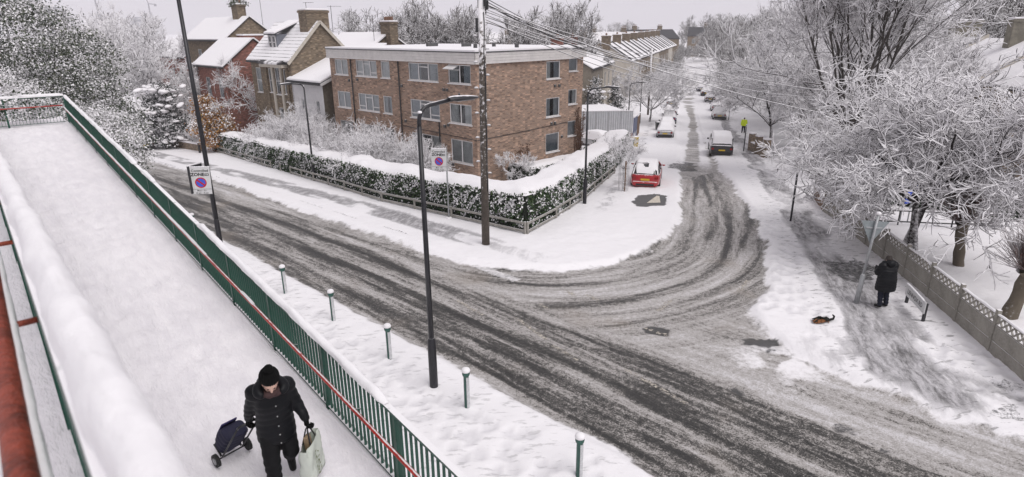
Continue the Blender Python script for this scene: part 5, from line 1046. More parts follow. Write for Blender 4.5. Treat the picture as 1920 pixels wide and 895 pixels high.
for k, (ex, ey, ez, sg, r, wl) in enumerate([(26.5, 31.0, 3.4, 1.3, .02, 'lowest and nearest'), (28.8, 37.5, 4.6, 1.2, .016, 'second lowest'), (30.5, 43.5, 4.7, 1.9, .015, 'third lowest'), (32.5, 52, 4.2, 1.5, .017, 'fourth lowest'), (34.5, 60, 4.4, 2.6, .017, 'fifth lowest'), (36, 70, 4.3, 1.8, .018, 'third highest'), (35, 82, 4.2, 2.8, .019, 'second highest'), (33.5, 95, 4.0, 1.6, .02, 'highest')]):
    wire(T0 + Vector((0, 0, -.09*k)), (ex, ey, ez), sg, r, wireM, wl + ' of the snowy wires from the pole to the right hand houses')
for k, (ex, ey, ez) in enumerate([(19.5, 88, 5.4), (19.7, 88, 5.15), (19.3, 88, 5.8)]): wire(T0 + Vector((0, 0, .1*k)), (ex, ey, ez), 1.3, .014 if k else .03, wireD, ('middle', 'lower', 'upper')[k] + ' dark overhead wire running from the pole to the far pole')
fp = thing('telegraph_pole', gp(19.5, 88), 'far telegraph pole among the trees left of the side street', 'pole'); MB().tube([(0, 0, -.3), (0, 0, 9.3)], [.15, .12], 10).build('shaft', poleM, fp, True, world=False); MB().bar((-.5, 0, 9.0), (.5, 0, 9.0), .1, .1).build('crossarm', poleM, fp, world=False)
# ---- bollards along the near verge
bolM = pmat('green_bollard_paint', (.02, .085, .065), .45, .3, 6, .08); bolS = pmat('bollard_with_blown_snow', (.02, .085, .065), .45, .3, 6, .08, snow=(.9, .1, .2))
for k, (px, py) in enumerate([(367, 444), (536, 553), (626, 604), (731, 673), (876, 766), (1085, 896)]):
    p = GS(px, py); t = thing('bollard', p, ('green bollard capped with snow, ' + ['just below the zone sign', 'farthest of five along the near verge', 'second farthest of five along the near verge', 'left of the near street lamp', 'right of the near street lamp', 'nearest, at the bottom of the picture'][k]), 'bollard', 'green bollards on the near verge')
    MB().lathe([(.062, -.2), (.062, .80), (.085, .84), (.092, .88), (.088, .93)], n=16).build('shaft', bolS, t, True, world=False, auto=50); MB().lathe([(.094, .925), (.102, .955), (.085, 1.0), (.04, 1.025)], n=16).build('snow_cap', snowM, t, True, world=False)
    m = MB(); o = len(m.v)
    for i in range(8):
        for kk in range(6): a = RAD(-85 + kk*17); r_ = .068 + .012*math.sin(math.pi*kk/5); m.v.append((r_*math.cos(a), r_*math.sin(a), i*.115))
    for i in range(7): m.f += [(i*6+kk, i*6+kk+1, (i+1)*6+kk+1, (i+1)*6+kk) for kk in range(5)]
    m.build('blown_snow', pmat('thin_blown_snow', (.55, .56, .57), .8, .25, 14, .3), t, True, world=False)
# ---- concrete panel fence on the right: posts, plain boards, pierced top panels
concP = pmat('precast_concrete', (.27, .255, .225), .9, .28, 2.5, .25, snow=(.85, .12, .3)); cf = thing('concrete_fence', gp(12.5, 14), 'concrete panel fence with a pierced lattice top along the right hand pavement', 'fence')
A_, B_ = Vector((12.33, 11.2)), Vector((15.25, 28.7)); Lf = (B_-A_).length; nb = 10; dv = (B_-A_).normalized(); d3 = Vector((dv.x, dv.y, 0)); s3 = Vector((dv.y, -dv.x, 0)); bay = Lf/nb
latt = MB(); lw = bay-.1; ncell = 7; cw = lw/ncell; hh_ = .30
latt.obox(Vector((0, 0, 0)), d3*lw, s3*.045, Vector((0, 0, .035))); latt.obox(Vector((0, 0, hh_-.035)), d3*lw, s3*.045, Vector((0, 0, .035)))
for i in range(ncell):
    x0 = i*cw
    for a, b in (((x0, .035), (x0+cw, hh_-.035)), ((x0+cw, .035), (x0, hh_-.035))): p0 = d3*a[0]+Vector((0, 0, a[1]))+s3*.0225; p1 = d3*b[0]+Vector((0, 0, b[1]))+s3*.0225; latt.bar(p0, p1, .038, .034, up=tuple(s3.cross(p1-p0)))
    latt.box(tuple(d3*(x0+cw/2)+Vector((0, 0, hh_/2))+s3*.0225), (.075, .04, .075), math.atan2(dv.y, dv.x))
lat0 = None; bd0 = None; po0 = None
for i in range(nb+1):
    p = A_ + dv*bay*i; z = float(gz(p.y)) + .05; P = Vector((p.x, p.y, z)); tl = RNG.uniform(-.02, .02)
    if po0 is None: po0 = MB().prism([Vector((-.055, -.05, -.2)), Vector((.055, -.05, -.2)), Vector((.055, .05, -.2)), Vector((-.055, .05, -.2))], (0, 0, 1.52)).build('post', concP, cf, world=False); o = po0
    else: o = po0.copy(); COL.objects.link(o); o.parent = cf
    o.location = P - wloc(cf); o.rotation_euler = (tl, tl, math.atan2(dv.y, dv.x))
    if i == nb: break
    z2_ = float(gz((p+dv*bay).y)) + .05
    for k in range(2):
        if bd0 is None: bd0 = MB().obox(Vector((0, 0, .012)), d3*lw, s3*.05, Vector((0, 0, .43))).build('panel', concP, cf, world=False, bevel=.008); o = bd0
        else: o = bd0.copy(); COL.objects.link(o); o.parent = cf
        o.location = Vector((P.x, P.y, (z+z2_)/2 + k*.445)) + d3*.05 - s3*.025 - wloc(cf)
    if lat0 is None: lat0 = latt.build('lattice_panel', concP, cf, world=False); o = lat0
    else: o = lat0.copy(); COL.objects.link(o); o.parent = cf
    o.location = Vector((P.x, P.y, (z+z2_)/2 + .895)) + d3*.05 - s3*.0225 - wloc(cf)
    c0 = Vector((P.x, P.y, (z+z2_)/2 + 1.196)) + d3*.05; rail_snow(cf, lambda a, c0=c0: (c0 + d3*a, s3, up), 0, lw, .04, .045, 300+i, lambda a: a*0+.1, n=24)
bw = pmat('brown_timber_board', (.16, .095, .055), .8, .35, 6, .3, snow=(.85, .1, .2)); wb = thing('timber_board_fence', gp(15.5, 30), 'low brown timber board fence at the far end of the concrete fence', 'fence')
for k in range(3): MB().bar((15.3, 28.9, float(gz(28.9))+.2+k*.24), (16.3, 32.0, float(gz(32))+.2+k*.24), .05, .232).build('board', bw, wb)
rail_snow(wb, lambda a: (Vector((15.3+a*.307, 28.9+a*.952, float(gz(28.9+a*.952))+.8)), Vector((.95, -.3, 0)), up), 0, 3.25, .06, .1, 320, lambda a: a*0-1, n=30)
for q in ((15.3, 28.9), (16.3, 32.0)): MB().box((q[0]+.05, q[1], float(gz(q[1]))+.4), (.1, .1, .95), .3).build('post', bw, wb)
# street nameplate on two short posts
np_ = thing('street_nameplate', gp(12.5, 17.1), 'white street nameplate on two dark posts in front of the concrete fence', 'sign'); q0, q1 = Vector((12.55, 17.75, 0)), Vector((12.25, 16.45, 0)); mid_ = (q0+q1)/2
for q in (q0, q1): MB().box((q.x, q.y, .3), (.07, .07, .9), .2).build('post', signBack, np_)
dn = (q1-q0).normalized(); fn_ = Vector((-dn.y, dn.x, 0)); fn_ = fn_ if fn_.x < 0 else -fn_; MB().obox(q0 - dn*.08 + fn_*.04 + Vector((0, 0, .44)), dn*(1.34+.16), fn_*.025, Vector((0, 0, .36))).build('plate', signW, np_, bevel=.004)
Mn = Matrix((( dn.x, 0, fn_.x, 0), (dn.y, 0, fn_.y, 0), (0, 1, 0, 0), (0, 0, 0, 1))); c_ = mid_ + fn_*.068 + Vector((0, 0, .55)) - wloc(np_); text('LENNOX RD', .2, Matrix.Translation(c_) @ Mn, signBlack, np_, bold=.003)
rail_snow(np_, lambda a: (q0 - dn*.08 + dn*a + fn_*.05 + Vector((0, 0, .80)), fn_, up), 0, 1.5, .03, .035, 330, lambda a: a*0+.45, n=24)
# give way sign seen from behind
gw = GS(1605, 570); t = thing('give_way_sign', gw, 'back of a triangular give way sign on a leaning grey post', 'sign'); t.rotation_euler = (RAD(-1), RAD(4), 0)
MB().tube([(0, 0, -.2), (0, 0, .95), (0, 0, 1.0)], [.075, .075, .045], 12).build('sleeve', galvM, t, True, world=False); MB().tube([(0, 0, .95), (0, 0, 2.95)], .04, 12).build('post', galvM, t, True, world=False)
MB().prism([Vector((-.44, .06, 2.72)), Vector((.44, .06, 2.72)), Vector((0, .06, 1.98))], (0, .012, 0)).build('plate', pmat('grey_sign_back', (.24, .27, .28), .5, .15, 4, .05), t, world=False); MB().box((0, .05, 2.5), (.5, .02, .04)).build('bracket', galvM, t, world=False); MB().ell((0, 0, 2.98), (.075, .075, .06), 9, 6).build('snow', snowM, t, True, world=False)
# slim dark posts on the right hand pavement
for px, py, h, lb in ((1482, 416, 2.3, 'slim black post standing on the right hand pavement near the timber board'), (1394, 285, 2.3, 'slim black post beside the parked car with the yellow plate'), (1366, 226, 2.4, 'slim post far along the right hand pavement')):
    p = GS(px, py); t = thing('post', p, lb, 'post', 'slim posts on the right hand pavement'); MB().tube([(0, 0, -.2), (0, 0, h)], .045, 10).build('shaft', poleSnow, t, True, world=False); MB().ell((0, 0, h+.01), (.05, .05, .04), 8, 5).build('snow', snowM, t, True, world=False)
# brick gate piers and white gateposts by the right hand pavement
pierB = brick_mat('old_yellow_brick', (.24, .17, .11), (.16, .115, .08), (.24, .22, .19), .5); gpz = [(20.1, 47.8), (20.55, 50.5), (20.95, 53.0)]
gw_ = thing('brick_garden_wall', gp(20.5, 50), 'low brick garden wall with piers behind the man in the yellow jacket', 'wall')
for x, y in gpz: MB().box((x, y, float(gz(y))+.75), (.42, .42, 1.7), .26).build('pier', pierB, gw_, uv=True); MB().box((x, y, float(gz(y))+1.66), (.5, .5, .12), .26).build('snow', snowM, gw_, bevel=.03)
for a, b in zip(gpz[:-1], gpz[1:]): MB().bar((a[0], a[1], float(gz(a[1]))+.4), (b[0], b[1], float(gz(b[1]))+.4), .24, .9).build('wall', pierB, gw_, uv=True); MB().bar((a[0], a[1], float(gz(a[1]))+.9), (b[0], b[1], float(gz(b[1]))+.9), .3, .09).build('snow', snowM, gw_, bevel=.02)
wp = pmat('white_painted_render', (.68, .68, .69), .7, .1, 3, .1)
for k, (x, y) in enumerate(((20.6, 44.6), (20.0, 40.9))):
    t = thing('white_gatepost', gp(x, y), ('farther' if k == 0 else 'nearer') + ' white gatepost of the right hand driveway', 'gatepost', 'white gateposts'); MB().box((0, 0, .55), (.55, .55, 1.4), .26).build('shaft', wp, t, world=False, bevel=.02); MB().box((0, 0, 1.3), (.62, .62, .12), .26).build('snow', snowM, t, world=False, bevel=.03)
p = gp(21.2, 42.6); t = thing('estate_board', p, 'pale sign board on a slanting post by the white gateposts', 'sign'); MB().tube([(0, 0, -.2), (.12, 0, 2.2)], .04, 8).build('post', wireD, t, True, world=False); MB().box((.11, -.04, 1.95), (.16, .03, .7)).build('board', signW, t, world=False)
# blue notice board and metal rail in the right hand garden
p = gp(17.9, 26.6); t = thing('blue_notice_board', p, 'blue notice board on posts among the stems behind the concrete fence', 'sign'); MB().box((0, 0, 1.45), (.5, .05, .75), .5).build('board', signBlue, t, world=False); MB().box((.25, .12, 1.5), (.05, .4, .75), .5).build('side_board', signBlue, t, world=False)
for x in (-.18, .18): MB().tube([(x, .05, -.2), (x, .05, 1.5)], .03, 8).build('post', galvM, t, world=False)
MB().ell((0, 0, 1.84), (.26, .06, .05), 8, 5).build('snow', snowM, t, True, world=False)
mr = thing('metal_barrier', gp(17, 25.5), 'low metal rail barrier in the snowy garden on the right', 'barrier')
for z in (.35, .85): MB().tube([gp(14.9, 26.6, z), gp(21.5, 25.2, z)], .03, 8).build('rail', wireD, mr, True)
for x, y in ((15.2, 26.55), (17.3, 26.1), (19.4, 25.65), (21.4, 25.2)): MB().tube([gp(x, y, -.1), gp(x, y, .9)], .03, 8).build('post', wireD, mr)
MB().bar(gp(14.9, 26.6, .9), gp(21.5, 25.2, .9), .1, .06).build('snow', snowM, mr, bevel=.02)
# low brick wall and dark gateway across the main road at the left
lw_ = thing('low_road_wall', gp(-30, 57.5), 'low brown wall beside the main road under the conifer', 'wall'); MB().bar(gp(-34.6, 61.2, .35), gp(-28.3, 55.6, .35), .3, .9).build('wall', pierB, lw_, uv=True); MB().bar(gp(-34.6, 61.2, .85), gp(-28.3, 55.6, .85), .36, .1).build('snow', snowM, lw_, bevel=.03)
p = gp(-28.0, 54.6); t = thing('post', p, 'short black post at the foot of the orange bush', 'post'); MB().tube([(0, 0, -.1), (0, 0, 1.1)], .09, 10).build('shaft', wireD, t, True, world=False); MB().ell((0, 0, 1.1), (.1, .1, .06), 8, 5).build('snow', snowM, t, True, world=False)
# metal sheet fence, red brick base and bins beyond the flats
sheetM = pmat('pale_sheet_metal', (.46, .47, .49), .45, .12, 2, .05); redB = brick_mat('red_brick', (.28, .09, .06), (.2, .065, .045), (.25, .2, .18), .3)
mf = thing('sheet_metal_fence', gp(8, 59), 'pale corrugated sheet fence on a red brick base beyond the flats', 'fence'); fa, fb_ = Vector((4.6, 60.2)), Vector((12.0, 60.6)); nsh = 6
MB().bar(gp(fa.x, fa.y, .45), gp(fb_.x, fb_.y, .45), .25, 1.1).build('base_wall', redB, mf, uv=True)
for k in range(nsh):
    a = fa.lerp(fb_, k/nsh); b = fa.lerp(fb_, (k+1)/nsh); m = MB(); n = 22; vs = []
    for i in range(n+1): q = a.lerp(b, i/n*.985); dz = .025*(1 if i % 4 < 2 else -1); vs += [gp(q.x, q.y+dz, 1.0), gp(q.x, q.y+dz, 3.2)]
    m.add(vs, [(2*i, 2*i+2, 2*i+3, 2*i+1) for i in range(n)]); m.build('sheet', sheetM, mf)
MB().bar(gp(fa.x, fa.y, 3.22), gp(fb_.x, fb_.y, 3.22), .1, .06).build('top_rail', snowM, mf)
sf = thing('street_hoarding', gp(12.3, 62.5), 'dark hoarding end beside the pavement past the flats', 'fence'); MB().bar(gp(12.1, 60.7, 1.2), gp(13.4, 65.5, 1.2), .08, 2.6).build('panel', pmat('blue_grey_panel', (.10, .12, .20), .6, .2, 3, .05), sf); MB().bar(gp(13.45, 65.6, 1.1), gp(14.5, 69.5, 1.1), .08, 2.3).build('panel', bw, sf); MB().bar(gp(12.1, 60.7, 2.55), gp(14.5, 69.5, 2.45), .12, .1).build('snow', snowM, sf)
def bin_(loc, col, label, sc=1.0):
    t = thing('wheelie_bin', loc, label, 'bin', 'wheelie bins'); M_ = pmat('bin_'+label.split()[0], col, .5, .15, 5, .05); MB().prism([Vector((-.24, -.28, .05)), Vector((.24, -.28, .05)), Vector((.24, .28, .05)), Vector((-.24, .28, .05))], (0, 0, .05)).build('base', M_, t, world=False)
    m = MB(); m.v = [(-.23, -.26, .1), (.23, -.26, .1), (.23, .26, .1), (-.23, .26, .1), (-.29, -.36, 1.0), (.29, -.36, 1.0), (.29, .33, 1.0), (-.29, .33, 1.0)]; m.f = [(0, 1, 5, 4), (1, 2, 6, 5), (2, 3, 7, 6), (3, 0, 4, 7), (3, 2, 1, 0)]; m.build('body', M_, t, world=False); MB().box((0, 0, 1.03), (.62, .74, .07)).build('lid', M_, t, world=False, bevel=.02); MB().ell((0, 0, 1.07), (.3, .34, .09), 9, 5).build('snow', snowM, t, True, world=False)
    for s in (-1, 1): MB().tube([(s*.2, .3, .1), (s*.26, .3, .1)], .1, 10).build('wheel', wireD, t, world=False)
bin_(gp(17.3, 72.2), (.03, .035, .035), 'dark wheelie bin on the left pavement beyond the hoarding'); bin_(gp(10.7, 54.8), (.02, .06, .03), 'green wheelie bin at the far end of the hedge'); bin_(gp(11.5, 56.6), (.45, .32, .02), 'yellow wheelie bin at the far end of the hedge')
# ================================================================ houses
stockB = brick_mat('yellow_stock_brick', (.20, .145, .09), (.13, .095, .065), (.2, .18, .15), .5); renderM = pmat('cream_render', (.42, .35, .27), .85, .15, 2, .1); whiteR = pmat('white_render', (.66, .65, .66), .8, .08, 2, .1); trimM = pmat('pale_stone_trim', (.5, .46, .4), .8, .15, 4, .1)
tileD = pmat('dark_slate', (.035, .035, .04), .7, .3, 6, .2)
def roof_mat(name, amount, course=.28, seed=0.0):
    """snow on a tiled roof: thin enough that the tile courses show as broken dark lines"""
    if name in MATS: return MATS[name]
    m, t, b, L = newmat(name); uv = t.nodes.new('ShaderNodeUVMap'); s = t.nodes.new('ShaderNodeSeparateXYZ'); L(uv.outputs[0], s.inputs[0]); g = t.nodes.new('ShaderNodeNewGeometry')
    fr = math_(t, 'FRACT', math_(t, 'DIVIDE', s.outputs[1], course)); n1 = noise(t, g.outputs['Position'], 1.6, 4, .6); n2 = noise(t, g.outputs['Position'], .45, 3, .5)
    v = math_(t, 'ADD', math_(t, 'MULTIPLY', smooth(t, fr, .0, .3), .6), math_(t, 'MULTIPLY', n1, .5)); v = math_(t, 'ADD', v, math_(t, 'MULTIPLY', n2, .5)); k = smooth(t, v, amount-.08, amount+.08)
    L(mixc(t, k, (.05, .045, .048, 1), SNOW), b.inputs['Base Color']); b.inputs['Roughness'].default_value = .8; bp = nn(t, 'ShaderNodeBump', i_Strength=.6, i_Distance=.05); L(math_(t, 'ADD', k, math_(t, 'MULTIPLY', n1, .3)), bp.inputs['Height']); L(bp.outputs[0], b.inputs['Normal']); MATS[name] = m; return m
roofThick = roof_mat('thick_roof_snow', .36); roofThin = roof_mat('thin_roof_snow', .62, .36); roofMid = roof_mat('patchy_roof_snow', .5, .3)
def slope_uv(o, ridge_dir):
    me = o.data; ul = me.uv_layers.get('UVMap') or me.uv_layers.new(name='UVMap')
    for p in me.polygons:
        n = p.normal; ay = (Vector((0, 0, 1)) - n*n.z); ay = ay.normalized() if ay.length > .01 else Vector((0, 1, 0)); ax = ay.cross(n)
        for li in p.loop_indices: co = me.vertices[me.loops[li].vertex_index].co; ul.data[li].uv = (co.dot(ax), co.dot(ay))
def chimney(root, c, sx, sy, z0, z1, rz, brick, pots=3):
    ch = MB().box((c[0], c[1], (z0+z1)/2), (sx, sy, z1-z0), rz).build('chimney', brick, root, uv=True); MB().box((c[0], c[1], z1-.12), (sx+.14, sy+.14, .16), rz).build('cornice', brick, ch, uv=True); MB().box((c[0], c[1], z1+.05), (sx+.1, sy+.1, .14), rz).build('snow', snowM, ch, bevel=.05)
    M_ = Matrix.Rotation(rz, 3, 'Z')
    for k in range(pots): q = M_ @ Vector(((k-(pots-1)/2)*(sx/(pots+.2)), 0, 0)); MB().lathe([(.13, 0), (.1, .35), (.12, .4)], (c[0]+q.x, c[1]+q.y, z1+.06), 9).build('chimney_pot', pmat('clay_pot', (.22, .12, .08), .8, .25, 8, .1, snow=(.7, .1, .1)), ch, True)
def house(name, label, K, u, w, ln, dp, ze, zr, wall, roof, wins=(), gwins=(), base=None, group=None, cat='house', over=.25, thick=.12, gable_wall=None, chim=(), gut=True, ridge_frac=.5, winsz=None):
    """K front corner on plan; u along the front, w into the depth; ridge runs along u. wins = (l0, l1, z0, z1[, cols, small]) on the front, gwins on the end wall at K"""
    K = Vector((K[0], K[1], 0)); u = Vector((*u, 0)).normalized(); w = Vector((*w, 0)).normalized(); gzb = float(gz(K.y)) - .4 if base is None else base; t = thing(name, (K.x, K.y, gzb+.4), label, cat, group); P = lambda a, b, z: K + u*a + w*b + Vector((0, 0, z)); rd = dp*ridge_frac
    facade(K, u, ln, gzb, ze, [q[:4] for q in wins], 'wall', wall, t)
    for q in wins: window(K, u, *q[:4], t, q[4] if len(q) > 4 else (.5,), q[5] if len(q) > 5 else ((0, .5), (1, .5)) if len(q) <= 4 else ())
    gwl = gable_wall or wall; facade(K, w, dp, gzb, ze, [q[:4] for q in gwins], 'wall', gwl, t)
    for q in gwins: window(K, w, *q[:4], t, q[4] if len(q) > 4 else ())
    m = MB(); m.add([P(0, 0, ze), P(0, dp, ze), P(0, rd, zr)], [(0, 1, 2)]); m.build('gable', gwl, t, uv=True)
    m = MB(); m.add([P(ln, 0, gzb), P(ln, dp, gzb), P(ln, dp, ze), P(ln, rd, zr), P(ln, 0, ze)], [(0, 1, 2, 3, 4)]); m.build('wall', gwl, t, uv=True)
    m = MB(); m.add([P(0, dp, gzb), P(ln, dp, gzb), P(ln, dp, ze), P(0, dp, ze)], [(0, 1, 2, 3)]); m.build('wall', wall, t, uv=True)
    sl1 = (zr-ze)/rd; sl2 = (zr-ze)/(dp-rd)
    for b0, z0, sgn in ((-over, ze-over*sl1, 1), (dp+over, ze-over*sl2, -1)):
        a, b, c, d = P(-over*.6, b0, z0), P(ln+over*.6, b0, z0), P(ln+over*.6, rd, zr), P(-over*.6, rd, zr); n = (b-a).cross(d-a).normalized(); n = n if n.z > 0 else -n
        o = MB().prism([a, b, c, d], n*.07).build('roof', tileD, t); o2 = MB().prism([q+n*.072 for q in (a+(d-a)*.01, b+(c-b)*.01, c, d)], n*thick).build('roof_snow', roof, o); slope_uv(o2, u)
    if gut: MB().bar(P(-over*.6, -over-.05, ze-over*sl1-.02), P(ln+over*.6, -over-.05, ze-over*sl1-.02), .1, .1).build('gutter', pipeM, t)
    for (a, b, sx, sy, z0, z1, pots, br) in chim: q = P(a, b, 0); chimney(t, (q.x, q.y), sx, sy, z0, z1, math.atan2(u.y, u.x), br, pots)
    return t, P
dl, dr = (DL.x, DL.y), (DR.x, DR.y)
# --- old house with the dormer, left of the flats
KA = FC + DL*22.0
hA, PA = house('victorian_house', 'old brick house with a dormer and a big chimney left of the flats', (KA.x, KA.y), dl, dr, 7.4, 5.8, 6.35, 9.25, stockB, roofThin, wins=[(.9, 1.5, 3.6, 5.6, (), ((0, .5),)), (2.1, 3.0, 3.5, 5.7, (), ((0, .5),)), (3.6, 4.2, 3.6, 5.6, (), ((0, .5),)), (5.6, 6.6, 3.5, 5.6, (), ((0, .5),)), (.9, 1.5, .4, 2.4, (), ((0, .5),)), (2.1, 3.0, .3, 2.4, (), ((0, .5),))], chim=[(.75, 2.9, 1.3, 2.0, 7.9, 10.2, 0, stockB)], thick=.1)
# verge boards on the gable, dormer with its own pitched snow roof, bay roof
for b0, b1, z0, z1 in ((-.3, 2.9, 6.05, 9.3), (6.1, 2.9, 6.05, 9.3)): MB().bar(PA(-.2, b0, z0), PA(-.2, b1, z1), .06, .22).build('verge_board', trimM, hA)
do = MB(); dm = [(3.4, 1.0), (5.0, 1.0)]
d_ = MB().prism([PA(3.4, .75, 7.05), PA(5.0, .75, 7.05), PA(5.0, .75, 8.35), PA(3.4, .75, 8.35)], w_ if False else Vector((*dr, 0))*2.0).build('dormer', pmat('blue_grey_slate_hung', (.16, .17, .20), .7, .2, 5, .2), hA)
for l0, l1, z0, z1 in ((3.55, 4.16, 7.15, 8.25), (4.24, 4.85, 7.15, 8.25)):
    fr_ = MB(); n_ = -Vector((*dr, 0))
    for za, zb, la, lb in ((z0, z0+.08, l0, l1), (z1-.08, z1, l0, l1), (z0, z1, l0, l0+.08), (z0, z1, l1-.08, l1), ((z0+z1)/2-.03, (z0+z1)/2+.03, l0, l1)): fr_.obox(PA(la, .75, za), Vector((*dl, 0))*(lb-la), n_*.06, Vector((0, 0, zb-za)))
    wd = fr_.build('window_frame', whiteM, d_); MB().obox(PA(l0+.05, .75, z0+.05), Vector((*dl, 0))*(l1-l0-.1), n_*.02, Vector((0, 0, z1-z0-.1))).build('pane', pmat('dark_glass', (.03, .033, .04), .08, .2, 2, 0, spec=.7), d_)
o = MB().prism([PA(3.2, .5, 8.3), PA(5.2, .5, 8.3), PA(5.2, 2.95, 9.3), PA(3.2, 2.95, 9.3)], (0, 0, .07)).build('dormer_roof', tileD, hA); MB().prism([PA(3.2, .5, 8.375), PA(5.2, .5, 8.375), PA(5.2, 2.95, 9.375), PA(3.2, 2.95, 9.375)], (0, 0, .16)).build('snow', snowM, o, bevel=.04)
MB().prism([PA(.5, -.7, 6.0), PA(4.6, -.7, 6.0), PA(4.6, 0, 6.3), PA(.5, 0, 6.3)], (0, 0, .12)).build('bay_roof', roofMid, hA); MB().obox(PA(.6, -.6, 5.75), Vector((*dl, 0))*3.9, Vector((*dr, 0))*.6, Vector((0, 0, .25))).build('bay_cornice', trimM, hA)
for l in (.6, 1.65, 3.15, 4.3): MB().obox(PA(l, -.12, -2.0), Vector((*dl, 0))*.3, Vector((*dr, 0))*.12, Vector((0, 0, 7.75))).build('pilaster', trimM if l in (1.65, 3.15) else stockB, hA, uv=True)
def aerial(c, z0, z1, label, rz=0.0):
    t = thing('roof_aerial', (c[0], c[1], z0), label, 'aerial', 'roof aerials'); MB().tube([(0, 0, 0), (0, 0, z1-z0)], .022, 6).build('mast', wireD, t, True, world=False); d = Vector((math.cos(rz), math.sin(rz), 0)); MB().bar(-d*.3+Vector((0, 0, z1-z0-.05)), d*.9+Vector((0, 0, z1-z0-.05)), .02, .02).build('boom', wireD, t, world=False)
    for k in range(7): q = d*(-.2+k*.16)+Vector((0, 0, z1-z0-.05)); s_ = Vector((-d.y, d.x, 0))*.22; MB().bar(q-s_, q+s_, .012, .012).build('rod', wireD, t, world=False)
# --- white lean-to between that house and the flats
KL = FC + DL*17.3
t = thing('white_lean_to', (KL.x, KL.y, -1.3), 'white rendered lean-to with a deep snowy pitched roof beside the flats', 'building'); PL = lambda a, b, z: KL + DL*a + DR*b + Vector((0, 0, z))
facade(KL, DL, 4.9, -2.0, 4.85, [(.75, 1.3, 2.35, 3.4), (3.1, 3.6, 2.5, 3.4)], 'wall', whiteR, t); window(KL, DL, .75, 1.3, 2.35, 3.4, t, ()); window(KL, DL, 3.1, 3.6, 2.5, 3.4, t, ())
MB().add([PL(0, 0, -2), PL(0, 6, -2), PL(0, 6, 7.35), PL(0, 0, 4.85)], [(0, 1, 2, 3)]).build('wall', pmat('brown_boards', (.13, .11, .085), .85, .3, 4, .2), t); MB().add([PL(4.9, 0, -2), PL(4.9, 6, -2), PL(4.9, 6, 7.35), PL(4.9, 0, 4.85)], [(0, 1, 2, 3)]).build('wall', whiteR, t)  # end wall towards the flats in plain brown, the other end white render
o = MB().prism([PL(-.3, -.35, 4.72), PL(5.1, -.35, 4.72), PL(5.1, 6, 7.37), PL(-.3, 6, 7.37)], (0, 0, .09)).build('roof', tileD, t); MB().prism([PL(-.28, -.33, 4.815), PL(5.08, -.33, 4.815), PL(5.08, 6, 7.465), PL(-.28, 6, 7.465)], (0, 0, .16)).build('roof_snow', snowM, o, bevel=.04); MB().bar(PL(-.32, -.3, 4.68), PL(-.32, 6, 7.3), .05, .2).build('verge_board', whiteM, t); MB().bar(PL(-.3, -.42, 4.68), PL(5.1, -.42, 4.68), .1, .1).build('gutter', pipeM, t)
# --- tall house farther left, and the one behind the flats whose chimney shows
hB, PB = house('victorian_house', 'tall brick house with a snowy gable farther left along the main road', (-29.0, 65.6), dl, dr, 11, 5.4, 7.9, 10.0, stockB, roofThick, wins=[(1.0, 2.0, 4.8, 6.8, ()), (4.0, 5.0, 4.8, 6.8, ()), (7.0, 8.0, 4.8, 6.8, ())], chim=[(2.0, 2.6, 1.4, .9, 9.2, 11.3, 4, stockB)], group='old houses left of the flats')
MB().obox(PB(-1.6, 1.2, 4.0), Vector((*dl, 0))*1.6, Vector((*dr, 0))*2.6, Vector((0, 0, 4.2))).build('stair_block', redB, hB, uv=True); MB().obox(PB(-1.7, 1.1, 8.2), Vector((*dl, 0))*1.75, Vector((*dr, 0))*2.8, Vector((0, 0, .16))).build('snow', snowM, hB, bevel=.04)
ivy = clump_bush(96, [(0, 0, .1, .9, .6, .45)], 900, .16, evergreenM, PB(2.0, 2.6, 11.2), 'chimney_ivy', 'dark ivy crowning the chimney of the tall house', 'ivy', None, (.05, .3), clump=.16, per=10, stem=False)
hC, PC = house('victorian_house', 'old house behind the flats showing a chimney with pots', (-13.6, 59.0), dl, dr, 8, 6, 6.4, 8.3, stockB, roofThick, chim=[(-.1, 3.0, 1.5, .9, 7.0, 9.35, 4, stockB)], group='old houses left of the flats')
hD, PD = house('victorian_house', 'low snowy roofed house with a skylight seen between the left hand trees', (-47, 92), dl, dr, 14, 7, 5.2, 7.6, redB, roofMid, wins=[(2, 3, 2.0, 3.6), (5, 6, 2, 3.6), (8, 9, 2, 3.6)], chim=[(1, 3.5, 1.2, .8, 6.5, 8.7, 3, stockB)], group='old houses left of the flats')
hE, PE = house('victorian_house', 'snowy roofed house showing behind the old house with the dormer', (-26.5, 58.8), dl, dr, 7, 6.0, 5.6, 7.9, redB, roofThick, wins=[(1, 2, 2.6, 4.4, ()), (4, 5, 2.6, 4.4, ())], group='old houses left of the flats')
for c, z0, z1, lb, rz in (((-15.2, 55.4), 8.5, 10.6, 'thin aerial on the old house with the dormer', .5), ((-19.5, 62.5), 8.3, 11.2, 'aerial behind the ridge of the old house', -.4), ((-27.0, 70.8), 9.0, 12.0, 'aerial above the tall house on the left', .2), ((-12.8, 60.5), 7.4, 9.9, 'aerial beside the chimney behind the flats', 2.9)): aerial(c, z0, z1, lb, rz)
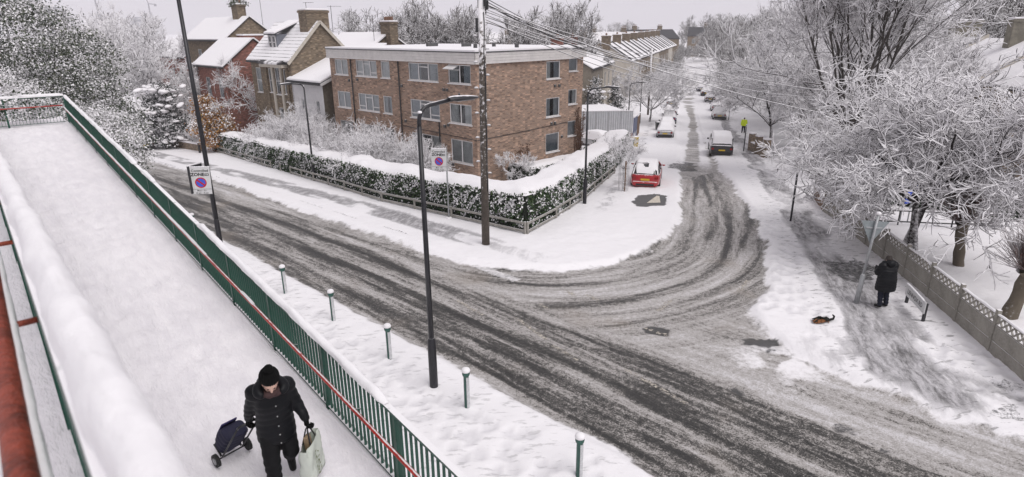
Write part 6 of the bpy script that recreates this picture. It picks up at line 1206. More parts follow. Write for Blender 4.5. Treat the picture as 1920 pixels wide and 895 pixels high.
# --- terrace facing the side street just past the flats
ud, wd_ = (.30, .954), (-.954, .30)
hT, PT = house('terrace_house', 'grey terraced house with a snowy roof facing the side street past the flats', (9.4, 73.5), ud, wd_, 8, 8.5, 4.2, 6.6, pmat('grey_brown_render', (.24, .21, .17), .85, .25, 2, .15), roofThick, wins=[(1.4, 2.4, 1.4, 3.2, ()), (4.6, 5.6, 1.4, 3.2, ()), (4.4, 5.8, -1.8, .2, (.5,))], gwins=[(3, 4, 1.2, 2.6, ())], chim=[(0.4, 4.2, .8, 1.3, 5.6, 7.6, 3, redB)], group='terraced houses')
hT2, PT2 = house('terrace_house', 'next terraced house beyond the one past the flats', (11.95, 81.6), ud, wd_, 8, 8.5, 4.2, 6.6, pmat('cream_terrace_render', (.45, .41, .35), .85, .15, 2, .1), roofThick, wins=[(1.4, 2.4, 1.4, 3.2, ()), (4.6, 5.6, 1.4, 3.2, ())], chim=[(0.2, 4.2, .8, 1.3, 5.6, 7.6, 3, redB)], group='terraced houses')
for Pq, hq in ((PT, hT), (PT2, hT2)): MB().obox(Pq(4.2, -.9, -3.4), Vector((*ud, 0))*1.9, Vector((*wd_, 0))*.9, Vector((0, 0, 3.7))).build('bay', trimM, hq); MB().obox(Pq(4.1, -1.0, .3), Vector((*ud, 0))*2.1, Vector((*wd_, 0))*1.0, Vector((0, 0, .2))).build('bay_snow', snowM, hq, bevel=.04)
lowb = thing('low_outbuilding', gp(6, 66), 'low flat roofed outbuilding behind the sheet metal fence', 'building'); MB().box((7.2, 67.5, -1.4), (8.0, 5, 3.2), .2).build('wall', stockB, lowb, uv=True); MB().box((7.2, 67.5, .32), (8.5, 5.4, .25), .2).build('roof', snowM, lowb, bevel=.04)
# --- far terraces
ordn = ['nearest', 'second', 'third', 'fourth', 'fifth', 'sixth', 'seventh', 'farthest']
fu, fw_ = (.335, .942), (-.942, .335); x0, y0 = 22.0, 116.0
for k in range(8):
    hx, PX = house('terrace_house', ordn[k] + ' house of the far terrace left of the side street', (x0+fu[0]*11*k, y0+fu[1]*11*k), fu, fw_, 10.9, 9.5, 3.0+.1*k, 5.9+.1*k, stockB if k % 3 else trimM, [roofThick, roofMid, roofThin][k % 3], wins=[(1.2, 2.6, .4, 2.2, (.5,)), (5, 6.2, .4, 2.2, (.5,)), (8.0, 9.2, .4, 2.2, (.5,))], chim=[(.2, 4.75, .9, 1.6, 4.9+.1*k, 7.4+.1*k, 4, stockB)], base=-4.2, group='far terrace houses', gut=False)
    MB().prism([PX(-.12, -.1, 3.15+.1*k), PX(.12, -.1, 3.15+.1*k), PX(.12, 4.75, 6.25+.1*k), PX(-.12, 4.75, 6.25+.1*k)], (0, 0, .25)).build('party_wall', tileD, hx); MB().prism([PX(5.4, -.1, 3.15+.1*k), PX(5.6, -.1, 3.15+.1*k), PX(5.6, 4.75, 6.25+.1*k), PX(5.4, 4.75, 6.25+.1*k)], (0, 0, .2)).build('party_wall', tileD, hx)
for k, (x, y, ln, ze, zr, lb) in enumerate([(5, 138, 13, 4.2, 6.6, 'long snowy roof behind the right end of the flats'), (6, 165, 18, 3.0, 5.4, 'snowy roof with dark panels behind the wires'), (22, 215, 20, 4.6, 7.6, 'far snowy roofed house left of the far terrace'), (44, 240, 22, 5.0, 8.2, 'far gabled house above the far terrace'), (80, 290, 30, 5.4, 9.0, 'dark roofed house on the skyline above the terrace'), (2, 190, 26, 4.0, 6.8, 'snowy roof on the skyline behind the flats'), (-10, 240, 30, 4.2, 7.0, 'farthest snowy roof on the skyline behind the flats')]):
    hx, PX = house('far_house', lb, (x, y), (.95, .31) if k % 2 else (.954, -.30), (-.31, .95) if k % 2 else (.30, .954), ln, 11, ze, zr, stockB, [roofThick, roofMid, roofThin, tileD][k % 4 if k != 4 else 3], wins=[(a, a+1.4, ze-3.2, ze-1.2, (.5,)) for a in np.arange(2, ln-3, 4.5)], chim=[(ln*.25, 5.5, 1.6, .9, zr-.8, zr+1.5, 4, stockB), (ln*.75, 5.5, 1.6, .9, zr-.8, zr+1.5, 4, stockB)], base=-4.2, group='far houses', gut=False)
    if k == 1:
        for q in range(4): MB().prism([PX(4+q*1.9, 1.2, 3.75), PX(5.6+q*1.9, 1.2, 3.75), PX(5.6+q*1.9, 3.4, 4.75), PX(4+q*1.9, 3.4, 4.75)], (0, 0, .3)).build('solar_panel', pmat('solar_panel', (.03, .035, .05), .15, .1, 2, 0), hx)
# --- row of houses on the right
rd_, rw = (.262, .965), (.965, -.262); rx, ry = 28.6, 27.5
for k in range(3):
    hx, PX = house('right_row_house', ['nearest cream house of the right hand row behind the pollards', 'middle house of the right hand row under snowy roofs', 'far house of the right hand row with a broad chimney'][k], (rx+rd_[0]*11.5*k, ry+rd_[1]*11.5*k), rd_, rw, 11.45, 8.6, 4.85, 7.4, renderM, roofThick, wins=[(.8, 1.7, 2.8, 4.3, ()), (3.4, 5.2, 2.7, 4.3, (.5,)), (7.2, 9.0, 2.7, 4.3, (.5,)), (3.2, 5.4, .3, 2.0, (.33, .66)), (7.2, 9.4, .3, 2.0, (.33, .66))], chim=[(11.0, 4.3, 1.0, 2.4, 6.2, 9.0, 0, pmat('rendered_chimney', (.20, .185, .15), .9, .3, 3, .2))], base=-1.2, group='right hand row of houses')
    dq = MB().obox(PX(1.0, -.02, -.2), Vector((*rd_, 0))*1.0, -Vector((*rw, 0))*.04, Vector((0, 0, 2.2))).build('door', whiteM if k == 0 else pmat('red_door', (.30, .02, .02), .4, .2, 3, .05), hx); MB().obox(PX(1.3, -.06, 1.1), Vector((*rd_, 0))*.4, -Vector((*rw, 0))*.012, Vector((0, 0, .6))).build('pane', pmat('dark_glass', (.03, .033, .04), .08, .2, 2, 0), dq)
    for a in (2.6, 5.8, 6.7, 9.9): MB().obox(PX(a, -.1, -1.0), Vector((*rd_, 0))*.38, Vector((*rw, 0))*.1, Vector((0, 0, 5.8))).build('pilaster', stockB, hx, uv=True)
    MB().prism([PX(5.6, -.2, 4.9), PX(5.9, -.2, 4.9), PX(5.9, 4.3, 7.55), PX(5.6, 4.3, 7.55)], (0, 0, .3)).build('party_wall', trimM, hx)
aerial((43.5, 52), 6.5, 10.4, 'aerial on the far end of the right hand row', 1.2); aerial((41.5, 46.5), 7.2, 9.6, 'aerial on the middle of the right hand row', 2.2)
# --- hazy towers and cranes far off at the left
farM = pmat('far_concrete', (.22, .23, .26), .9, .1, .02, 0)
def tower(x, y, w, h, label, step=True):
    t = thing('tower_block', (x, y, -3.7), label, 'tower'); MB().box((0, 0, h/2), (w, w*.7, h)).build('shaft', farM, t, world=False)
    if step: MB().box((w*.75, 0, h*.36), (w*.6, w*.6, h*.72)).build('wing', farM, t, world=False)
    for k in range(int(h/7)): MB().box((0, -w*.355, 5+k*7), (w*.92, .3, 2.6)).build('window_band', pmat('far_glass', (.10, .11, .13), .4, .1, .1, 0), t, world=False)
tower(-900, 1280, 34, 62, 'pale hazy tower block on the left skyline'); tower(-860, 1500, 22, 48, 'fainter slab tower right of the hazy tower', False)
def crane(x, y, h, label, jib, rz):
    t = thing('tower_crane', (x, y, -3.7), label, 'crane', 'cranes on the skyline', rz); M_ = pmat('crane_steel', (.12, .12, .14), .7, .1, 1, 0); MB().bar((0, 0, 0), (0, 0, h), 2.0, 2.0, up=(1, 0, 0)).build('mast', M_, t, world=False); MB().bar((0, 0, h), jib, 1.3, 1.3).build('jib', M_, t, world=False); MB().bar((0, 0, h), (14, 0, h-1), 1.6, 1.6).build('counter_jib', M_, t, world=False); MB().box((13, 0, h-3), (4, 3, 4)).build('counterweight', M_, t, world=False)
crane(-790, 1250, 78, 'thin crane with a raised jib on the left skyline', (-16, 0, 132), .2); crane(-745, 1350, 70, 'fainter crane right of the first one', (-10, 0, 108), .1)
# ================================================================ parked cars
tyreM = pmat('tyre_rubber', (.015, .015, .015), .85, .2, 10, .2); rimM = pmat('alloy_rim', (.3, .3, .31), .35, .1, 6, .02, metallic=.7); carGlass = pmat('car_glass', (.012, .014, .017), .06, .2, 2, 0, spec=.8); plateY = pmat('plate_yellow', (.62, .42, .02), .4, .08, 4, 0); plateW = pmat('plate_white', (.6, .6, .58), .4, .08, 4, 0); lightR = pmat('tail_lamp_red', (.25, .008, .008), .15, .2, 6, 0); trimK = pmat('black_plastic_trim', (.015, .015, .016), .6, .2, 6, .05)
lightW = pmat('headlamp_glass', (.45, .46, .48), .15, .1, 6, 0)
def car_paint(name, col):
    if name in MATS: return MATS[name]
    m, t, b, L = newmat(name); g = t.nodes.new('ShaderNodeNewGeometry'); s = t.nodes.new('ShaderNodeSeparateXYZ'); L(g.outputs['Normal'], s.inputs[0]); n = noise(t, g.outputs['Position'], 5, 4, .6)
    k = smooth(t, math_(t, 'ADD', s.outputs[2], math_(t, 'MULTIPLY', math_(t, 'SUBTRACT', n, .5), .9)), .35, .6); L(mixc(t, k, (*col, 1), SNOW), b.inputs['Base Color'])
    L(math_(t, 'ADD', math_(t, 'MULTIPLY', k, .5), .28), b.inputs['Roughness']); b.inputs['Coat Weight'].default_value = .5; MATS[name] = m; return m
# stations along the car from rear (-) to front (+): y, belt height, half width at belt, roof height or None, half width at roof
SHAPES = {'hatch': dict(L=4.1, W=1.74, st=[(-2.03, .86, .66, None, 0), (-1.98, .94, .76, .96, .60), (-1.75, .95, .83, 1.22, .58), (-1.35, .94, .86, 1.40, .58), (-.6, .93, .87, 1.44, .60), (.1, .92, .87, 1.40, .59), (.75, .92, .86, 1.08, .62), (1.0, .92, .85, .93, .66), (1.6, .84, .80, None, 0), (1.95, .72, .70, None, 0), (2.05, .6, .6, None, 0)]),
          'saloon': dict(L=4.5, W=1.78, st=[(-2.23, .86, .68, None, 0), (-2.15, .95, .78, None, 0), (-1.6, .98, .85, .99, .66), (-1.0, .96, .88, 1.34, .57), (-.4, .95, .89, 1.43, .58), (.3, .94, .89, 1.40, .58), (.95, .93, .88, 1.08, .63), (1.2, .92, .87, .93, .68), (1.8, .84, .82, None, 0), (2.15, .72, .72, None, 0), (2.25, .6, .62, None, 0)]),
          'van': dict(L=4.6, W=1.86, st=[(-2.28, 1.0, .80, None, 0), (-2.22, 1.06, .86, 1.10, .76), (-2.0, 1.06, .90, 1.62, .74), (-1.2, 1.05, .92, 1.72, .75), (0, 1.04, .93, 1.72, .75), (.75, 1.03, .92, 1.62, .72), (1.35, 1.02, .90, 1.15, .74), (1.5, 1.0, .89, 1.01, .76), (2.0, .9, .84, None, 0), (2.25, .78, .76, None, 0), (2.3, .62, .66, None, 0)])}
def loft(m, rings, closed=True, caps=True):
    o = len(m.v); n = len(rings[0])
    for r in rings: m.v += [tuple(p) for p in r]
    for i in range(len(rings)-1):
        for k in range(n if closed else n-1): m.f.append((o+i*n+k, o+i*n+(k+1) % n, o+(i+1)*n+(k+1) % n, o+(i+1)*n+k))
    if caps: m.f.append(tuple(o+k for k in reversed(range(n)))); q = o+(len(rings)-1)*n; m.f.append(tuple(q+k for k in range(n)))
    return m
def car(loc, rz, shape, col, label, snow=1.0, front=False, plate=None, group='parked cars', clear_rear=False):
    S = SHAPES[shape]; st = S['st']; t = thing('parked_car', loc, label, 'car', group, rz); pm = car_paint('car_paint_'+col[0], col[1]); sc = S['W']/1.76
    body = MB(); rings = []
    for y, zb, w, zr, wr in st: rings.append([Vector((x*w, y, z)) for x, z in ((-.80, .24), (-.97, .34), (-1.0, .52), (-1.0, zb-.16), (-.955, zb-.04), (-.86, zb), (-.4, zb+.012), (.4, zb+.012), (.86, zb), (.955, zb-.04), (1.0, zb-.16), (1.0, .52), (.97, .34), (.80, .24))])
    loft(body, rings); body.build('body', pm, t, True, world=False, auto=38)
    cab = [s for s in st if s[3]]; rg = [[Vector((x, y, z)) for x, z in ((-w*.93, zb-.02), (-wr*1.06, zr-.08), (-wr*.9, zr-.01), (-wr*.4, zr+.02), (wr*.4, zr+.02), (wr*.9, zr-.01), (wr*1.06, zr-.08), (w*.93, zb-.02))] for y, zb, w, zr, wr in cab]
    loft(MB(), rg).build('windows', carGlass, t, True, world=False, auto=45)
    top = [c for c in cab if c[3] > cab[len(cab)//2][3]-.14]; rg = [[Vector((x, y, z+.012)) for x, z in ((-wr*1.08, zr-.085), (-wr*.92, zr-.005), (-wr*.4, zr+.022), (wr*.4, zr+.022), (wr*.92, zr-.005), (wr*1.08, zr-.085))] for y, zb, w, zr, wr in top]
    loft(MB(), rg, False, False).build('roof', pm, t, True, world=False)
    for sgn in (-1, 1):                                                # pillars
        for a, b in ((cab[0], top[0]), (top[-1], cab[-1])): MB().bar((sgn*a[2]*.93 if a is cab[0] else sgn*a[4]*1.07, a[0], (a[1] if a is cab[0] else a[3]-.08)), (sgn*b[4]*1.07 if b is top[0] else sgn*b[2]*.93, b[0], (b[3]-.08 if b is top[0] else b[1])), .07, .06).build('pillar', pm, t, world=False)
        MB().bar((sgn*top[len(top)//2][2]*.945, -.2, st[4][1]), (sgn*top[len(top)//2][4]*1.075, -.25, top[len(top)//2][3]-.07), .08, .03, up=(1, 0, 0)).build('pillar', trimK, t, world=False)
        MB().ell((sgn*(S['W']/2+.08), .78, st[4][1]+.06), (.1, .07, .07), 8, 6).build('wing_mirror', trimK if col[0] != 'red' else pm, t, True, world=False)
    yr, yf = st[0][0], st[-1][0]
    for y in (yr*.62, yf*.64):
        for sgn in (-1, 1):
            wh = MB().tube([(sgn*(S['W']/2-.2), y, .31), (sgn*(S['W']/2-.01), y, .31)], .31, 18).build('wheel', tyreM, t, True, world=False, auto=40); MB().tube([(sgn*(S['W']/2-.01), y, .31), (sgn*(S['W']/2+.005), y, .31)], .2, 14).build('rim', rimM, wh, True, world=False)
    MB().box((0, yr-.02, .42), (S['W']*.82, .14, .24)).build('bumper', pm if col[0] == 'red' else trimK, t, world=False, bevel=.05); MB().box((0, yf+.0, .42), (S['W']*.76, .14, .24)).build('bumper', pm if col[0] == 'red' else trimK, t, world=False, bevel=.05)
    MB().box((0, yr-.085, .36), (S['W']*.6, .03, .12)).build('diffuser', trimK, t, world=False)
    for sgn in (-1, 1): MB().box((sgn*st[1][2]*.83, yr-.005, .76), (.2, .1, .16)).build('tail_light', lightR, t, world=False, bevel=.03); MB().box((sgn*st[-2][2]*.78, yf-.08, .62), (.26, .14, .13)).build('headlight', lightW, t, world=False, bevel=.03)
    pl = MB().box((0, yr-.075, .66), (.5, .03, .11)).build('number_plate', plateY, t, world=False); MB().box((0, yf+.075, .45), (.5, .02, .11)).build('number_plate', plateW, t, world=False)
    if plate: text(plate, .085, Matrix.Translation((0, yr-.0915, .625)) @ Matrix.Rotation(math.pi/2, 4, 'X'), signBlack, pl, bold=.001)
    # snow blanket: a displaced skin over everything that faces up
    if snow > 0:
        n = 46; m_ = 25; ys = np.linspace(yr+.04, yf-.05, n); V = []; Fq = []; Y = np.array([s[0] for s in st]); ZB = np.array([s[1] for s in st]); WB = np.array([s[2] for s in st]); cy = np.array([c[0] for c in cab]); ZR = np.array([c[3] for c in cab]); WR = np.array([c[4] for c in cab]); sd = abs(hash(label)) % 1000 if False else int(loc[1]*7) % 997
        for i, y in enumerate(ys):
            zb, w = np.interp(y, Y, ZB), np.interp(y, Y, WB); incab = cy[0] < y < cy[-1]; zr, wr = (np.interp(y, cy, ZR), np.interp(y, cy, WR)) if incab else (zb, w*.9)
            for k in range(m_):
                q = (k/(m_-1))*2-1; x = q*w*1.02; ax = abs(x)
                z = (zb if ax > w*.93 or not incab else (zr+.02 if ax < wr*.95 else zr + (zb-zr)*min(1, (ax-wr*.95)/(w*.95-wr*.95)))) if incab else zb + .012
                th = (.085*snow)*(1-abs(q)**7)*(.6+.8*fbm(np.array([x*2+sd]), np.array([y*2]), 7, 1.2, 3)[0]); V.append((x, y, z + th + (.02 if incab else 0) - (.12 if abs(q) > .99 else 0)))
        for i in range(n-1):
            yy = (ys[i]+ys[i+1])/2
            for k in range(m_-1):
                if clear_rear:
                    q = (k/(m_-1))*2-1; nz_ = fbm(np.array([q*2.3+sd]), np.array([yy*2.6]), 17, 1.0, 3)[0]
                    if yy < -1.3 and nz_ > .6 - .10*(abs(q)): continue
                    if yy < -1.25 and abs(q) > .72: continue
                    if -1.3 < yy < 1.0 and abs(q) > .74: continue
                Fq.append((i*m_+k, i*m_+k+1, (i+1)*m_+k+1, (i+1)*m_+k))
        np_mesh('snow', V, np.array(Fq), snowM, t, True, world=False)
    return t
def st_pos(q, p): return (10 + .262*q + .965*p, 28.6 + .965*q - .262*p)
SA = math.atan2(-.262, .965)
def park(x, y, rz, *a, **k): return car(Vector((x, y, ground_z(x, y)-.06)), rz, *a, **k)
park(8.35, 36.9, SA, 'hatch', ('red', (.40, .006, .012)), 'red hatchback partly cleared of snow parked on the left of the side street', snow=.7, clear_rear=True)
park(16.6, 65.8, SA, 'saloon', ('silver', (.40, .40, .41)), 'nearest white snow covered car on the left beyond the red hatchback', snow=1.1)
park(18.4, 72.5, SA, 'hatch', ('silver', (.40, .40, .41)), 'second snow covered car on the left of the side street', snow=1.2)
park(20.4, 79.3, SA, 'hatch', ('blue', (.015, .03, .12)), 'dark blue car showing through the snow on the left of the side street', snow=.7)
park(22.6, 87.5, SA, 'saloon', ('black', (.015, .015, .018)), 'fourth snow covered car on the left of the side street', snow=1.0)
park(26.0, 100.5, SA, 'hatch', ('silver', (.40, .40, .41)), 'fifth snow covered car on the left of the side street', snow=1.1); park(28.6, 110, SA, 'hatch', ('black', (.015, .015, .018)), 'far dark car on the left of the side street', snow=.8)
park(17.75, 51.6, SA, 'van', ('black', (.015, .015, .018)), 'snow covered people carrier with a yellow plate on the right of the side street', snow=1.7)
park(28.1, 83.5, SA, 'saloon', ('silver', (.40, .40, .41)), 'snow covered car on the right beyond the people carrier', snow=1.1); park(31.0, 93.5, SA, 'hatch', ('silver', (.40, .40, .41)), 'second snow covered car on the right beyond the people carrier', snow=1.2); park(34.2, 107, SA, 'hatch', ('black', (.015, .015, .018)), 'third dark car on the right of the side street', snow=.7); park(36.8, 118, SA, 'saloon', ('black', (.015, .015, .018)), 'fourth dark car on the right of the side street', snow=.7)
park(38.6, 127, SA, 'hatch', ('blue', (.015, .03, .12)), 'fifth car on the right, far along the side street', snow=.8)
park(7.7, 57.8, SA+.9, 'hatch', ('silver', (.40, .40, .41)), 'snowed up car parked beside the flats before the sheet metal fence', snow=1.3)
park(-35.6, 58.3, RAD(46), 'hatch', ('silver', (.40, .40, .41)), 'rounded snow covered car beside the main road beyond the ramp', snow=1.5, front=True); park(-40.5, 62.5, RAD(46), 'hatch', ('black', (.015, .015, .018)), 'dark car behind the snow covered one beyond the ramp', snow=1.1)
# ================================================================ people
def cap(m, p0, p1, r0, r1, n=12, k=4):
    p0, p1 = Vector(p0), Vector(p1); d = (p1-p0).normalized(); pts = [p0-d*r0*math.cos(a) for a in ()]; P = []; R_ = []
    for i in range(k): a = math.pi/2*i/k; P.append(p0 - d*r0*math.cos(a)); R_.append(max(.0015, r0*math.sin(a)))
    P.append(p0); R_.append(r0); P.append(p1); R_.append(r1)
    for i in range(1, k+1): a = math.pi/2*i/k; P.append(p1 + d*r1*math.sin(a)); R_.append(max(.0015, r1*math.cos(a)))
    m.tube(P, R_, n); return m
def chain(m, pts, rad, n=12):
    for a, b, r0, r1 in zip(pts[:-1], pts[1:], rad[:-1], rad[1:]): cap(m, a, b, r0, r1, n)
    return m
def rings(m, rs_, n=20):
    """stack of ellipses (cx, cy, z, rx, ry)"""
    loft(m, [[Vector((cx+rx*math.cos(2*math.pi*k/n), cy+ry*math.sin(2*math.pi*k/n), z)) for k in range(n)] for cx, cy, z, rx, ry in rs_]); return m
def fuse(m, name, mat, parent, voxel=.02, smooth_it=3, disp=None):
    """join overlapping volumes into one continuous smooth skin"""
    me = bpy.data.meshes.new(name); me.from_pydata(m.v, [], m.f); bm = bmesh.new(); bm.from_mesh(me); bmesh.ops.recalc_face_normals(bm, faces=bm.faces[:]); bm.to_mesh(me); bm.free(); o = bpy.data.objects.new('tmp', me)
    r = o.modifiers.new('r', 'REMESH'); r.mode = 'VOXEL'; r.voxel_size = voxel; s = o.modifiers.new('s', 'SMOOTH'); s.iterations = smooth_it; s.factor = .5
    out = evaluated(o); bpy.data.meshes.remove(me)
    if disp:
        co = np.empty(len(out.vertices)*3); out.vertices.foreach_get('co', co); no = np.empty(len(co)); out.vertices.foreach_get('normal', no); C, N = co.reshape(-1, 3), no.reshape(-1, 3); C += N*disp(C)[:, None]; out.vertices.foreach_set('co', C.ravel())
    out.materials.clear(); out.materials.append(mat); out.polygons.foreach_set('use_smooth', np.ones(len(out.polygons), dtype=bool)); out.name = name; out.update(); return link_mesh(name, out, parent)
def cloth(name, col, rough=.75, quilt=0.0, var=.35):
    if name in MATS: return MATS[name]
    m, t, b, L = newmat(name); tc = t.nodes.new('ShaderNodeTexCoord'); n1 = noise(t, tc.outputs['Object'], 9, 5, .6); n2 = noise(t, tc.outputs['Object'], 70, 2, .5); L(mixc(t, n1, tuple(c*(1-var) for c in col), tuple(c*(1+var) for c in col)), b.inputs['Base Color']); b.inputs['Roughness'].default_value = rough
    bp = nn(t, 'ShaderNodeBump', i_Strength=.35, i_Distance=.02); L(math_(t, 'ADD', n1, math_(t, 'MULTIPLY', n2, .2)), bp.inputs['Height']); L(bp.outputs[0], b.inputs['Normal']); b.inputs['Specular IOR Level'].default_value = .22; MATS[name] = m; return m
skinM = pmat('skin', (.62, .40, .32), .5, .1, 14, .05); hairM = pmat('dark_brown_hair', (.022, .014, .010), .55, .5, 30, .5)
def hand(m, wrist, d, side, curl=1.0, s=1.0):
    """palm with four fingers curling round what is held and a thumb leaving the side of the palm"""
    w = Vector(wrist); d = Vector(d).normalized(); sd = Vector(side).normalized(); nrm = d.cross(sd).normalized(); pc = w + d*.045*s
    for k in range(4): q = sd*((k-1.5)*.02*s); cap(m, w + q*.7, w + d*.085*s + q, .016*s, .013*s, 8, 3)
    for k, ln in enumerate((.068, .078, .072, .056)):
        a = w + d*.088*s + sd*((k-1.5)*.021*s); p1 = a + (d*.75 - nrm*.65*curl).normalized()*ln*.5*s; p2 = p1 + (d*.1 - nrm).normalized()*ln*.42*s; p3 = p2 + (-d*.6*curl - nrm*.55).normalized()*ln*.34*s; chain(m, [a, p1, p2, p3], [.0115*s, .011*s, .0105*s, .009*s], 8)
    a = w + d*.02*s - sd*.035*s; p1 = a + (d*.6 - sd*.55 - nrm*.35).normalized()*.045*s; p2 = p1 + (d*.6 - nrm*.8 + sd*.2).normalized()*.036*s; chain(m, [a, p1, p2], [.014*s, .0125*s, .0105*s], 8); return m
def person(label, loc, rz, J, outfit, group=None):
    t = thing('person', loc, label, 'person', group, rz); V3 = lambda k: Vector(J[k]); hd = V3('head'); hf = Vector((0, math.cos(J.get('nod', 0)), -math.sin(J.get('nod', 0)))); hu = Vector((0, math.sin(J.get('nod', 0)), math.cos(J.get('nod', 0))))
    m = MB(); Mh = Matrix((Vector((1, 0, 0)), hf, hu)).transposed()
    m.ell(hd, (.076, .095, .112), 16, 12, Mh); m.ell(hd + hf*.035 - hu*.055, (.055, .06, .06), 12, 8, Mh); cap(m, hd + hf*.088 + hu*.012, hd + hf*.108 - hu*.022, .010, .015, 8); m.ell(hd + hf*.088 - hu*.062, (.024, .012, .010), 8, 6, Mh); m.ell(hd + hf*.075 + hu*.03, (.06, .02, .014), 8, 6, Mh)
    for s in (-1, 1): m.ell(hd + Vector((s*.076, 0, 0)) - hf*.005 - hu*.01, (.012, .02, .032), 8, 6, Mh)
    cap(m, V3('neck') - Vector((0, .02, .06)), hd - hu*.05, .055, .052); p, c = V3('pelvis'), V3('chest')
    rings(m, [(p.x, p.y, p.z-.12, .11, .09), (p.x, p.y, p.z, .165, .115), (.5*(p.x+c.x), .5*(p.y+c.y), .5*(p.z+c.z)-.02, .13, .095), (c.x, c.y, c.z, .16, .11), (c.x, c.y+.01, c.z+.14, .15, .09), (c.x, c.y+.02, c.z+.2, .06, .055)])
    for s in 'rl':
        chain(m, [V3(s+'sho'), V3(s+'elb'), V3(s+'wri')], [.052, .042, .03]); chain(m, [V3(s+'hip'), V3(s+'kne'), V3(s+'ank')], [.082, .055, .04]); f = (Vector(J[s+'toe'])-V3(s+'ank')).normalized(); cap(m, V3(s+'ank'), Vector(J[s+'toe']), .036, .03)
        cap(m, c + Vector((0, 0, .13)), V3(s+'sho'), .06, .055)
        if not outfit.get('gloves'): hand(m, V3(s+'wri'), V3(s+'wri')-V3(s+'elb'), (0, 1, 0) if abs((V3(s+'wri')-V3(s+'elb')).normalized().y) < .8 else (0, 0, 1), .8)
    b = fuse(m, 'body', skinM, t, .011, 2)
    for s in (-1, 1): MB().ell(hd + hf*.086 + Vector((s*.032, 0, 0)) + hu*.008, (.011, .008, .007), 8, 6, Mh).build('eye', pmat('dark_eye', (.02, .015, .012), .2, .1, 5, 0), b, True, world=False)
    MB().ell(hd + hf*.099 - hu*.062, (.022, .006, .006), 8, 6, Mh).build('mouth', pmat('lips', (.34, .12, .10), .5, .1, 9, 0), b, True, world=False)
    # trousers and boots
    m = MB(); rings(m, [(p.x, p.y, p.z-.06, .19, .14), (p.x, p.y, p.z+.1, .175, .125)])
    for s in 'rl': chain(m, [V3(s+'hip'), V3(s+'kne'), V3(s+'ank') + Vector((0, 0, .03))], [.112, .088*outfit.get('leg', 1), .072*outfit.get('leg', 1)])
    fuse(m, 'trousers', outfit['trousers'], t, .016, 3, lambda C: .007*np.sin(C[:, 2]*60+C[:, 0]*30)*np.clip(1-C[:, 2], 0, 1))
    for s in 'rl':
        m = MB(); a, e = V3(s+'ank'), Vector(J[s+'toe']); cap(m, a + Vector((0, 0, .1)), a, .062, .058); cap(m, a - Vector((0, .02, .02)), e, .054, .044); fuse(m, 'boot', outfit['boots'], t, .01, 3)
    # coat with sleeves
    hem = outfit['hem']; m = MB(); hw = outfit.get('wide', 1.0); rings(m, [(p.x, p.y-.0, hem, .255*hw, .20*hw), (p.x, p.y, hem+.1, .262*hw, .205*hw), (p.x, p.y, p.z+.03, .25*hw, .195*hw), (.5*(p.x+c.x), .5*(p.y+c.y), .5*(p.z+c.z), .235*hw, .175*hw), (c.x, c.y, c.z, .23*hw, .165*hw), (c.x, c.y+.01, c.z+.12, .20*hw, .13*hw), (c.x, c.y+.03, c.z+.19, .12, .10), (c.x, c.y+.04, c.z+.24, .085, .085)])
    for s in 'rl': cap(m, c + Vector((0, .01, .1)), V3(s+'sho'), .115, .105); chain(m, [V3(s+'sho'), V3(s+'elb'), V3(s+'wri') + (V3(s+'elb')-V3(s+'wri'))*.08], [.102*hw, .083*hw, .062*hw])
    q = outfit.get('quilt', 0.0); fuse(m, 'coat', outfit['coat'], t, .016, 3, (lambda C: q*np.abs(np.sin(C[:, 2]*math.pi/.085+.6*np.sin(C[:, 0]*9))) - q*.5) if q else None)
    if outfit.get('hood'):
        m = MB(); n = V3('neck'); pts = [n + Vector((.135*math.cos(a), .05+.12*math.sin(a) if math.sin(a) < 0 else .05+.07*math.sin(a), .0+.05*(1-math.sin(a))*.7)) for a in np.linspace(RAD(-215), RAD(35), 14)]; chain(m, pts, [.05+.02*math.sin(math.pi*i/13) for i in range(14)]); m.ell(n + Vector((0, -.13, .03)), (.14, .085, .12), 12, 8); fuse(m, 'hood', outfit['coat'], t, .014, 3)
    if outfit.get('hat'):
        m = MB(); m.ell(hd + hu*.085 - hf*.03, (.108, .118, .105), 16, 10, Mh); rings_ = []; fuse(m, 'hat', outfit['hat'], t, .009, 2, lambda C: .003*np.sin(np.arctan2(C[:, 1]-hd.y, C[:, 0])*26)); m = MB(); m.ell(hd + hu*.225 - hf*.03, (.052, .052, .048), 10, 8); hto = fuse(m, 'pompom', outfit['hat'], t, .007, 1, lambda C: .006*np.sin(C[:, 0]*210)*np.sin(C[:, 1]*190)*np.sin(C[:, 2]*230))
    if outfit.get('hair'):
        m = MB(); m.ell(hd - hf*.02 + hu*.02, (.092, .108, .115), 14, 10, Mh); m.ell(hd - hf*.05 - hu*.09, (.085, .06, .12), 12, 8, Mh); fuse(m, 'hair', hairM, t, .01, 2, lambda C: .004*np.sin(C[:, 0]*160+C[:, 2]*20))
    if outfit.get('cap'): m = MB(); m.ell(hd + hu*.04, (.09, .108, .085), 14, 10, Mh); fuse(m, 'cap', outfit['cap'], t, .01, 2)
    if outfit.get('scarf'):
        m = MB(); n = V3('neck'); chain(m, [n + Vector((.085*math.cos(a), .055+.08*math.sin(a), .015)) for a in np.linspace(0, 2*math.pi, 14)], [.036]*14); m.ell(n + Vector((0, .12, .02)), (.06, .04, .05), 10, 8); fuse(m, 'scarf', outfit['scarf'], t, .011, 2, lambda C: .005*np.sin(C[:, 0]*70+C[:, 2]*110))
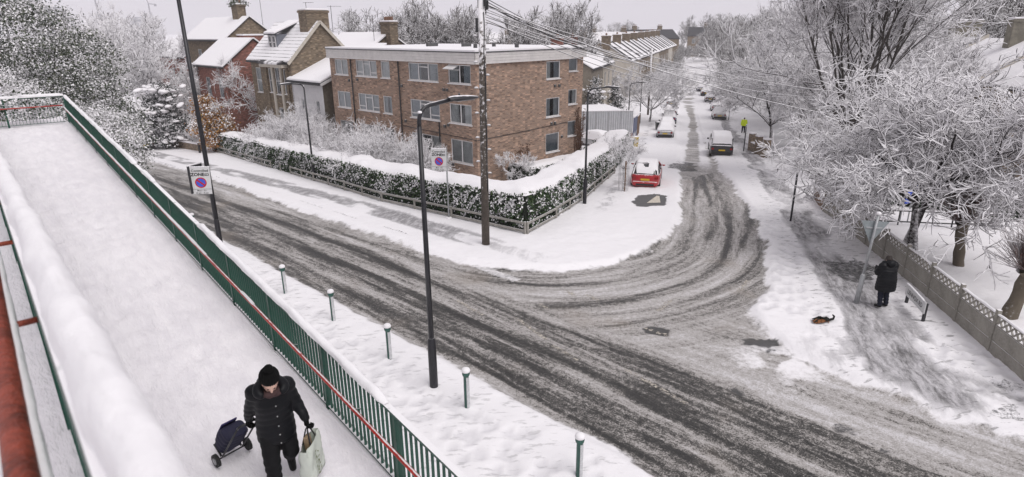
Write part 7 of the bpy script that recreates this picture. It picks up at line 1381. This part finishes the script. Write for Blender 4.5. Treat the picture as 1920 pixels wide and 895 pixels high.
    if outfit.get('gloves'):
        for s, sdv in (('r', J.get('rside', (0, 1, 0))), ('l', J.get('lside', (0, 1, 0)))):
            m = MB(); d = V3(s+'wri')-V3(s+'elb'); cap(m, V3(s+'wri')-d.normalized()*.05, V3(s+'wri'), .042, .034, 10); hand(m, V3(s+'wri'), J.get(s+'hdir', d), sdv, 1.0, 1.12); fuse(m, 'glove', outfit['gloves'], t, .0065, 1)
    return t
black = cloth('black_puffer_nylon', (.0035, .004, .006), .5); blackW = cloth('black_wool', (.0025, .0025, .0025), .95); navy = cloth('dark_jeans', (.012, .014, .026), .8); bootK = cloth('black_boot', (.008, .008, .008), .45)
WA = math.atan2(-.45, -.89); wl = RP(6.25, 1.72, 0); wpos = Vector((-2.74, 5.98, rz_lo(6.3)+.055))
JW = dict(pelvis=(0, 0, .90), chest=(0, .09, 1.20), neck=(0, .15, 1.38), head=(0, .215, 1.505), nod=.48, rsho=(.165, .06, 1.34), relb=(.235, -.06, 1.09), rwri=(.27, -.17, .90), lsho=(-.165, .06, 1.34), lelb=(-.25, .04, 1.08), lwri=(-.32, .15, .90), rhip=(.09, 0, .86), rkne=(.10, .13, .48), rank=(.10, .12, .10), rtoe=(.11, .27, .035), lhip=(-.09, 0, .86), lkne=(-.12, .05, .48), lank=(-.12, -.23, .2), ltoe=(-.125, -.17, .06), rside=(.6, .8, 0), lside=(-.4, .9, 0), lhdir=(0, .0, -1), rhdir=(.05, -.4, -.9))
w1 = person('person in a black puffer coat and bobble hat walking down the ramp', wpos, WA, JW, dict(coat=black, trousers=cloth('black_trousers', (.006, .006, .007), .8), boots=bootK, hem=.66, wide=.83, quilt=.006, hood=True, hat=blackW, scarf=cloth('patterned_scarf', (.06, .035, .035), .9, var=.9), gloves=blackW, leg=1.1))
# zips, poppers
zipM = pmat('steel_popper', (.5, .5, .5), .3, .1, 9, 0, metallic=.8)
for z in (1.22, 1.08, .96, .84, .72): MB().ell((-.02, .06+.178*1.05+(.02 if z < 1.0 else 0)-.2*max(0, .95-z)*.0-(1.2-min(z, 1.2))*.1, z), (.009, .006, .009), 6, 4).build('popper', zipM, w1, True, world=False)
def to_w(o_loc, rz, v): c, s = math.cos(rz), math.sin(rz); return Vector((o_loc.x + c*v[0]-s*v[1], o_loc.y + s*v[0]+c*v[1], o_loc.z+v[2]))
# shopping trolley pulled in her right hand
hR = to_w(wpos, WA, (.275, -.205, .82)); ax = Vector((-3.52, 6.38, 0)); ax.z = rz_lo((RA.x*ax.x+RA.y*ax.y)) + .055 + .085; tv = (hR-ax); ln = tv.length; tu = tv.normalized(); tx = tu.cross(Vector((0, 0, 1))).normalized(); tn = tx.cross(tu).normalized(); tn = tn if tn.z > 0 else -tn
tr_ = thing('shopping_trolley', ax, 'navy two wheeled shopping trolley pulled behind the person on the ramp', 'trolley'); tubeM = pmat('black_trolley_tube', (.015, .015, .017), .35, .2, 6, 0); navyB = cloth('navy_trolley_cloth', (.022, .022, .045), .7); chk = cloth('purple_check_cloth', (.035, .03, .10), .7, var=.6)
for s in (-1, 1): MB().tube([ax+tx*s*.13, ax+tx*s*.13+tu*(ln-.04), ], .011, 8).build('frame_tube', tubeM, tr_, True)
MB().tube([ax+tx*.13+tu*(ln-.04), ax+tx*.12+tu*ln, ax-tx*.12+tu*ln, ax-tx*.13+tu*(ln-.04)], .014, 8).build('handle', tubeM, tr_, True); MB().tube([ax-tx*.2, ax+tx*.2], .01, 8).build('axle', tubeM, tr_, True); MB().bar(ax-tx*.13+tn*.02, ax-tx*.13+tn*.2, .02, .02).build('foot', tubeM, tr_); MB().bar(ax+tx*.13+tn*.02, ax+tx*.13+tn*.2, .02, .02).build('foot', tubeM, tr_)
for s in (-1, 1):
    wq = MB().tube([ax+tx*s*.185, ax+tx*s*.225], .085, 18).build('wheel', tyreM, tr_, True, auto=40); MB().tube([ax+tx*s*.224, ax+tx*s*.231], .045, 12).build('hub', rimM, wq, True)
m = MB(); sec = [(.02, .135, .085), (.09, .15, .105), (.28, .155, .115), (.41, .145, .10), (.46, .11, .06)]
for d0, wx, wn in sec: pass
rg = [[ax + tu*d0 + tx*(wx*math.copysign(abs(math.cos(a))**.5, math.cos(a))) + tn*(.02+wn + wn*math.copysign(abs(math.sin(a))**.5, math.sin(a))) for a in np.linspace(0, 2*math.pi, 20, endpoint=False)] for d0, wx, wn in sec]
m = MB(); loft(m, rg); m.v = [tuple(Vector(v)-ax) for v in m.v]; bagb = fuse(m, 'bag', navyB, tr_, .013, 3, lambda C: .006*np.sin(C[:, 0]*50+C[:, 2]*60))
MB().obox(ax + tu*.14 - tx*.10 + tn*.243, tu*.28, tx*.20, tn*.02).build('flap', chk, tr_, bevel=.008); MB().tube([ax+tu*.12-tx*.15+tn*.245, ax+tu*.1-tx*.16+tn*.29, ax+tu*.1+tx*.0+tn*.30, ax+tu*.12+tx*.06+tn*.245], .009, 6).build('loop', tubeM, tr_, True)
# shopping bag in her left hand
hL = to_w(wpos, WA, (-.32, .155, .80)); bg = thing('shopping_bag', hL - Vector((0, 0, .62)), 'pale green shopping bag with a leafy print carried down the ramp', 'bag'); bx_, by_ = Vector((math.cos(WA+1.1), math.sin(WA+1.1), 0)), Vector((-math.sin(WA+1.1), math.cos(WA+1.1), 0)); bo = hL - Vector((0, 0, .19))
bagM = cloth('pale_green_bag', (.58, .62, .56), .5, var=.12); rs9 = np.random.RandomState(9); Vb = []; nb_ = 24; nh_ = 12
for i in range(nh_+1):
    f = i/nh_; wx, wy = .19+.035*(1-f), .045+.075*f**.6*(1-.25*f)
    for k in range(nb_): a = 2*math.pi*k/nb_; q = bo - Vector((0, 0, .43*f)) + bx_*(wx*math.copysign(abs(math.cos(a))**.45, math.cos(a))) + by_*(wy*math.copysign(abs(math.sin(a))**.45, math.sin(a))); q += by_*(.014*math.sin(a*5+i*.9)) + bx_*(.008*math.sin(i*1.3+k)); Vb.append(tuple(q))
Fb = [(i*nb_+k, i*nb_+(k+1) % nb_, (i+1)*nb_+(k+1) % nb_, (i+1)*nb_+k) for i in range(nh_) for k in range(nb_)]; MB().add(Vb, Fb + [tuple(nh_*nb_+k for k in range(nb_))]).build('bag_body', bagM, bg, True)
for s in (-1, 1): MB().tube([bo + bx_*.09 + by_*.045*s, hL + bx_*.03 + by_*.01*s + Vector((0, 0, -.02)), hL - bx_*.03 + by_*.01*s + Vector((0, 0, -.02)), bo - bx_*.09 + by_*.045*s], .009, 6).build('handle', tubeM, bg, True)
leafP = pmat('printed_green_leaf', (.11, .15, .03), .6, .3, 20, 0); sgn_ = 1 if by_.dot(-hL) > 0 else -1; side_ = 1 if bx_.x > 0 else -1
for k in range(16):
    f = .2+.045*k; cx = -.08*side_ + .05*math.sin(k*2.3); c_ = bo - Vector((0, 0, .43*min(.92, f))) + bx_*cx + by_*sgn_*(.05+.075*min(.92, f)**.6*(1-.25*f)+.017); a = k*1.9; d1 = bx_*math.cos(a)+Vector((0, 0, math.sin(a))); d2 = bx_*-math.sin(a)+Vector((0, 0, math.cos(a))); MB().add([c_-d1*.03, c_-d2*.011, c_+d1*.03, c_+d2*.011], [(0, 1, 2, 3)]).build('printed_leaf', leafP, bg)
MB().obox(bo - bx_*.05 - by_*.03 - Vector((0, 0, .12)), bx_*.12+Vector((0, 0, .02)), by_*.05, Vector((0, 0, .2))+bx_*.03).build('parcel', pmat('brown_parcel', (.28, .2, .12), .7, .2, 6, 0), bg, bevel=.008)
# person seen from behind on the right hand pavement
wb_ = GS(1652, 578); JB = dict(pelvis=(0, 0, .92), chest=(0, .02, 1.24), neck=(0, .05, 1.43), head=(0, .09, 1.55), nod=.3, rsho=(.19, .03, 1.38), relb=(.25, .08, 1.12), rwri=(.12, .28, 1.12), lsho=(-.19, .03, 1.38), lelb=(-.27, .10, 1.14), lwri=(-.16, .30, 1.22), rhip=(.095, 0, .88), rkne=(.105, .04, .48), rank=(.11, -.02, .1), rtoe=(.12, .13, .04), lhip=(-.095, 0, .88), lkne=(-.105, .02, .48), lank=(-.13, -.06, .1), ltoe=(-.15, .09, .04))
person('person in a long black hooded coat walking away beside the concrete fence', wb_ + Vector((0, 0, .0)), RAD(8), JB, dict(coat=black, trousers=navy, boots=bootK, hem=.58, wide=1.2, quilt=.01, hood=True, hair=True, gloves=blackW))
JM = dict(pelvis=(0, 0, .93), chest=(0, .0, 1.26), neck=(0, .02, 1.46), head=(0, .04, 1.59), nod=0, rsho=(.2, 0, 1.41), relb=(.27, -.02, 1.13), rwri=(.27, .06, .9), lsho=(-.2, 0, 1.41), lelb=(-.27, -.02, 1.13), lwri=(-.27, .05, .9), rhip=(.1, 0, .88), rkne=(.11, .06, .48), rank=(.11, -.06, .1), rtoe=(.12, .1, .04), lhip=(-.1, 0, .88), lkne=(-.11, .05, .48), lank=(-.12, .07, .1), ltoe=(-.13, .2, .04))
mp_ = GS(1393, 251); person('person in a yellow high visibility jacket walking up the right hand pavement', mp_, RAD(-15), JM, dict(coat=cloth('high_vis_yellow', (.62, .78, .03), .7, var=.1), trousers=navy, boots=bootK, hem=.82, wide=1.0, cap=blackW))
# crumpled thing lying in the snow by the corner
cl = GS(1538, 608); t = thing('crumpled_cloth', cl, 'crumpled black and dull orange cloth lying in the snow near the corner', 'cloth'); rs7 = np.random.RandomState(3); n = 22
def rag(w, h, seed, off):
    x = np.linspace(-w/2, w/2, n); y = np.linspace(-h/2, h/2, n); X, Y = np.meshgrid(x, y); Z = .015 + .2*fbm(X, Y, seed, 11.0, 3)*np.exp(-((X/w*2)**4+(Y/h*2)**4)); a = (fbm(X, Y, seed+3, 9, 3)-.5)*.3; i = np.arange(n*n).reshape(n, n); return np.stack([X+a+off[0], Y+a*.7+off[1], Z+off[2]], -1).reshape(-1, 3), np.stack([i[:-1, :-1], i[:-1, 1:], i[1:, 1:], i[1:, :-1]], -1).reshape(-1, 4)
V, Fq = rag(.4, .2, 5, (0, 0, 0)); np_mesh('orange_cloth', V, Fq, cloth('orange_cloth', (.20, .085, .035), .8, var=.4), t, True, world=False); V, Fq = rag(.5, .22, 8, (.03, .04, .035)); np_mesh('black_cloth', V, Fq, cloth('black_rag', (.012, .012, .010), .8, var=.4), t, True, world=False)
MB().tube([(.2, .05, .05), (.42, .1, .08), (.48, .18, .12), (.44, .22, .16)], [.04, .035, .03, .02], 8).build('strap', bootK, t, True, world=False)

bpy.data.scenes.remove(TMP)
# ================================================================ winter haze filling the air
m = bpy.data.materials.new('pale_haze'); m.use_nodes = True; t = m.node_tree; t.nodes.clear(); o_ = t.nodes.new('ShaderNodeOutputMaterial'); v = t.nodes.new('ShaderNodeVolumePrincipled')
v.inputs['Color'].default_value = (.95, .94, .98, 1); v.inputs['Density'].default_value = .00042; v.inputs['Anisotropy'].default_value = 0.0; t.links.new(v.outputs[0], o_.inputs['Volume'])
hz_ = MB().box((0, 1240, 66), (4200, 2760, 144)).build('haze', m); tag(hz_, 'thin pale winter haze over the whole scene', None, None, 'stuff')
